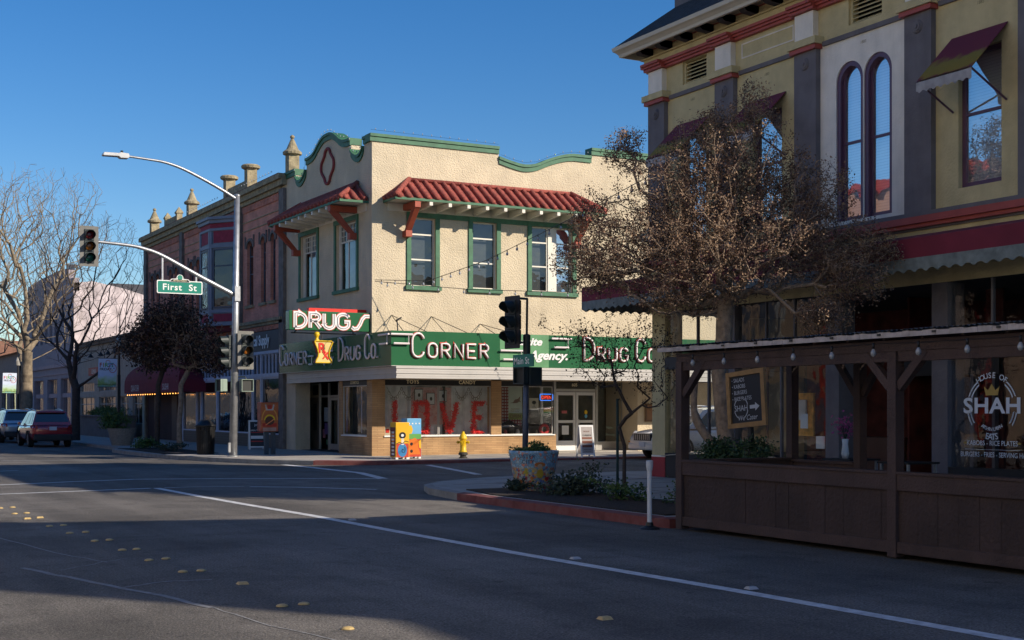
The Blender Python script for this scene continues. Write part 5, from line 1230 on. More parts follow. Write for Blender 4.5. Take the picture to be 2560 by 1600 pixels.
for c0 in (21.3, 22.2, 24.6, 16.2): mb.box((c0 - .02, -.12, 2.95), (c0 + .02, -.05, 4))
mb.parts('mullion', m_char, rb)
# First St side glazing
T2 = lambda s, d, z: (s, YE + d, z)
mb = MB(T2); mb.box((XR + .5, -.25, .1), (22.4, 0, .66)); mb.box((XR + .5, -.15, 2.67), (22.4, 0, 2.9)); mb.box((20.35, -.12, .66), (20.42, -.02, 4)); mb.box((19.15, -.12, .66), (19.19, -.02, 2.67)); mb.build('side_frame', m_black, rb)
mb = MB(T2); mb.quad((XR + .5, -.06, .66), (20.42, -.06, .66), (20.42, -.06, 4.0), (XR + .5, -.06, 4.0)); mb.build('side_glass', glassmat('side_glass', (.97, .98, .97), .0, .0), rb)
# interior
mb = MB(); mb.box((XR + .05, 6, .08), (23.4, YE - .1, .14)); mb.build('shop_floor', M('floor_dark', (.07, .05, .04), .6), rb)
mb = MB(); mb.box((22.35, 13, .14), (22.4, 25.6, 4.0)); mb.box((XR + 1.8, 19.85, .14), (22.35, 19.9, 4)); mb.box((XR + 1.8, 17.5, .14), (XR + 1.85, 17.9, 4)); mb.build('interior_wall', M('interior_dark_red', (.10, .02, .013), .9, var=.5, vs=3), rb)
mb = MB(); mb.box((20.0, 22.7, 1.15), (20.05, 23.3, 2.1)); mb.build('menu_panel', M('amber_panel', (.85, .42, .06), .7, var=.4, vs=6), rb)
mb = MB(); mb.box((19.9, 22.85, 1.5), (19.95, 23.1, 1.95)); mb.box((18.35, 21.0, 1.35), (18.36, 21.22, 1.65)); mb.box((18.35, 20.5, .95), (18.36, 20.75, 1.2)); mb.parts('window_card', m_whit2, rb)
mb = MB(); mb.box((20.2, 20.5, .14), (20.9, 22.3, 1.15)); mb.build('counter', M('counter', (.12, .05, .03), .5), rb)
mb = MB(); mb.tube([(XR + 1.0, 24.55, .7), (XR + 1.0, 24.55, 2.7)], .03, 6); mb.tube([(XR + 1.5, 23.9, .7), (XR + 1.5, 23.9, 2.7)], .03, 6); mb.build('interior_posts', M('post_wood', (.16, .07, .04), .7), rb)
# recessed doorway
mb = MB(TR); mb.box((18.06, -1.75, .14), (18.15, -1.65, 2.4)); mb.box((17.55, -1.75, .14), (17.62, -1.65, 2.4)); mb.box((19.0, -1.75, .14), (19.1, -1.65, 2.4)); mb.build('door_surround', m_char, rb)
g = MB(TR); g.box((18.16, -1.74, .2), (18.99, -1.68, 2.35)); g.build('door', M('door_black_glass', (.015, .015, .018), .15, spec=.8), rb)
# restaurant window lettering
m_vin = M('window_vinyl', (.8, .84, .9), .6, var=.0); m_ving = M('window_vinyl_gold', (.5, .33, .08), .6, var=0)
yc, zc = 16.22, 1.78; VD = -.07
lg = MB(TR)
F = lambda x, z, e: (yc - x, VD + e, zc + z)
text(lg, 'SHAH', .27, lambda a, b, e: F(a, b - .1, .002), off=.028, sx=1.28, spacing=1.05)
for t, r_, c0, up in (('HOUSE OF', .5, 90, 1), ):
    for i, ch in enumerate(t):
        ang = R(c0 + (len(t) - 1) * 4.6 - i * 9.2)
        def f(a, b, e, ang=ang): x = (r_ + b) ; ca, sa_ = math.cos(ang), math.sin(ang); return F(x * ca + a * sa_, x * sa_ - a * ca, .002)
        if ch != ' ': text(lg, ch, .1, f, off=.012)
for t, r_, h_, st in (('AFGHAN URBAN', .41, .065, 5.6), ('EATS', .56, .11, 7.5)):
    for i, ch in enumerate(t):
        ang = R(270 - (len(t) - 1) * st / 2 + i * st)
        def f(a, b, e, ang=ang): x = (r_ - b); ca, sa_ = math.cos(ang), math.sin(ang); return F(x * ca - a * sa_, x * sa_ + a * ca, .002)
        if ch != ' ': text(lg, ch, h_, f, off=.01)
for sgn in (1, -1):
    for a0, a1 in ((22, 52), (208 - 180 - 62, -12)):
        for k in range(9):
            an = a0 + (a1 - a0) * k / 8
            for dr, tw in ((.03, 28), (-.03, -28)):
                A_ = R(an if sgn > 0 else 180 - an); cx_, cz_ = (.5 + dr) * math.cos(A_), (.5 + dr) * math.sin(A_)
                ta = A_ + R(90) + R(tw) * sgn
                dx, dz = math.cos(ta) * .032, math.sin(ta) * .032; nx_, nz_ = -dz * .4, dx * .4
                lg.quad(*[F(cx_ + p, cz_ + q, .002) for p, q in ((-dx, -dz), (nx_, nz_), (dx, dz), (-nx_, -nz_))])
text(lg, 'KABOBS - RICE PLATES', .088, lambda a, b, e: F(a, b - .66, .002), off=.006, sx=.9)
text(lg, 'BURGERS - FRIES - SERVING HALAL', .088, lambda a, b, e: F(a + .1, b - .86, .002), off=.006, sx=.85)
lg.box((yc - .6, VD, zc - .735), (yc + .6, VD + .003, zc - .73))
lg.build('window_lettering', m_vin, rb)
lg = MB(TR)
lg.add([F(x, z, .003) for x, z in ((-.13, .2), (.13, .2), (.17, .36), (.08, .29), (0, .4), (-.08, .29), (-.17, .36))], [tuple(range(7))])
for xx in (-.58, .58): lg.add([F(xx + x * .25, -.68 + z * .22, .003) for x, z in ((-.13, .2), (.13, .2), (.17, .36), (.08, .29), (0, .4), (-.08, .29), (-.17, .36))], [tuple(range(7))])
lg.build('crown_emblem', m_ving, rb)
# ================================================================ unseen neighbours outlined to steer sun and shade over the street, and the opposite side that the windows mirror
nb = thing('shade_caster_building', 'unseen low wing right of the olive building, cut low to admit sun', 'building', (XR, Y0, 0))
def fwall(pts, name, mat, par, x0=XR, x1=XR + .45):
    m = MB(); m.prism(pts, x0, x1, 'x'); return m.build(name, mat, par)
fwall([(Y0 - .01, 0), (Y0 - .01, 5.6), (11.4, 6.9), (6.95, 6.9), (6.95, 0)], 'wall', m_olive, nb, XR + .35, XR + .7)  # top edge kept low so sun reaches the tree and menu board
m = MB(); m.box((XR + .7, 13.4, 0), (23.38, 13.5, 5.0)); m.box((XR + .5, 6.95, 5.0), (23.3, 13.39, 5.1)); m.build('roof', m_dark, nb)  # end wall and roof slab added to keep sun out of the restaurant
nb2 = thing('shade_caster_building', 'unseen tall stepped wall farther right, outlined to cast the road shadow', 'building', (XR, 6.9, 0))
fwall([(6.9, 0), (6.9, 8.2), (5.6, 9.9), (1.4, 13.6), (0, 15.8), (-8.1, 15.8), (-8.1, 12.3), (-40, 12.3), (-40, 0)], 'wall', m_brickred, nb2)  # outline projected back from the shadow wanted on the road
for k, (ya_, yb_, h_, c_, trim, lb) in enumerate([(42.2, 56, 13.0, 'b', (.3, .03, .02), 'red-trimmed tan and brick building across Main Street'), (56.2, 72, 9, 't', (.3, .3, .3), 'tan two-storey building across Main Street, second from the crossing'), (72.2, 110, 11, 'b', (.2, .2, .2), 'long brick building across Main Street past the tan one'), (110.2, 300, 9.5, 'b', (.15, .12, .1), 'long brown frontage across Main Street, added to fill the shop window reflections'), (-16, 26.3, 18, 't', (.55, .4, .3), 'unseen pale corner building across Main Street, heightened to bounce light')]):
    o = thing('opposite_building', lb + ', outside the picture', 'building', (-11, ya_, 0))
    mt = M('tan_stucco%d' % k, (.88, .8, .66) if k == 4 else (.27, .2, .155), .9, var=.15)  # last building is extra tall and pale to bounce light onto shaded facades
    m = MB(); m.box((-25, ya_, 0), (-11, yb_, h_)); m.build('wall', mt, o)
    m = MB()
    if k == 0: m.box((-11, ya_ - .1, 9.4), (-10.9, yb_, 13.05))
    m.build('upper_brick', M('upper_brown', (.35, .2, .15), .9), o) if k == 0 else None
    m = MB(); n = min(40, int((yb_ - ya_) / 2.6))
    for i in range(n):
        y = ya_ + .9 + i * 2.6
        m.box((-11, y, 5.2 if k else 7.4), (-10.97, y + 1.1, 7.6 if k else 10)); m.box((-10.9, y - .4, .6), (-10.87, y + 1.5, 3.2))
    m.build('windows', m_navy, o)  # the long distant frontage is added to replace bare horizon in shop reflections
    m = MB()
    for i in range(0, n, 2): y = ya_ + .5 + i * 2.6; m.box((-10.9, y - .5, 0), (-10.72, y - .1, h_ - 1))
    m.box((-11, ya_, h_ - .6), (-10.7, yb_, h_)); m.build('trim', M('opp_trim%d' % k, trim, .7), o)
# ================================================================ dining deck in the parking lane
XD = 11.4
dk = thing('dining_deck', 'dark brown timber dining deck enclosure with a corrugated roof beside the road', 'dining deck', (XD, 15.9, 0))
m_db = M('brown_stain', (.066, .040, .037), .75, var=.2, vs=2, bump=.35, bs=35, stain=.35, ss_=3, stcol=(.055, .037, .036), streak=.25); m_db2 = M('brown_stain_panel', (.052, .032, .030), .8, var=.25, vs=1.2, bump=.45, bs=18, stain=.3, ss_=4, stcol=(.05, .035, .034), streak=.35)
posts = [(15.745, 15.885), (11.53, 11.67), (7.28, 7.42), (3.0, 3.14)]
def post(y0, y1, x0, z0=.02, z1=2.42):
    m = MB(); m.box((x0, y0, z0), (x0 + .14, y1, z1)); m.build('post', m_db, dk, bevel=.006)
for a, b in posts: post(a, b, XD)
for a in (15.75, 14.3, 7.3): post(a, a + .13, 13.45, .02, 2.55)
mb = MB()
mb.box((XD + .01, 2.9, 2.2), (XD + .13, 15.9, 2.42)) if 0 else None
ys_ = [3.14, 7.28, 7.42, 11.53, 11.67, 15.745]
mb.box((XD + .02, 2.9, 2.421), (XD + .12, 15.9, 2.55))
for i in range(0, 6, 2): mb.box((XD + .03, ys_[i], 2.3), (XD + .11, ys_[i + 1], 2.42))
mb.box((13.47, 2.9, 2.551), (13.57, 15.9, 2.66)); mb.build('roof_beam', m_db, dk, bevel=.004)
mb = MB()
for y in np.arange(3.3, 16, .6): mb.beam((XD - .02, y, 2.585), (13.75, y, 2.69), .045, .06)
mb.parts('rafter', m_db, dk)
mb = MB()
def brace(y0, z0, y1, z1): mb.beam((XD + .07, y0, z0), (XD + .07, y1, z1), .09, .1)
brace(15.75, 1.95, 15.25, 2.44); brace(11.67, 2.0, 12.1, 2.43); brace(11.53, 2.0, 11.1, 2.43); brace(7.42, 2, 7.9, 2.43); brace(7.28, 2, 6.8, 2.43)
for y in (14.43,): mb.beam((13.52, y, 1.95), (13.52, y + .45, 2.5), .08, .09)
mb.beam((13.52, 14.3, 1.95), (13.52, 13.9, 2.5), .08, .09)
mb.parts('brace', m_db, dk)
# corrugated roof, slightly sloping, with a pale edge strip
mb = MB(); n = 520; A = []; B = []
for i in range(n + 1):
    y = 2.6 + (16.15 - 2.6) * i / n; z = 2.655 + .012 * math.sin(y * 2 * math.pi / .076 * 1.0)
    A.append((XD - .13, y, z)); B.append((13.95, y, z + .11))
mb.add(A + B, [(i, i + 1, n + 2 + i, n + 1 + i) for i in range(n)]); mb.build('roof_sheet', M('corrugated_dark', (.06, .075, .09), .35, .3, var=.1), dk, smooth=True)
mb = MB()
for i in range(136): y = 2.65 + i * .0995; mb.box((XD - .115 + (.002 if i % 2 else 0), y, 2.575), (XD - .075, y + .0975, 2.635 + .006 * math.sin(i * 1.7)))
mb.build('roof_edge', M('edge_strip_pale', (.42, .38, .38), .6, var=.25, vs=9), dk)
mb = MB()
for y in (15.4, 14.6, 13.9, 13.2, 12.45, 11.65, 10.8, 9.9): mb.box((XD - .13, y, 2.6), (XD - .116, y + .05, 2.625))
mb.parts('clip', m_black, dk)
# front panels
mb = MB(); gap = MB()
yy = [3.14, 7.28, 7.42, 11.53, 11.67, 15.745]
random.seed(9)
edges = [15.745, 15.27, 14.77, 14.35, 13.92, 13.72, 13.47, 13.09, 12.78, 12.45, 12.14, 11.81, 11.67]
def planks(es):
    for i in range(len(es) - 1):
        mb.box((XD + .05 + random.uniform(-.003, .003), es[i + 1] + .003, .2), (XD + .075, es[i] - .003, .8))
planks(edges); planks([11.53 - .3 * k for k in range(14)] + [7.42]); planks([7.28 - .3 * k for k in range(14)] + [3.14])
mb.build('panel_boards', m_db2, dk)
mb = MB()
for i in range(0, 6, 2):
    a, b = yy[i], yy[i + 1]
    mb.box((XD + .015, a + .001, .8), (XD + .05, b - .001, .985)); mb.box((XD + .018, a + .001, .07), (XD + .05, b - .001, .2))
    mb.box((XD + .0, a + .002, .986), (XD + .17, b - .002, 1.02))
mb.build('rails', m_db, dk, bevel=.004)
mb = MB(); mb.box((XD + .15, 15.78, .1), (13.45, 15.83, .98)); mb.box((XD + .15, 15.745, .981), (13.46, 15.885, 1.015)); mb.box((13.47, 14.45, .1), (13.55, 15.74, .95)); mb.box((13.44, 14.43, .951), (13.6, 15.75, .99)); mb.build('side_panel', m_db, dk)
mb = MB(); mb.box((XD + .12, 3, .05), (13.6, 15.74, .14)); mb.build('deck_floor', M('deck_boards', (.05, .04, .035), .8), dk)
bulbs_o = bulbwire('string_lights', 'large clear bulbs hanging in a row under the deck roof edge', 'bulb strings', [(XD - .09, y, z) for y, z in ((15.7, 2.5), (14.5, 2.5), (13.89, 2.5), (13.2, 2.51), (12.47, 2.5), (11.83, 2.51), (11.14, 2.5), (10.5, 2.5), (9.87, 2.5), (8.6, 2.5))], 10, .005, .034, .07)
bulbs_o2 = bulbwire('string_lights', 'inner row of clear bulbs farther back beneath the deck roof', 'bulb strings', [(12.6, y, 2.55) for y in (15.6, 13, 10.5, 8)], 11, .005, .03, .07)
# tables and chairs half seen beyond the deck
def mtable(lab, x, y):
    o = thing('cafe_table', lab, 'table', (x, y, SWZ), group='metal café tables', local=True)
    m = MB(); m.box((-.35, -.35, .7), (.35, .35, .73)); m.build('table_top', m_black, o)
    for a in (-.3, .3):
        for b in (-.3, .3): m = MB(); m.box((a - .02, b - .02, 0), (a + .02, b + .02, .7)); m.build('leg', M('grey_leg', (.2, .2, .22), .4, .5) if a < -.2 and b < -.2 and x < 0 else m_steel, o)
    return o
mtable('black-topped metal table with the flower vase beside the doorway', 16.5, 17.75)
mtable('black-topped metal table standing close to the restaurant window pier', 16.3, 16.2)
o = thing('flower_vase', 'white jug of pink flowers standing on the metal table', 'vase', (16.5, 17.9, .88))
mb = MB(); mb.lathe([(.05, 0), (.07, .08), (.05, .25), (.06, .34), (.045, .34)], (16.5, 17.9, .88), 12); mb.build('vase', m_whit2, o, smooth=True)
mb = MB(); random.seed(4)
for i in range(260):
    p = Vector((16.5, 17.9, 1.45)) + Vector((random.gauss(0, .1), random.gauss(0, .1), random.gauss(0, .1)))
    a = Vector([random.uniform(-1, 1) for _ in range(3)]) * .03; b = Vector([random.uniform(-1, 1) for _ in range(3)]) * .03; mb.quad(tuple(p), tuple(p + a), tuple(p + a + b), tuple(p + b))
mb.build('flowers', M('pink_petals', (.45, .08, .22), .8, var=.4, vs=20), o, recalc=False)
mb = MB()
for i in range(9): a = i * .7; mb.tube([(16.5, 17.9, 1.2), (16.5 + .08 * math.cos(a), 17.9 + .08 * math.sin(a), 1.45)], .006, 3)
mb.build('stems', M('stem_dark', (.03, .04, .02), .8), o)
# leaning blackboard menu on its post
brd = thing('menu_board', 'blackboard in a tan timber frame listing salads, kabobs, burgers, rice plates', 'menu sign', (14.2, 17.6, SWZ), local=True)
brd.rotation_euler = (R(-4.5), 0, 0)
TBd = lambda s, d, z: (-d, s, z)
mb = MB(TBd); w2, b0, b1_ = .5, 1.3, 2.25
mb.box((-w2, 0, b0), (-w2 + .09, .05, b1_)); mb.box((w2 - .09, 0, b0), (w2, .05, b1_)); mb.box((-w2 + .09, 0, b0), (w2 - .09, .048, b0 + .08)); mb.box((-w2 + .09, 0, b1_ - .08), (w2 - .09, .048, b1_)); mb.build('frame', M('pine_frame', (.36, .21, .08), .7, var=.2, vs=6), brd)
mb = MB(TBd); mb.box((-w2 + .09, .0, b0 + .08), (w2 - .09, .02, b1_ - .08)); mb.build('board', M('slate_black', (.012, .013, .018), .6), brd)
mb = MB(); mb.box((.0, -.04, 0), (.07, .04, b0)); mb.build('post', m_black, brd)
mb = MB(TBd); m_chalk = M('chalk_white', (.5, .53, .58), .8, var=.1)
FB = lambda x, z: (lambda a, b, e: (-(x + a), .024, z + b))
for i, t in enumerate(('SALADS', 'KABOBS', 'BURGERS', 'RICE PLATES')):
    z = 2.07 - i * .105; text(mb, t, .068, FB(-.32, z), align='LEFT', sx=.88, off=.003); mb.disc((.36, .024, z + .03), .01, 8)
mb2z = 1.63
text(mb, 'SHAH', .1, FB(-.15, mb2z - .05), off=.01, sx=1.0)
for i, ch in enumerate('HOUSE OF'):
    an = R(90 + 3.5 * 12 - i * 12)
    if ch != ' ': text(mb, ch, .03, (lambda an: (lambda a, b, e: (-(-.15 + (.16 + b) * math.cos(an) + a * math.sin(an)), .024, mb2z + (.16 + b) * math.sin(an) - a * math.cos(an))))(an))
for i, ch in enumerate('EATS'):
    an = R(270 - 1.5 * 10 + i * 10); text(mb, ch, .03, (lambda an: (lambda a, b, e: (-(-.15 + (.19 - b) * math.cos(an) - a * math.sin(an)), .024, mb2z + (.19 - b) * math.sin(an) + a * math.cos(an))))(an))
for a0, a1 in ((135, 165), (195, 245), (295, 345), (15, 45)): ribbon(mb, arc(-.15, mb2z, .18, .18, a0, a1, 6), .016, lambda x, z, e: (-x, .024 + e, z), 0, .002)
mb.add([(-x, .025, z) for x, z in ((.08, mb2z + .03), (.22, mb2z + .03), (.22, mb2z + .07), (.33, mb2z), (.22, mb2z - .07), (.22, mb2z - .03), (.08, mb2z - .03))], [tuple(range(7))])
text(mb, 'We Cater', .09, FB(0, 1.42), shear=.35, sx=1.0); mb.build('lettering', m_chalk, brd)
# leafy shrubs
def shrub(name, lab, cat, c, r, n, leaf, mat, group=None, stems=12, sq=.7, fn=None):
    o = thing(name, lab, cat, (c[0], c[1], c[2]), group=group)
    mb = MB(); random.seed(int(c[0] * 100 + c[1] * 10))
    cl = [Vector((random.gauss(0, .5) * r[0], random.gauss(0, .5) * r[1], abs(random.gauss(.5, .35)) * r[2])) for _ in range(stems)]
    for i in range(n):
        k = random.choice(cl); p = Vector(c) + k + Vector((random.gauss(0, .22) * r[0], random.gauss(0, .22) * r[1], random.gauss(0, .18) * r[2]))
        if p.z < c[2]: p.z = c[2] + random.uniform(0, .1)
        d = Vector((random.gauss(0, 1), random.gauss(0, 1), random.gauss(0, .6) + .3)).normalized() * leaf * random.uniform(.6, 1.3); s_ = d.cross(Vector((random.gauss(0, 1), random.gauss(0, 1), random.gauss(0, 1)))).normalized() * leaf * .35
        mb.quad(tuple(p), tuple(p + d * .5 + s_), tuple(p + d), tuple(p + d * .5 - s_))
    mb.build('foliage', mat, o, recalc=False)
    mb = MB()
    for k in cl: mb.tube([c, tuple(Vector(c) + k * .5 + Vector((0, 0, .05))), tuple(Vector(c) + k)], [.012, .008, .004], 4)
    mb.build('stems', M('woody_stem', (.06, .045, .03), .9), o)
    return o
m_leafg = M('leaf_green', (.035, .075, .025), .6, var=.45, vs=9); m_leafd = M('leaf_grey_green', (.04, .06, .035), .7, var=.4, vs=9); m_leafb = M('leaf_fresh_green', (.07, .13, .03), .6, var=.4, vs=7)
tub = thing('planter_tub', 'low pale planter tub around the foot of the menu board', 'planter', (14.3, 17.7, SWZ))
mb = MB(); mb.lathe([(.55, 0), (.75, .55), (.78, .6), (.7, .6), (.66, .5)], (14.2, 17.9, SWZ), 20); mb.build('bowl', M('tub_concrete', (.3, .29, .28), .8), tub, smooth=False)
mb = MB(); mb.disc((14.2, 17.9, SWZ + .52), .64, 16, ax='z'); mb.build('soil', m_soil, tub)
shrub('leafy_plant', 'green leafy plant left of the menu board post', 'plant', (14.2, 18.35, .7), (.42, .42, .45), 2600, .06, m_leafg, stems=18)
shrub('leafy_plant', 'green leafy plant right of the menu board post', 'plant', (14.15, 17.35, .68), (.4, .4, .4), 1800, .055, m_leafg, stems=14)
# island shrubs
gI = 'shrubs in the kerb planting bed'
shrub('grey_shrub', 'wispy dark shrub against the left foot of the mosaic planter', 'shrub', (12.5, 22.6, .17), (.26, .26, .2), 500, .07, m_leafd, gI)
shrub('grey_shrub', 'largest wispy rosemary-like shrub right of the mosaic planter', 'shrub', (12.9, 21.2, .17), (.5, .5, .36), 1500, .07, m_leafd, gI, stems=22)
shrub('grey_shrub', 'low green shrub by the foot of the thin young tree', 'shrub', (12.9, 19.6, .17), (.45, .45, .24), 700, .06, m_leafb, gI)
shrub('grey_shrub', 'small shrub between young tree and white delineator post', 'shrub', (13.3, 18.3, .17), (.3, .3, .35), 300, .05, m_leafb, gI)
# delineator, ribbon, utility box
dl_ = thing('delineator_post', 'white plastic delineator post on a black base by the deck corner', 'post', (11.13, 16.15, 0))
mb = MB(); mb.lathe([(.035, .06), (.035, .84), (.042, .86), (.052, .92), (.052, .99), (.042, 1.0)], (11.13, 16.15, 0), 14); mb.build('tube', M('plastic_white', (.62, .64, .68), .5, var=.08), dl_, smooth=False)
mb = MB(); mb.lathe([(.16, 0), (.14, .02), (.06, .05), (.05, .1)], (11.13, 16.15, .002), 14); mb.build('base', m_black, dl_)
mb = MB(); mb.tube([(13.5, 15.9, .98), (16.0, 21.0, .93), (18.19, 25.9, .65)], .012, 4); tag(mb.build('barrier_rope', M('rope_cream', (.5, .42, .3), .8)), 'thin cream rope strung from the deck to the red pier base', 'rope')
ub = mb = MB(); mb.box((12.6, 16.9, .17), (12.75, 17.15, .42)); mb.box((12.75, 16.93, .17), (12.8, 17.1, .38)); tag(mb.build('utility_box', M('box_grey', (.35, .34, .33), .7), bevel=.01), 'small grey utility box on the soil beside the deck', 'utility box')
tp = thing('sign_post', 'thin dark green post with no sign, left of the young tree', 'post', (14.6, 22.3, SWZ))
mb = MB(); mb.box((14.58, 22.28, SWZ), (14.62, 22.32, 1.95)); mb.build('post', M('post_green', (.02, .05, .045), .6), tp); mb = MB(); mb.box((14.6, 22.0, .93), (14.615, 22.8, .95)); mb.build('crosspiece', m_black, tp)
# ---------------------------------------------------------------- traffic signals and poles
m_sgrey = M('signal_backplate', (.17, .165, .15), .7, var=.15, vs=8); m_sdark = M('signal_black_green', (.02, .03, .03), .5); m_pole = m_steel
m_lr = M('lens_red', (.13, .008, .012), .2, var=0); m_la = M('lens_amber', (.28, .09, .01), .2, var=0); m_lg = M('lens_green', (.01, .10, .07), .2, var=0); m_lgrey = M('lens_unlit', (.06, .065, .07), .3, var=0)
def signal(par, x, y, z, rz, lenses, back=True, w_=.30, bp=m_sgrey, k_=1):
    # faces local -Y at rz = 0; z is the bottom of the housing
    cr_, sr = math.cos(rz), math.sin(rz)
    T = lambda a, b, c: (x + k_ * (a * cr_ - b * sr), y + k_ * (a * sr + b * cr_), z + c * k_)
    m = MB(T)
    for k in range(3): m.box((-w_ / 2, 0, k * .36 + .005), (w_ / 2, .2, k * .36 + .355))
    h = m.build('signal_head', m_sdark, par, bevel=.01)
    if back: m = MB(T); m.prism([(-.27, -.1), (.27, -.1), (.29, -.08), (.29, 1.16), (.27, 1.18), (-.27, 1.18), (-.29, 1.16), (-.29, -.08)], .03, .045, 'y'); m.build('backplate', bp, h)
    for k, ln in enumerate(lenses):
        m = MB(T); cz = .18 + (2 - k) * .36
        m.add([(.0 + .135 * math.cos(t) * f, -.02 - dd, cz + .135 * math.sin(t) * f) for f, dd in ((1, 0), (.8, .025), (.4, .04)) for t in np.linspace(0, 2 * math.pi, 17)[:-1]], [(j * 16 + i, j * 16 + (i + 1) % 16, (j + 1) * 16 + (i + 1) % 16, (j + 1) * 16 + i) for j in range(2) for i in range(16)] + [tuple(range(32, 48))]); m.build('lens', ln, h, smooth=True)
        m = MB(T); vs = []
        tt = np.linspace(R(-50), R(230), 15)
        for rr in (.155, .148):
            for t in tt:
                f = .27 if t > 0 and t < math.pi else .27 - .22 * min(1, abs(math.sin(t)) * 1.3)
                vs += [(rr * math.cos(t), -.0, cz + rr * math.sin(t)), (rr * math.cos(t), -f, cz + rr * math.sin(t) - .02)]
        fs = [(2 * i, 2 * i + 2, 2 * i + 3, 2 * i + 1) for i in range(14)] + [(30 + 2 * i, 30 + 2 * i + 1, 30 + 2 * i + 3, 30 + 2 * i + 2) for i in range(14)] + [(2 * i + 1, 2 * i + 3, 30 + 2 * i + 3, 30 + 2 * i + 1) for i in range(14)]
        m.add(vs, fs); m.build('visor', m_sdark, h, smooth=False, recalc=False)
    return h
def pedhead(par, x, y, z, rz, mat, w_=.42, h_=.42, fm=None):
    cr_, sr = math.cos(rz), math.sin(rz); T = lambda a, b, c: (x + a * cr_ - b * sr, y + a * sr + b * cr_, z + c)
    m = MB(T); m.box((-w_ / 2, 0, 0), (w_ / 2, .18, h_)); h = m.build('walk_signal', mat, par, bevel=.02)
    m = MB(T)
    for a, b, c, d in ((-w_ / 2, -w_ / 2 + .025, 0, h_), (w_ / 2 - .025, w_ / 2, 0, h_), (-w_ / 2 + .026, w_ / 2 - .026, 0, .025), (-w_ / 2 + .026, w_ / 2 - .026, h_ - .025, h_)): m.box((a, -.07, c), (b, -.001, d))
    m.build('hood', fm or mat, h)
    m = MB(T); m.box((-w_ / 2 + .03, -.012, .03), (w_ / 2 - .03, -.003, h_ - .03)); m.build('face', M('walk_face', (.02, .022, .02), .5), h)
PX, PY = 13.38, 43.85
sp_ = thing('signal_pole', 'tall galvanised traffic signal pole with curved mast arm and street lamp arm', 'traffic signal', (PX, PY, SWZ))
mb = MB(); mb.tube([(PX, PY, .15), (PX + .08, PY, 4.5), (PX + .14, PY, 8.9)], [.135, .115, .09], 16); mb.build('pole', m_pole, sp_, smooth=True)
mb = MB(); mb.lathe([(.2, 0), (.2, .03), (.14, .05)], (PX, PY, .15), 16); mb.box((PX - .2, PY - .16, .3), (PX - .13, PY - .06, .62)); mb.box((PX + .02, PY - .16, 5.35), (PX + .2, PY + .14, 5.85)); mb.lathe([(.1, 0), (.1, .04), (.03, .07)], (PX + .14, PY, 8.88), 12); mb.build('pole_fittings', m_steel, sp_)
def curve(pts, n=8):
    out = []
    for i in range(len(pts) - 1):
        p0, p1, p2, p3 = [Vector(pts[max(0, min(len(pts) - 1, j))]) for j in (i - 1, i, i + 1, i + 2)]
        for k in range(n):
            t = k / n; out.append(tuple(.5 * (2 * p1 + (p2 - p0) * t + (2 * p0 - 5 * p1 + 4 * p2 - p3) * t * t + (3 * p1 - p0 - 3 * p2 + p3) * t ** 3)))
    out.append(pts[-1]); return out
a1 = curve([(13.4, PY, 5.57), (12.19, PY, 6.15), (11.04, PY, 6.73), (10.45, PY, 6.93), (9.92, PY, 7.02), (8.9, PY, 7.08)])
mb = MB(); mb.tube(a1, [.085 - .04 * i / len(a1) for i in range(len(a1))], 10); mb.build('mast_arm', m_pole, sp_, smooth=True)
a2 = curve([onp for onp in [(13.5, PY, 8.77), (12.95, PY, 9.07), (12.3, PY, 9.38), (11.65, PY, 9.65), (11.07, PY, 9.8), (10.5, PY, 9.85), (9.88, PY, 9.89)]])
mb = MB(); mb.tube(a2, [.06 - .025 * i / len(a2) for i in range(len(a2))], 10); mb.build('lamp_arm', m_pole, sp_, smooth=True)
mb = MB(); mb.prism([(9.1, 9.86), (9.14, 9.94), (9.6, 9.95), (9.66, 9.98), (9.92, 9.96), (9.94, 9.86), (9.9, 9.8), (9.66, 9.79), (9.6, 9.84), (9.12, 9.83)], PY - .13, PY + .13, 'y'); lm = mb.build('lamp_head', M('lamp_pale', (.5, .5, .5), .5, .3), sp_, bevel=.02)
mb = MB(); mb.lathe([(.045, 0), (.045, .07)], (9.72, PY, 9.98), 10); mb.build('photocell', m_black, lm)
signal(sp_, 8.68, PY - .12, 6.37, 0, (m_lr, m_la, m_lg))
signal(sp_, 13.75, 43.6, 3.17, R(8), (m_lgrey, m_la, m_lgrey))
signal(sp_, 13.2, 43.95, 3.13, R(-82), (m_lgrey, m_lgrey, m_lgrey), back=False)
pedhead(sp_, 13.78, 43.6, 2.32, R(4), M('walk_pale_green', (.2, .25, .2), .6))
pedhead(sp_, 13.0, 44.1, 2.33, R(-80), M('walk_pale_green2', (.25, .32, .26), .6))
mb = MB(); mb.tube([(13.4, PY, 2.82), (13.75, 43.7, 2.82), (13.78, 43.7, 2.74)], .025, 6); mb.tube([(13.35, PY, 2.3), (13.0, 44.05, 2.3)], .02, 6); mb.tube([(13.4, PY, 4.3), (13.75, 43.72, 4.28)], .03, 6); mb.tube([(13.38, PY, 3.1), (13.75, 43.72, 3.14)], .03, 6); mb.tube([(13.38, PY, 3.1), (13.15, 43.95, 3.1)], .03, 6); mb.build('signal_brackets', m_sdark, sp_)
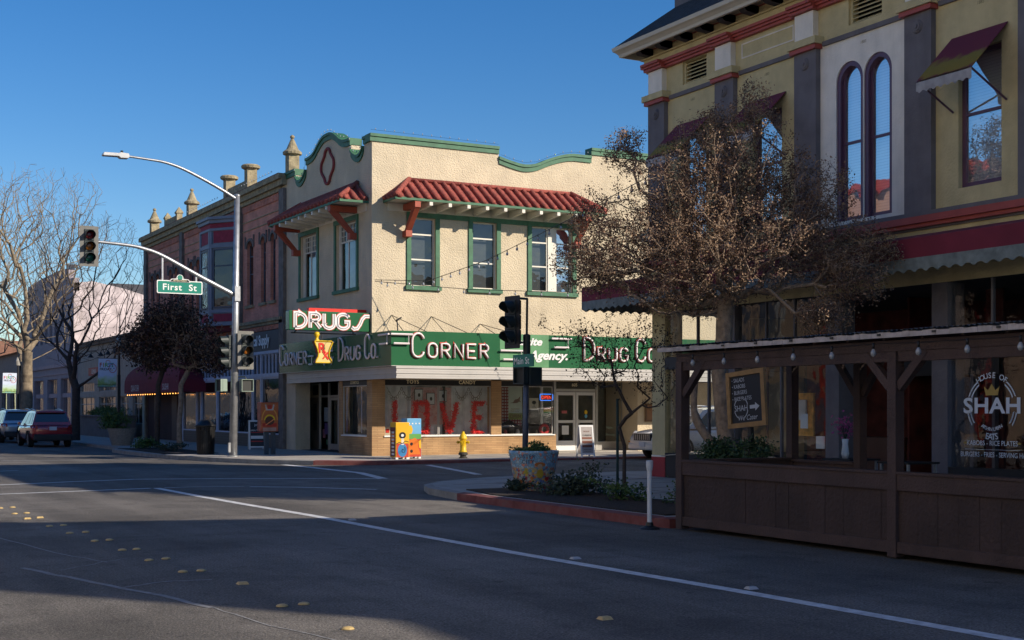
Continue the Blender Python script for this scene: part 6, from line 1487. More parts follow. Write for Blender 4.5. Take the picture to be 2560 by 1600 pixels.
# street name sign with historic district crest
fs_ = thing('street_name_sign', 'green First St street name sign hanging from the mast arm', 'street sign', (11.58, PY, 5.72))
m_sgr = M('street_sign_green', (.0, .21, .145), .4, var=.03); m_sw = M('sign_reflective_white', (.85, .84, .8), .4, var=.03)
def rr(x0, x1, z0, z1, r_):
    return [(x0 + r_ + r_ * math.cos(R(a)), z0 + r_ + r_ * math.sin(R(a))) for a in (180, 225, 270)] + [(x1 - r_ + r_ * math.cos(R(a)), z0 + r_ + r_ * math.sin(R(a))) for a in (270, 315, 360)] + [(x1 - r_ + r_ * math.cos(R(a)), z1 - r_ + r_ * math.sin(R(a))) for a in (0, 45, 90)] + [(x0 + r_ + r_ * math.cos(R(a)), z1 - r_ + r_ * math.sin(R(a))) for a in (90, 135, 180)]
yS = PY - .03
mb = MB(); mb.prism(rr(10.83, 12.33, 5.52, 5.95, .04), yS - .015, yS, 'y'); mb.build('border', m_sw, fs_)
mb = MB(); mb.prism(rr(10.86, 12.30, 5.55, 5.92, .03), yS - .018, yS - .0155, 'y'); mb.build('panel', m_sgr, fs_)
mb = MB(); text(mb, 'First  St', .21, lambda a, b, e: (11.57 + a, yS - .021, 5.635 + b), off=.018, sx=1.08, spacing=1.12); mb.build('lettering', m_sw, fs_)
mb = MB(); mb.prism([(11.24, 5.935), (11.3, 6.0), (11.5, 6.02), (11.66, 6.02), (11.86, 6.0), (11.92, 5.935), (11.92, 5.9), (11.24, 5.9)], yS - .03, yS - .022, 'y'); mb.prism([(11.58 + .11 * math.cos(t), 6.04 + .11 * math.sin(t)) for t in np.linspace(0, 2 * math.pi, 25)[:-1]], yS - .034, yS - .0302, 'y'); mb.build('crest_border', m_sw, fs_)
mb = MB(); mb.prism([(11.27, 5.935), (11.32, 5.985), (11.84, 5.985), (11.89, 5.935), (11.89, 5.912), (11.27, 5.912)], yS - .040, yS - .0355, 'y'); mb.build('crest_band', m_black, fs_)
mb = MB(); mb.prism([(11.58 + .085 * math.cos(t), 6.05 + .085 * math.sin(t)) for t in np.linspace(0, 2 * math.pi, 25)[:-1]], yS - .0385, yS - .036, 'y'); mb.build('crest_tree', M('crest_green', (.02, .25, .17), .5), fs_)
mb = MB(); text(mb, 'HISTORIC DISTRICT', .048, lambda a, b, e: (11.58 + a, yS - .043, 5.925 + b), off=.004, sx=.78); mb.build('crest_lettering', m_gold, fs_)
mb = MB()
for x, zt in ((11.02, 6.72), (12.13, 6.15)): mb.box((x - .025, yS, 5.9), (x + .025, yS + .03, zt))
mb.parts('hanger', m_steel, fs_)
# near signal pole rising behind the mosaic planter
P2X, P2Y = 13.05, 23.3
np_ = thing('signal_pole', 'slim blue-grey signal pole rising behind the mosaic planter', 'traffic signal', (P2X, P2Y, SWZ))
mb = MB(); mb.tube([(P2X, P2Y, .15), (P2X + .05, P2Y, 2.9)], [.062, .055], 14); mb.build('pole', M('painted_pole_blue', (.085, .10, .14), .45, .3, var=.15, vs=8), np_, smooth=True)
mb = MB(); mb.lathe([(.075, 0), (.075, .5), (.04, .52)], (P2X + .05, P2Y, 2.72), 12); mb.tube([(P2X + .05, P2Y, 3.2), (P2X + .06, P2Y, 3.95)], .024, 7); mb.tube([(P2X + .07, P2Y, 3.94), (12.9, P2Y + .05, 3.95)], .024, 7); mb.tube([(P2X + .05, P2Y, 3.06), (12.9, P2Y + .05, 3.08)], .022, 6); mb.build('bracket_arm', m_sdark, np_)
signal(np_, 12.80, P2Y + .1, 3.03, R(-80), (m_lgrey, m_lgrey, m_lgrey), back=True, bp=m_black, k_=.82)
pedhead(np_, 13.22, P2Y + .02, 2.22, R(180), m_sdark, w_=.3, h_=.36); pedhead(np_, 12.97, P2Y + .0, 2.24, R(-80), m_sdark, w_=.34, h_=.34)
ms = thing('street_name_sign', 'small green Main St blade sign on the slim blue-grey pole', 'street sign', (12.98, P2Y, 2.6))
mb = MB(); mb.box((12.968, P2Y - .5, 2.58), (12.985, P2Y + .33, 2.83)); mb.build('panel', m_sgr, ms); mb = MB(FX(12.968)); text(mb, 'Main St', .14, lambda a, b, e: (P2Y - .02 - a, .003, 2.64 + b), off=.012, sx=1.1); mb.build('lettering', m_sw, ms)
# mosaic planter
def mosaic():
    m = M('mosaic', (.3, .3, .3), .35, var=0); n = m.node_tree; b = n.nodes['Principled BSDF']
    geo = n.nodes.new('ShaderNodeNewGeometry'); vo = n.nodes.new('ShaderNodeTexVoronoi'); vo.inputs['Scale'].default_value = 20; n.links.new(geo.outputs['Position'], vo.inputs['Vector'])
    sp = n.nodes.new('ShaderNodeSeparateXYZ'); n.links.new(vo.outputs['Position'], sp.inputs[0])
    s2 = n.nodes.new('ShaderNodeSeparateColor'); n.links.new(vo.outputs['Color'], s2.inputs[0])
    def ramp(cols):
        r = n.nodes.new('ShaderNodeValToRGB'); r.color_ramp.interpolation = 'CONSTANT'; e = r.color_ramp.elements
        e[0].position = 0; e[0].color = (*cols[0], 1); e[1].position = 1 / len(cols); e[1].color = (*cols[1], 1)
        for i, c_ in enumerate(cols[2:], 2): k = e.new(i / len(cols)); k.color = (*c_, 1)
        n.links.new(s2.outputs[0], r.inputs[0]); return r.outputs[0]
    lo = ramp([(.5, .42, .3), (.6, .14, .06), (.45, .35, .18), (.12, .3, .4), (.65, .4, .08), (.4, .42, .36), (.08, .14, .35), (.35, .05, .07), (.55, .5, .35)]); hi = ramp([(.2, .42, .6), (.26, .48, .62), (.16, .36, .55), (.42, .58, .66), (.7, .25, .18), (.22, .45, .6)])
    gt = n.nodes.new('ShaderNodeMapRange'); gt.inputs[1].default_value = .60; gt.inputs[2].default_value = .64
    sv = n.nodes.new('ShaderNodeVectorMath'); sv.operation = 'DIVIDE'; sv.inputs[1].default_value = (20, 20, 20)
    sg_ = n.nodes.new('ShaderNodeSeparateXYZ'); n.links.new(geo.outputs['Position'], sg_.inputs[0]); n.links.new(sg_.outputs[2], gt.inputs[0])
    mx = n.nodes.new('ShaderNodeMix'); mx.data_type = 'RGBA'; n.links.new(gt.outputs[0], mx.inputs[0]); n.links.new(lo, mx.inputs[6]); n.links.new(hi, mx.inputs[7])
    ve = n.nodes.new('ShaderNodeTexVoronoi'); ve.feature = 'DISTANCE_TO_EDGE'; ve.inputs['Scale'].default_value = 20; n.links.new(geo.outputs['Position'], ve.inputs['Vector'])
    g2_ = n.nodes.new('ShaderNodeMath'); g2_.operation = 'LESS_THAN'; g2_.inputs[1].default_value = .06; n.links.new(ve.outputs['Distance'], g2_.inputs[0])
    m2_ = n.nodes.new('ShaderNodeMix'); m2_.data_type = 'RGBA'; n.links.new(g2_.outputs[0], m2_.inputs[0]); n.links.new(mx.outputs[2], m2_.inputs[6]); m2_.inputs[7].default_value = (.25, .25, .24, 1)
    n.links.new(m2_.outputs[2], b.inputs['Base Color']); return m
MX, MY = 12.95, 22.75
mp2 = thing('mosaic_planter', 'big round mosaic planter reading SISTER CITY, filled with low plants', 'planter', (MX, MY, SWZ))
mb = MB(); mb.lathe([(.36, 0), (.37, .04), (.44, .5), (.47, .66), (.49, .74), (.49, .79), (.44, .79), (.42, .7)], (MX, MY, SWZ), 36); mb.build('pot', mosaic(), mp2, smooth=True)
mb = MB(); mb.disc((MX, MY, SWZ + .71), .42, 20, ax='z'); mb.build('soil', m_soil, mp2)
def onpot(x, z, e):   # wrap onto the cone, centred on the side towards the road crossing
    r_ = .37 + (.49 - .37) * (z - .15) / .74 + .004; a = R(238) + x / r_; return (MX + r_ * math.cos(a), MY + r_ * math.sin(a), z)
mb = MB(); text(mb, 'SISTER', .075, lambda a, b, e: onpot(a - .12, .80 + b, 0), off=.008, spacing=1.15); text(mb, 'CITY', .075, lambda a, b, e: onpot(a - .1, .70 + b, 0), off=.008, spacing=1.15); mb.build('lettering', M('mosaic_navy', (.02, .05, .13), .4), mp2)
mb = MB(); 
def potdisc(x, z, r_, m, ry=None): mb.add([onpot(x + r_ * math.cos(t), z + (ry or r_) * math.sin(t), 0) for t in np.linspace(0, 2 * math.pi, 13)[:-1]], [tuple(range(12))], m)
mb.T = None
potdisc(.14, .68, .11, 0, .045); potdisc(.14, .64, .05, 1, .055); potdisc(.14, .5, .07, 2, .09); mb.add([onpot(x, z, .0) for x, z in ((-.2, .5), (-.08, .5), (-.14, .62))], [(0, 1, 2)], 3); potdisc(-.02, .42, .035, 0); potdisc(.0, .28, .03, 4); potdisc(-.25, .35, .04, 0); potdisc(.28, .4, .04, 4)
mb.build('mosaic_figures', [M('mos_orange', (.5, .17, .04), .4), M('mos_face', (.5, .38, .28), .4), M('mos_yellow', (.5, .35, .04), .4), M('mos_gold', (.45, .38, .06), .4), M('mos_red', (.4, .03, .02), .4)], mp2)
shrub('planter_plants', 'low trailing green plants filling the mosaic planter', 'plant', (MX, MY, .86), (.34, .34, .16), 1700, .05, m_leafb, stems=26)
# hydrant
HX, HY_ = 19.43, 38.75
hy = thing('fire_hydrant', 'bright yellow fire hydrant with a dark base on the sunlit pavement', 'fire hydrant', (HX, HY_, SWZ))
mb = MB(); mb.lathe([(.125, .2), (.125, .23), (.1, .25), (.098, .6), (.13, .62), (.13, .66), (.115, .68), (.1, .75), (.06, .8), (.045, .81), (.045, .86), (.02, .87)], (HX, HY_, SWZ), 18)
mb.build('barrel', m_yellow, hy, smooth=True)
mb = MB()
for dx, dy, r_ in ((-.6, -.8, .06), (.8, -.6, .045), (-.8, .6, .045)):
    p = Vector((HX, HY_, SWZ + .52)); d = Vector((dx, dy, 0)); mb.tube([p, p + d * .15, p + d * .15, p + d * .19, p + d * .19, p + d * .215], [r_ * .8, r_ * .8, r_ * 1.15, r_ * 1.15, r_ * .5, r_ * .5], 10)
mb.build('outlet', m_yellow, hy)
mb = MB(); mb.lathe([(.14, 0), (.14, .03), (.1, .05), (.1, .1), (.15, .11), (.15, .17), (.12, .2)], (HX, HY_, SWZ), 14); mb.build('base_flange', M('hydrant_base', (.05, .045, .035), .8, var=.4), hy)
# painted utility cabinets
def cabinet(name, lab, x0, x1, y0, y1, h, mats, fn):
    o = thing(name, lab, 'newspaper box', ((x0 + x1) / 2, (y0 + y1) / 2, SWZ), group='two painted newspaper boxes')
    m = MB(); m.box((x0, y0, SWZ + .06), (x1, y1, SWZ + h)); m.build('body', mats[0], o, bevel=.01)
    m = MB()
    for a in (x0 + .05, x1 - .05):
        for b in (y0 + .05, y1 - .05): m.box((a - .04, b - .04, SWZ), (a + .04, b + .04, SWZ + .06))
    m.build('feet', m_whit2, o)
    fn(o)
pa = {k: M('paint_' + k, c_, .35, var=.06) for k, c_ in dict(blue=(.04, .2, .42), red=(.5, .06, .03), yel=(.75, .42, .02), org=(.65, .16, .02), grn=(.12, .35, .08), blk=(.015, .015, .02), wht=(.75, .75, .72), wine=(.12, .015, .03), lbl=(.15, .4, .65)).items()}
def art1(o):
    ZS = lambda c: (lambda s, d, z: (s, c - d, SWZ + (z - SWZ) * .89))
    m = MB(ZS(39.0)); x0 = 17.18
    mats = [pa[k] for k in ('blk', 'yel', 'blue', 'red', 'wht', 'org', 'lbl')]
    m.box((17.19, 0, .72), (17.62, .004, 1.28), m=1); m.box((17.19, 0, .22), (17.62, .004, .71), m=3)
    m.add([(17.4 + .16 * math.cos(t), .006, .47 + .24 * math.sin(t)) for t in np.linspace(0, 2 * math.pi, 25)[:-1]], [tuple(range(24))], 2)
    m.disc((17.4, .008, 1.0), .12, 18, m=0); m.disc((17.4, .01, 1.0), .05, 12, m=4)
    for k in range(5): m.box((17.36, .006 + 0, .66 + k * .05), (17.45, .009, .69 + k * .05), m=4)
    ribbon(m, [(17.42 + .018 * t * math.cos(t * 1.6), .47 + .03 * t * math.sin(t * 1.6)) for t in np.linspace(.3, 4.6, 26)], .018, lambda x, z, e: (x, e, z), .007, .009, 0)
    ribbon(m, [(17.19, .7), (17.3, .76), (17.4, .7), (17.5, .8), (17.62, .76)], .02, lambda x, z, e: (x, e, z), .005, .011, 0)
    m.build('painted_guitar', mats, o)
    m = MB(lambda s, d, z: (17.165 - d, s, SWZ + (z - SWZ) * .88)); m.box((39.02, 0, .25), (39.42, .003, 1.3), m=0)
    for k in range(7): m.box((39.1, .003, .3 + k * .13), (39.3, .006, .37 + k * .13), m=1)
    m.add([(39.2 + .15 * math.cos(t), .005, .95 + .2 * math.sin(t)) for t in np.linspace(0, 2 * math.pi, 17)[:-1]], [tuple(range(16))], 2); m.build('painted_keys', [pa['wine'], pa['wht'], pa['org']], o)
cabinet('newspaper_box', 'front painted newspaper box with a yellow top and blue guitar', 17.17, 17.64, 39.0, 39.45, 1.17, [pa['yel']], art1)
def art2(o):
    m = MB(lambda s, d, z: (s, 39.3 - d, SWZ + (z - SWZ) * .89))
    m.box((17.72, 0, 1.05), (18.19, .004, 1.38), m=0); m.box((17.72, 0, .86), (18.19, .004, 1.04), m=1); m.box((17.72, 0, .22), (18.19, .004, .855), m=2)
    m.add([(17.98, .006, .9), (18.1, .006, .78), (18.08, .006, .6), (18.17, .006, .3), (17.72, .006, .3), (17.74, .006, .8)], [tuple(range(6))], 3)
    m.add([(18.1, .007, .78), (18.19, .007, .85), (18.19, .007, .5), (18.12, .007, .55)], [(0, 1, 2, 3)], 4); m.disc((17.85, .008, .68), .05, 12, m=6, ry=.06); m.disc((17.85, .008, .42), .05, 12, m=6, ry=.06)
    m.add([(17.72, .006, 1.35), (17.85, .006, 1.35), (17.9, .006, 1.2), (17.86, .006, 1.05), (17.72, .006, 1.05)], [tuple(range(5))], 4)
    for k in range(4): m.box((17.74 + k * .12, .004, 1.39), (17.79 + k * .12, .008, 1.44), m=5)
    m.build('painted_patchwork', [pa[k] for k in ('lbl', 'grn', 'red', 'org', 'yel', 'wht', 'blk')], o)
cabinet('newspaper_box', 'rear painted newspaper box with a light blue and green top', 17.7, 18.2, 39.3, 39.75, 1.29, [pa['lbl']], art2)
# painted mail-style cabinet on two legs (jukebox artwork simplified)
jb = thing('painted_box', 'orange and red painted box with a yellow arch on two dark legs', 'street box', (15.05, 45.3, SWZ))
mb = MB(); mb.box((14.78, 45.2, .95), (15.42, 45.6, 1.98)); mb.build('box', M('box_rust', (.35, .09, .05), .5, var=.4, vs=5), jb, bevel=.02)
for x in (14.98, 15.22): mb = MB(); mb.box((x, 45.33, SWZ), (x + .14, 45.47, .95)); mb.build('leg', M('leg_blue', (.03, .06, .09), .5), jb)
mb = MB(FY(45.2)); cx_ = 15.1
mb.box((14.8, 0, 1.12), (15.4, .004, 1.95), m=0)
for r0, r1, mm in ((.3, .26, 1), (.2, .155, 2)):
    ribbon(mb, arc(cx_, 1.35, (r0 + r1) / 2, (r0 + r1) / 2 * (1.5 if mm == 1 else 1), 0, 180, 14), r0 - r1, lambda x, z, e: (x, e, z), .005, .008, mm)
mb.disc((cx_, .009, 1.33), .17, 16, m=3, ry=.15); mb.box((14.84, .004, 1.13), (15.36, .008, 1.25), m=4); ribbon(mb, [(14.95, 1.18), (15.25, 1.38)], .03, lambda x, z, e: (x, e, z), .01, .014, 5)
mb.box((cx_ - .07, .009, 1.74), (cx_ + .07, .012, 1.88), m=4); ribbon(mb, [(cx_ - .15, 1.9), (cx_ - .11, 1.72), (cx_ + .11, 1.72), (cx_ + .15, 1.9)], .05, lambda x, z, e: (x, e, z), .006, .01, 6)
for k in range(4): mb.box((14.86, .004, .98 + k * .03), (15.34, .007, .995 + k * .03), m=6)
mb.build('artwork', [M('art%d' % k, c_, .5, var=.15) for k, c_ in enumerate([(.4, .12, .04), (.6, .3, .06), (.65, .5, .02), (.08, .03, .02), (.4, .03, .02), (.7, .25, .1), (.4, .4, .4)])], jb)
# A-frame signs
def aframe(lab, x, y, rz, w_, h_, txts, dark, frame=m_whit2):
    o = thing('sandwich_board', lab, 'sandwich board', (x, y, SWZ), rz, local=True)
    for sg_ in (-1, 1):
        m = MB(lambda a, b, c, sg_=sg_: (a, sg_ * (.3 - .26 * c / h_) + b * sg_, c))
        m.box((-w_ / 2, -.015, 0), (-w_ / 2 + .05, .015, h_)); m.box((w_ / 2 - .05, -.015, 0), (w_ / 2, .015, h_)); m.box((-w_ / 2 + .05, -.014, h_ - .06), (w_ / 2 - .05, .014, h_)); m.box((-w_ / 2 + .05, -.014, .08), (w_ / 2 - .05, .014, .13)); m.build('frame', frame, o)
        m = MB(lambda a, b, c, sg_=sg_: (a, sg_ * (.3 - .26 * c / h_) + b * sg_, c)); m.box((-w_ / 2 + .05, -.008, .13), (w_ / 2 - .05, .008, h_ - .06)); m.build('panel', dark, o)
    m = MB(lambda a, b, c: (a, -(.3 - .26 * c / h_) - b, c))
    for t, z, hh, mm in txts:
        if t == '#': m.box((-w_ / 2 + .07, .009, z), (w_ / 2 - .07, .012, z + hh), m=mm)
        else: text(m, t, hh, lambda a, b, e, z=z: (a, .012, z + b), m=mm, off=.006)
    m.build('lettering', [m_whit2, M('sign_red_ink', (.5, .04, .03), .6), M('sign_brown_ink', (.2, .06, .03), .6), m_black], o)
    return o
aframe('black sandwich board with white frame and jms lettering by the medical shop', 16.6, 51.3, R(-12), .62, 1.15, [('jms', .92, .1, 0), ('OPEN TODAY', .72, .06, 0), ('#', .66, .025, 1), ('#', .3, .04, 1), ('#', .42, .12, 0)], m_black)
aframe('white plastic sandwich board with brown bands before the drugstore doors', 23.55, 37.9, R(-15), .48, 1.06, [('CURBSIDE', .7, .05, 3), ('PICKUP', .83, .045, 2), ('#', .6, .06, 2), ('#', .46, .08, 2), ('#', .33, .07, 2), ('PLEASE WEAR', .24, .028, 3), ('A FACE MASK', .18, .028, 3)], M('board_pale', (.38, .34, .32), .6))
# litter bin
tb = thing('litter_bin', 'black slatted metal litter bin beside the signal pole', 'litter bin', (13.23, 46.6, SWZ))
mb = MB(); mb.lathe([(.26, .03), (.27, .08), (.29, .85)], (13.23, 46.6, SWZ), 24); mb.build('liner', m_black, tb)
mb = MB()
for k in range(30):
    a = 2 * math.pi * k / 30; c_, s_ = math.cos(a), math.sin(a); mb.beam((13.23 + .29 * c_, 46.6 + .29 * s_, SWZ), (13.23 + .33 * c_, 46.6 + .33 * s_, SWZ + .98), .035, .012)
mb.build('slats', m_black, tb)
mb = MB(); mb.lathe([(.34, .97), (.37, .99), (.37, 1.03), (.3, 1.05), (.2, 1.16), (.16, 1.22), (.1, 1.22)], (13.23, 46.6, SWZ), 24); mb.build('lid', m_black, tb, smooth=True)
# round aggregate planter with bush
m_agg = M('exposed_aggregate', (.3, .27, .23), .9, var=0, stain=.9, ss_=26, stcol=(.08, .07, .06))
ap = thing('round_planter', 'tapered pebble-finish round planter with a bushy shrub by the red car', 'planter', (12.95, 59.8, SWZ))
mb = MB(); mb.lathe([(.42, 0), (.45, .08), (.62, .72), (.64, .75), (.55, .75), (.5, .66)], (13.25, 59.8, SWZ), 24); mb.build('pot', m_agg, ap)
mb = MB(); mb.disc((13.25, 59.8, SWZ + .68), .55, 16, ax='z'); mb.build('soil', m_soil, ap)
shrub('planter_bush', 'bushy green shrub growing in the pebble planter, leaning left', 'shrub', (13.0, 60.1, .85), (.55, .5, .6), 2200, .09, m_leafb, stems=20)
shrub('planter_bush', 'green foliage along the top of the long grey planter wall', 'shrub', (16.8, 80, 1.38), (.3, 4.5, .35), 2600, .1, m_leafb, stems=40)
shrub('grey_shrub', 'low grassy clump at the left end of the far planting bed', 'shrub', (12.9, 54.3, .17), (.6, .5, .35), 900, .1, m_leafb, 'far bed planting')
shrub('grey_shrub', 'low dark clump in the middle of the far planting bed', 'shrub', (12.9, 50.5, .17), (.5, 1.2, .2), 700, .08, m_leafd, 'far bed planting')
# banner lamp post
def bannerpost(lab, lab2, x, y, txt=True):
    o = thing('lamp_post', lab, 'lamp post', (x, y, SWZ), local=True)
    m = MB(); m.lathe([(.16, 0), (.16, .15), (.09, .3), (.07, 1.0), (.05, 4.4)], (0, 0, 0), 12); m.build('post', m_black, o, smooth=False)
    m = MB(); m.lathe([(.05, 0), (.14, .05), (.17, .35), (.12, .5), (.03, .62)], (0, 0, 4.4), 8); m.build('lantern', M('lantern_glass', (.4, .38, .33), .3), o)
    m = MB(); m.tube([(0, 0, 3.95), (-1.0, 0, 3.97)], .015, 5); m.tube([(0, 0, 2.62), (-1.0, 0, 2.62)], .015, 5); m.box((-.08, -.06, 1.5), (.06, .06, 3.2)); m.build('banner_arm', m_black, o)
    b = thing('street_banner', lab2, 'banner', (x, y, SWZ), local=True)
    mt = M('banner_cloth', (.4, .47, .55), .8, var=.05); n = mt.node_tree; bs = n.nodes['Principled BSDF']
    geo = n.nodes.new('ShaderNodeNewGeometry'); nz = n.nodes.new('ShaderNodeTexNoise'); nz.inputs['Scale'].default_value = 4; n.links.new(geo.outputs['Position'], nz.inputs['Vector'])
    sp = n.nodes.new('ShaderNodeSeparateXYZ'); n.links.new(geo.outputs['Position'], sp.inputs[0]); ad = n.nodes.new('ShaderNodeMath'); ad.operation = 'MULTIPLY_ADD'; ad.inputs[1].default_value = .6; n.links.new(nz.outputs['Fac'], ad.inputs[0]); n.links.new(sp.outputs[2], ad.inputs[2])
    mr_ = n.nodes.new('ShaderNodeMapRange'); mr_.inputs[1].default_value = 2.95; mr_.inputs[2].default_value = 3.9; n.links.new(ad.outputs[0], mr_.inputs[0])
    cr_ = n.nodes.new('ShaderNodeValToRGB'); n.links.new(mr_.outputs[0], cr_.inputs[0]); e = cr_.color_ramp.elements; e[0].color = (.7, .76, .82, 1); e[1].color = (.66, .74, .88, 1); 
    for p_, c_ in ((.12, (.2, .45, .45, 1)), (.3, (.3, .45, .12, 1)), (.5, (.5, .65, .5, 1)), (.75, (.6, .7, .85, 1))): k = e.new(p_); k.color = c_
    n.links.new(cr_.outputs[0], bs.inputs['Base Color'])
    m = MB(FY(0)); m.T = None; m.prism([(-.98, 2.64), (-.14, 2.64), (-.08, 3.95), (-.94, 3.95)], -.01, .01, 'y'); m.build('cloth', mt, b)
    if txt:
        for i, (ch, c_) in enumerate(zip('FIRST', [(.5, .05, .05), (.5, .25, .02), (.1, .35, .05), (.02, .3, .5), (.02, .35, .35)])):
            m = MB(); text(m, ch, .2, lambda a, bb_, e, i=i: (-.84 + i * .13 + a, -.014, 3.56 + bb_), off=.02); m.build('letter', M('ban%d' % i, c_, .7, var=0), b)
        m = MB(); text(m, 'FRIDAY', .12, lambda a, bb_, e: (-.62 + a, -.014, 3.4 + bb_), off=.015); text(m, 'DOWNTOWNWOODLAND.COM', .07, lambda a, bb_, e: (-.55 + a, -.014, 2.7 + bb_), sx=.78); m.build('lettering', m_black, b)
        m = MB(); 
        pal = arc(-.3, 3.5, .17, .2, 0, 360, 18); ribbon(m, pal, .025, lambda x, z, e: (x, -.013 - e, z), 0, .004, 0); m.disc((-.33, -.018, 3.42), .03, 8, m=1); m.disc((-.24, -.018, 3.5), .03, 8, m=2); m.disc((-.3, -.018, 3.6), .03, 8, m=3)
        m.tube([(-.6, -.015, 3.76), (-.6, -.015, 3.84), (-.5, -.015, 3.88), (-.42, -.015, 3.84), (-.42, -.015, 3.76)], .012, 4, m=0); m.build('palette_emblem', [pa['red'], pa['yel'], pa['blue'], pa['grn']], b)
    return o
bannerpost('black lamp post carrying the First Friday banner', 'white, blue and green First Friday banner on the black lamp post', 14.1, 64.2)
bannerpost('black lamp post at the left picture edge behind the grey car', 'banner cut off by the left picture edge', 13.9, 93, True)
# café lights crossing from the corner store
bulbwire('string_lights', 'café bulbs rising from the corner store toward the upper tree', 'café bulb strings', [(17.68, 41.9, 6.1), (18.3, 39, 5.85), (17.8, 34, 6.0), (16.9, 28, 6.35), (15.6, 22, 6.6)], 26, .01, .035, .07)
bulbwire('string_lights', 'lower café bulb string running nearly level across the store windows', 'café bulb strings', [(17.68, 41.9, 6.05), (20.2, 39.8, 5.72), (22.6, 37.5, 5.55), (25.0, 35, 5.6), (22, 30, 5.3)], 18, .01, .035, .07)
# ================================================================ vehicles
m_tyre = M('tyre', (.012, .012, .012), .8); m_rim = M('rim', (.45, .46, .48), .35, .8, var=.05); m_carglass = M('car_glass', (.012, .016, .02), .05, var=0, spec=.9); m_plast = M('black_plastic', (.02, .02, .02), .6)
def suv(name, lab, loc, rz, body, W=.93, L_=4.7, H=1.69, ladder=False, plate='7ABC', glass=None):
    o = thing(name, lab, 'car', loc, rz, group=None, local=True); g_ = glass or m_carglass
    # front at +y, rear at -y; stations: y, z bottom, z belt, half width
    hl = L_ / 2
    st = [(-hl, .48, .92, .80), (-hl + .06, .36, .99, .87), (-hl + .35, .3, 1.03, .91), (-1.3, .27, 1.02, W), (-.4, .26, 1.0, W), (.5, .26, .98, W), (1.0, .26, .97, W), (1.35, .27, 1.0, .92), (hl - .55, .28, .97, .90), (hl - .18, .32, .88, .86), (hl - .04, .38, .76, .80), (hl, .48, .62, .72)]
    m = MB(); ring = []
    for y, zb, zt, w_ in st:
        h = zt - zb
        pr = [(.0, zb), (w_ * .82, zb), (w_ * .97, zb + h * .14), (w_, zb + h * .45), (w_ * .99, zb + h * .72), (w_ * .95, zt - .03), (w_ * .86, zt), (.0, zt + .03)]
        ring.append([(x, y, z) for x, z in pr] + [(-x, y, z) for x, z in pr[::-1]][1:-1])
    k = len(ring[0]); vs = [p for r in ring for p in r]
    m.add(vs, [(i * k + j, i * k + (j + 1) % k, (i + 1) * k + (j + 1) % k, (i + 1) * k + j) for i in range(len(ring) - 1) for j in range(k)] + [tuple(range(k)), tuple(range((len(ring) - 1) * k, len(ring) * k))])
    # cut wheel arches by colouring: dark arch liners sit proud instead
    b = m.build('body', body, o, smooth=True)
    sd = b.modifiers.new('sub', 'SUBSURF'); sd.levels = 1; sd.render_levels = 1
    # greenhouse
    G0 = [(-hl + .28, 1.0, -hl + .52, H - .12), (1.18, .98, .38, H - .05)]
    wb_, wt = .86, .66
    def side(t, u):   # t along, u up -> point on right flank
        y0 = G0[0][0] + (G0[1][0] - G0[0][0]) * t; y1 = G0[0][2] + (G0[1][2] - G0[0][2]) * t
        z0 = 1.0; z1 = H - .1 + .06 * math.sin(math.pi * min(1, max(0, t * .9 + .1)))
        return (wb_ + (wt - wb_) * u, y0 + (y1 - y0) * u, z0 + (z1 - z0) * u)
    m = MB(); n = 8; vs = []
    for i in range(n + 1):
        t = i / n; A = side(t, 0); B = side(t, .5); C_ = side(t, 1); top = (wt - .12, C_[1], C_[2] + .035); mid = (0, C_[1], C_[2] + .055)
        r = [A, B, C_, top, mid]; vs += r + [(-x, y, z) for x, y, z in r[::-1]][1:]
    k = 9
    m.add(vs, [(i * k + j, i * k + j + 1, (i + 1) * k + j + 1, (i + 1) * k + j) for i in range(n) for j in range(k - 1)] + [tuple(range(k)), tuple(range(n * k, (n + 1) * k))]); cab = m.build('cabin', body, o, smooth=True)
    e = cab.modifiers.new('es', 'EDGE_SPLIT'); e.split_angle = R(35)
    # side windows, slightly proud
    for sx_ in (1, -1):
        for t0, t1, t2, t3 in ((.07, .26, .12, .27), (.30, .60, .30, .60), (.64, .93, .64, .90)):
            m = MB(); q = [side(t0, .1), side(t1, .08), side(t3, .86), side(t2, .86)]; q = [((x + .008) * sx_, y, z + .002) for x, y, z in q]; m.add(q, [(0, 1, 2, 3)]); m.build('side_window', g_, o, recalc=False)
        m = MB(); m.box((.92 * sx_ - .0, .75, 1.0), (1.03 * sx_, .9, 1.14)); m.build('mirror', body, o, bevel=.02)
        for yy_ in (-.35, .55): m = MB(); m.box((.925 * sx_, yy_ - .22, .86), (.95 * sx_, yy_ - .04, .885)); m.build('door_handle', body, o)
        m = MB(); m.tube([(.60 * sx_, -1.5, H - .03), (.60 * sx_, -.4, H + .045), (.60 * sx_, .4, H + .01)], .016, 6); m.build('roof_rail', m_rim, o)
    A, B = side(0, .25), side(0, .88); m = MB(); m.add([(A[0] - .06, A[1] - .012, A[2]), (-A[0] + .06, A[1] - .012, A[2]), (-B[0] + .04, B[1] - .012, B[2]), (B[0] - .04, B[1] - .012, B[2])], [(0, 1, 2, 3)]); m.build('rear_window', g_, o, recalc=False)
    A, B = side(1, .04), side(1, .92); m = MB(); m.add([(A[0] - .06, A[1] + .014, A[2]), (-A[0] + .06, A[1] + .014, A[2]), (-B[0] + .04, B[1] + .014, B[2]), (B[0] - .04, B[1] + .014, B[2])], [(0, 1, 2, 3)]); m.build('windscreen', g_, o, recalc=False)
    m = MB(); m.box((-.6, -hl + .38, H - .13), (.6, -hl + .62, H - .1)); m.build('roof_spoiler', body, o, bevel=.01)
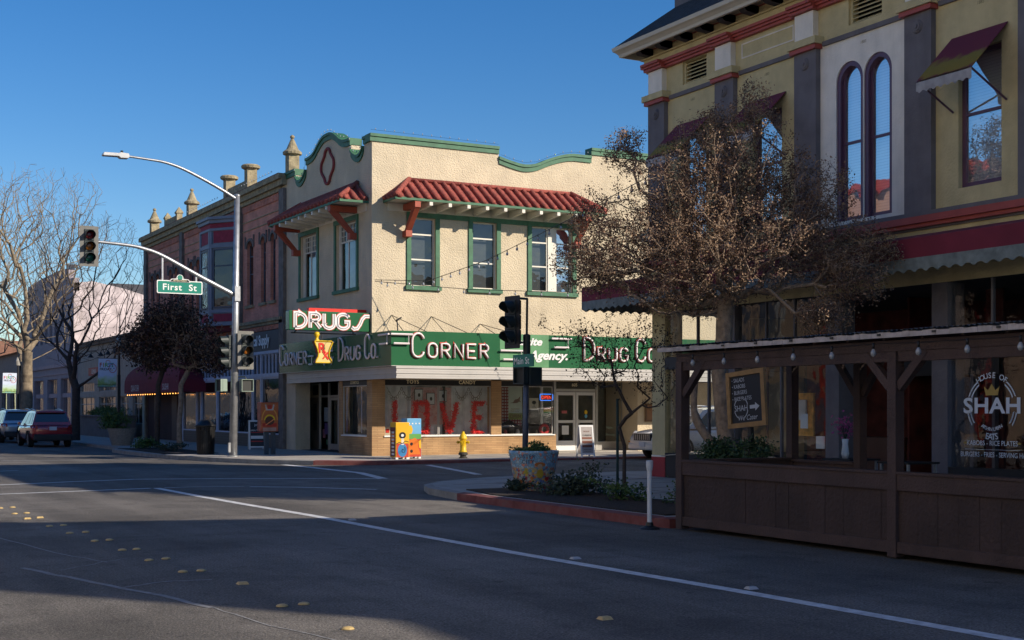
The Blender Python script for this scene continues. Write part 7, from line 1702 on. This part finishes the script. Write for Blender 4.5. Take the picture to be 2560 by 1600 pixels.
    # wheels
    for wy in (-1.35, 1.42):
        for sx_ in (1, -1):
            T = lambda a, bb_, c, sx_=sx_, wy=wy: (sx_ * (.93 - bb_), wy + a, .35 + c)
            m = MB(T); vs = []
            pr = [(.24, 0), (.33, .0), (.35, .03), (.35, .2), (.33, .23), (.2, .23)]
            for r_, d in pr: vs += [(r_ * math.cos(t), d, r_ * math.sin(t)) for t in np.linspace(0, 2 * math.pi, 25)[:-1]]
            m.add(vs, [(j * 24 + i, j * 24 + (i + 1) % 24, (j + 1) * 24 + (i + 1) % 24, (j + 1) * 24 + i) for j in range(len(pr) - 1) for i in range(24)]); wh = m.build('wheel', m_tyre, o, smooth=False)
            m = MB(T); m.disc((0, .025, 0), .24, 24, m=1)
            for k_ in range(7):
                a = 2 * math.pi * k_ / 7; m.beam((.04 * math.cos(a), .008, .04 * math.sin(a)), (.225 * math.cos(a), .008, .225 * math.sin(a)), .05, .02)
            ribbon(m, arc(0, 0, .23, .23, 0, 360, 24), .03, lambda x, z, e: (x, e, z), .002, .01); m.disc((0, .003, 0), .055, 12); m.build('rim', [m_rim, m_plast], wh)
            m = MB(T); ribbon(m, arc(0, .0, .385, .385, -12, 192, 18), .07, lambda x, z, e: (x, e, z), -.035, -.005); m.build('arch_trim', m_plast if body is not m_cwhitecar else m_plast, o)
    # lights, bumpers
    for sx_ in (1, -1):
        m = MB(); m.add([(.90 * sx_, -hl + .33, .86), (.93 * sx_, -hl + .5, .98), (.88 * sx_, -hl + .24, 1.02), (.68 * sx_, -hl + .0, 1.0), (.66 * sx_, -hl - .02, .84), (.86 * sx_, -hl + .12, .82)], [(0, 1, 2, 3, 4, 5)]); m.build('tail_light', M('tail_red', (.35, .02, .012), .15, var=.3, vs=12), o, recalc=False)
        m = MB(); m.add([(.58 * sx_, hl + .0, .72), (.86 * sx_, hl - .17, .74), (.9 * sx_, hl - .5, .9), (.84 * sx_, hl - .3, .93), (.6 * sx_, hl - .03, .86)], [(0, 1, 2, 3, 4)]); m.build('headlight', M('headlight_glass', (.45, .47, .5), .08, .3, var=.2, vs=15), o, recalc=False)
        m = MB(); m.box((.86 * sx_, hl - .2, .55), (.89 * sx_, hl - .05, .585)); m.build('side_marker', M('amber_marker', (.6, .2, .02), .3), o)
    m = MB(); m.box((-.82, -hl - .04, .3), (.82, -hl + .2, .6)); m.build('rear_bumper', m_plast if ladder else m_plast, o, bevel=.05)
    m = MB(); m.box((-.5, hl - .08, .62), (.5, hl + .015, .84)); gr = m.build('grille', m_plast, o, bevel=.02)
    m = MB()
    for k_ in range(9): x = -.45 + k_ * .11; m.box((x, hl + .016, .64), (x + .03, hl + .03, .82))
    m.box((-.52, hl - .02, .84), (.52, hl + .03, .865)); m.build('grille_bars', m_rim, gr)
    m = MB(); m.box((-.84, hl - .35, .3), (.84, hl - .0, .55)); m.build('front_bumper', body, o, bevel=.06)
    for yy_ in (-hl - .045, hl + .02):
        m = MB(); z = .78 if yy_ < 0 else .42
        if yy_ < 0: yy_ = -hl - .02
        m.box((-.16, yy_ - .012, z), (.16, yy_, z + .16)); pl_ = m.build('number_plate', M('plate_white', (.6, .62, .66), .5, var=.02), o)
    return o
m_cwhitecar = M('car_white', (.66, .65, .62), .25, .0, var=.03, coat=.8)
m_carred = M('car_maroon', (.32, .018, .03), .25, .35, var=.03, coat=1); m_carsil = M('car_silver', (.34, .35, .38), .3, .6, var=.03, coat=.8)
suv('parked_suv', 'dark red SUV parked at the kerb, seen from behind', (10.95, 65.6, 0), 0, m_carred, L_=4.75, H=1.7)
suv('parked_suv', 'silver SUV parked ahead of the dark red one at the left', (10.9, 74.2, 0), 0, m_carsil, L_=4.6, H=1.72)
suv('parked_suv', 'white SUV with chrome grille parked beside the drugstore kerb', (27.2, 36.45, .09), R(90), m_cwhitecar, L_=4.75, H=1.72, glass=M('car_glass_bluish', (.05, .08, .09), .05, var=0, spec=.9))
suv('parked_suv', 'pale car just visible ahead of the silver SUV at the left edge', (10.8, 81.5, 0), 0, m_carsil, L_=4.4, H=1.5)
suv('parked_suv', 'grey SUV parked across the road, outside the picture', (-4.0, 31.5, 0), R(180), m_carsil, L_=4.6, H=1.72)
# ================================================================ trees: targets in an envelope joined to the nearest branch
def tree(name, lab, cat, base, trunk, samp, N, seed, bark, leaf=None, r0=.15, tipr=.004, nleaf=6, lsize=.04, lspread=.12, group=None, step=.35, wob=.12, grav=0, ex=2.2, extra=None, dpen=.18):
    rnd = np.random.RandomState(seed); random.seed(seed)
    P = [np.array(p, float) for p in trunk]; par = [-1] + list(range(len(trunk) - 1))
    T_ = [samp(rnd) for _ in range(N)]
    c0 = P[-1]; T_.sort(key=lambda p: np.linalg.norm(p - c0))
    tips = []; arr = np.array(P); cap = 200000; A = np.zeros((cap, 3)); n = len(P); A[:n] = arr
    depth = [0] * n; plen = [0.0] * n
    fk = max(0, len(trunk) - 3)
    D = np.zeros(cap)
    for i in range(1, n): D[i] = D[i - 1] + np.linalg.norm(P[i] - P[i - 1])
    for t in T_:
        d = np.linalg.norm(A[fk:n] - t, axis=1); j = fk + int(np.argmin(d + dpen * D[fk:n])); dist = np.linalg.norm(A[j] - t)
        k = max(1, int(dist / step)); a = A[j].copy(); dirv = (t - a)
        bend = rnd.normal(0, wob, 3) * dist; bend[2] += -grav * dist
        prev = j
        for s_ in range(1, k + 1):
            u = s_ / k; p = a + dirv * u + bend * math.sin(math.pi * u) * .5 + rnd.normal(0, .015, 3) * (s_ < k)
            A[n] = p; D[n] = D[prev] + np.linalg.norm(p - A[prev]); par.append(prev); prev = n; n += 1
        tips.append(prev)
    par = np.array(par); Rd = np.zeros(n)
    w_ = np.zeros(n); w_[tips] += 1
    kids = np.bincount(par[1:], minlength=n)
    for i in range(n - 1, 0, -1):
        if w_[i] == 0: w_[i] = 1
        w_[par[i]] += w_[i]
    Rd = np.maximum(tipr, r0 * (w_ / w_[1]) ** (1 / ex)); Rd[0] = Rd[1] * 1.25
    V = []; Fc = []
    for i in range(1, n):
        a = A[par[i]]; b = A[i]; d = b - a; L_ = np.linalg.norm(d)
        if L_ < 1e-5: continue
        d /= L_; u = np.cross(d, [0, 0, 1.0]) if abs(d[2]) < .95 else np.cross(d, [1.0, 0, 0]); u /= np.linalg.norm(u); v = np.cross(d, u)
        ra = min(Rd[par[i]], Rd[i] * 1.35) if par[i] > 0 else Rd[0]; rb_ = Rd[i]; k = 8 if ra > .05 else 5 if ra > .015 else 3
        b0 = len(V)
        for c_, r_ in ((a - d * ra * .3, ra), (b, rb_)):
            for q in range(k): an = 2 * math.pi * q / k; V.append(tuple(c_ + (u * math.cos(an) + v * math.sin(an)) * r_))
        Fc += [(b0 + q, b0 + (q + 1) % k, b0 + k + (q + 1) % k, b0 + k + q) for q in range(k)]
    o = thing(name, lab, cat, base, group=group)
    m = MB(); m.v = V; m.f = Fc; m.m = [0] * len(Fc); m.build('trunk', bark, o, smooth=True, recalc=False)
    if leaf is not None:
        m = MB(); V = []; Fc = []; Mi = []
        src = tips if extra is None else tips + list(rnd.choice(range(len(trunk), n), extra))
        for ti in src:
            mi = int(rnd.randint(0, len(leaf)))
            kk = rnd.poisson(nleaf)
            for _ in range(kk):
                back = par[ti] if rnd.rand() < .5 else ti
                p = A[back] + (A[ti] - A[back]) * rnd.rand() + rnd.normal(0, lspread, 3)
                d = rnd.normal(0, 1, 3); d /= np.linalg.norm(d); e = np.cross(d, rnd.normal(0, 1, 3)); e /= np.linalg.norm(e)
                s_ = lsize * rnd.uniform(.5, 1.4); b0 = len(V)
                V += [tuple(p - d * s_ * .5), tuple(p + e * s_ * .3), tuple(p + d * s_ * .5), tuple(p - e * s_ * .3)]; Fc.append((b0, b0 + 1, b0 + 2, b0 + 3)); Mi.append(mi)
        m.v = V; m.f = Fc; m.m = Mi; m.build('crown', leaf, o, recalc=False)
    return o
def blobs(bl):     # sample from several ellipsoids (centre, radii, weight), denser near the shells
    W_ = np.array([b[2] for b in bl]); W_ = W_ / W_.sum()
    def f(rnd):
        b = bl[rnd.choice(len(bl), p=W_)]; v = rnd.normal(0, 1, 3); v /= np.linalg.norm(v); r_ = rnd.rand() ** (1 / 2.2)
        return np.array(b[0]) + v * r_ * np.array(b[1])
    return f
m_bark = M('bark_grey_brown', (.30, .22, .155), .95, var=.35, vs=9, bump=.6, bs=25); m_barkd = M('bark_dark', (.06, .045, .038), .95, var=.3, vs=9, bump=.4, bs=25); m_barkp = M('bark_pale', (.24, .19, .13), .95, var=.35, vs=4, bump=.5, bs=15)
m_lb = [M('seed_brown', (.22, .135, .085), .9, var=.35, vs=5), M('seed_tan', (.32, .21, .13), .9, var=.3, vs=5), M('seed_dark', (.11, .06, .045), .9, var=.3, vs=5)]
m_ld = [M('seed_black_brown', (.04, .028, .022), .9, var=.3), M('leaf_dull_red', (.07, .03, .022), .9, var=.3)]
# right-hand crape myrtle
bx, by = 14.9, 19.1
def C3(px_, py_, dep):   # position at a given distance along the view axis, used to place crown clumps in space
    u = (px_ - 1280) / 3353; v = (1022 - py_) / 3353; s_, c_ = math.sin(YAW), math.cos(YAW)
    return ((s_ + c_ * u) * dep, (c_ - s_ * u) * dep, 1.75 + v * dep)
k_ = 23.9 / 3353
bl = [(C3(1830, 420, 24), (1.25, 1.3, 1.2), 2.2), (C3(1700, 520, 24), (1.3, 1.4, 1.1), 2.2), (C3(1980, 500, 24), (1.0, 1.3, .9), 1.5), (C3(1600, 640, 24), (1.2, 1.4, .8), 1.6), (C3(1850, 620, 23.6), (1.6, 1.6, .9), 2.6), (C3(2080, 620, 24), (1.0, 1.2, .65), 1.3), (C3(1480, 660, 24), (.7, .9, .55), .8), (C3(1560, 380, 24.2), (.4, .5, .45), .25), (C3(1480, 540, 24.2), (.45, .5, .5), .3), (C3(1885, 270, 24), (.3, .4, .5), .25), (C3(1790, 320, 24), (.35, .5, .5), .3), (C3(2130, 690, 23.2), (.7, .7, .5), .6), (C3(2060, 790, 23.0), (.5, .5, .4), .45), (C3(2210, 620, 23.4), (.35, .5, .3), .2), (C3(1700, 740, 23.8), (1.2, 1.0, .4), .7)]
tree('crape_myrtle', 'large brown seed-covered tree in front of the olive building', 'tree', (bx, by, SWZ), [(bx, by, .15), (bx - .05, by, .9), (bx - .12, by + .05, 1.7), (bx - .16, by + .1, 2.4), (bx - .1, by + .05, 3.0), (bx - .12, by, 3.6)], blobs(bl), 4800, 21, m_bark, m_lb, r0=.15, tipr=.0055, nleaf=24, lsize=.038, lspread=.062, wob=.07, extra=300, dpen=.3)
# second bare stem hugging the trunk
mb = MB(); mb.tube(curve([(bx - .05, by + .1, .9), (bx - .3, by + .35, 1.3), (bx - .42, by + .5, 1.7), (bx - .4, by + .5, 2.3)], 5), [.08] * 10 + [.06] * 6, 8); mb.build('side_stem', m_bark, bpy.data.objects['crape_myrtle'], smooth=True)
# thin young tree on the island
sx0, sy0 = 13.9, 21.0
bl = [(C3(1480, 880, 24.5), (.55, .6, .55), 1.2), (C3(1570, 830, 24.5), (.6, .6, .5), 1.2), (C3(1640, 960, 24.5), (.4, .5, .5), .6), (C3(1440, 830, 24.5), (.4, .4, .35), .5), (C3(1540, 930, 24.5), (.6, .6, .4), .8), (C3(1660, 860, 24.5), (.35, .4, .35), .5), (C3(1355, 800, 24.5), (.12, .15, .12), .1)]
tree('young_tree', 'thin young bare tree with dark seed pods in the kerb bed', 'tree', (sx0, sy0, SWZ), [(sx0, sy0, .15), (sx0 + .0, sy0, .6), (sx0 + .02, sy0 + .02, 1.05), (sx0 - .05, sy0 + .1, 1.4)], blobs(bl), 420, 5, m_barkd, [m_ld[0]], r0=.036, tipr=.0028, nleaf=5.5, lsize=.045, lspread=.06, wob=.15, step=.2)
# two dark leafy trees before the brick block
for i, (x, y, lab, bl) in enumerate([(13.5, 54.6, 'dark leafy small tree with twin stems, left of the pair by the bin', [((13.3, 54.6, 4.4), (1.05, 1.3, 1.2), 2), ((13.6, 54.2, 5.2), (.9, 1.1, .9), 1), ((12.6, 55.3, 4.3), (.7, .8, .6), .35)]), (14.0, 53.0, 'dark leafy small tree nearest the signal pole', [((14.4, 53, 4.5), (1.25, 1.4, 1.2), 2), ((14.0, 53.5, 5.4), (1.0, 1.1, .95), 1.2), ((15.2, 52.4, 3.7), (.9, 1, .6), .6), ((15.5, 51.8, 4.1), (.7, .7, .5), .3)])]):
    tree('dark_tree', lab, 'tree', (x, y, SWZ), [(x, y, .15), (x, y + .05, 1.2), (x + .05, y, 2.0), (x + .05, y, 2.7)], blobs(bl), 620, 31 + i, m_barkd if i == 0 else m_bark, m_ld + [m_lb[0]], r0=.10, tipr=.01, nleaf=13, lsize=.11, lspread=.15, group='small dark trees before the brick block', step=.4)
# tall bare trees up the street
def vase(c, r_, z0, z1, n=1):
    def f(rnd):
        t = rnd.rand() ** .6; z = z0 + (z1 - z0) * t; rr_ = r_ * (.25 + .75 * math.sin(math.pi * min(1, t * .62 + .12))) * rnd.rand() ** .45; a = rnd.rand() * 2 * math.pi
        return np.array([c[0] + rr_ * math.cos(a), c[1] + rr_ * math.sin(a), z])
    return f
tree('bare_tree', 'tall bare pale-trunked tree behind the parked cars at left', 'tree', (13.3, 86, SWZ), [(13.3, 86, .15), (13.3, 86, 1.2), (13.35, 86, 2.4), (13.35, 86, 3.4)], vase((12.8, 86), 5.8, 5.2, 16.2), 2200, 3, m_barkp, None, r0=.36, tipr=.008, wob=.05, dpen=.45, step=.6, group='bare street trees', ex=1.75)
tree('bare_tree', 'dark slender bare tree right of the pale-trunked one', 'tree', (13.3, 70.5, SWZ), [(13.3, 70.5, .15), (13.32, 70.5, 1.4), (13.34, 70.5, 2.8)], vase((13.6, 70.5), 3.4, 4.0, 11.6), 1500, 8, m_barkd, None, r0=.2, tipr=.007, wob=.05, dpen=.45, step=.5, group='bare street trees', ex=1.75)
tree('bare_tree', 'far bare tree filling the sky at the left picture edge', 'tree', (13.3, 108, SWZ), [(13.3, 108, .15), (13.3, 108, 2.4), (13.35, 108, 4)], vase((13, 108), 7, 6, 19), 1000, 13, m_barkp, None, r0=.34, tipr=.01, wob=.05, dpen=.45, step=.8, group='bare street trees', ex=1.75)
tree('bare_tree', 'most distant bare tree, at the far end of the row on the left', 'tree', (13.3, 130, SWZ), [(13.3, 130, .15), (13.3, 130, 2.4), (13.35, 130, 4)], vase((13, 130), 7, 6, 18), 700, 14, m_barkp, None, r0=.34, tipr=.012, wob=.05, dpen=.45, step=.9, group='bare street trees', ex=1.75)
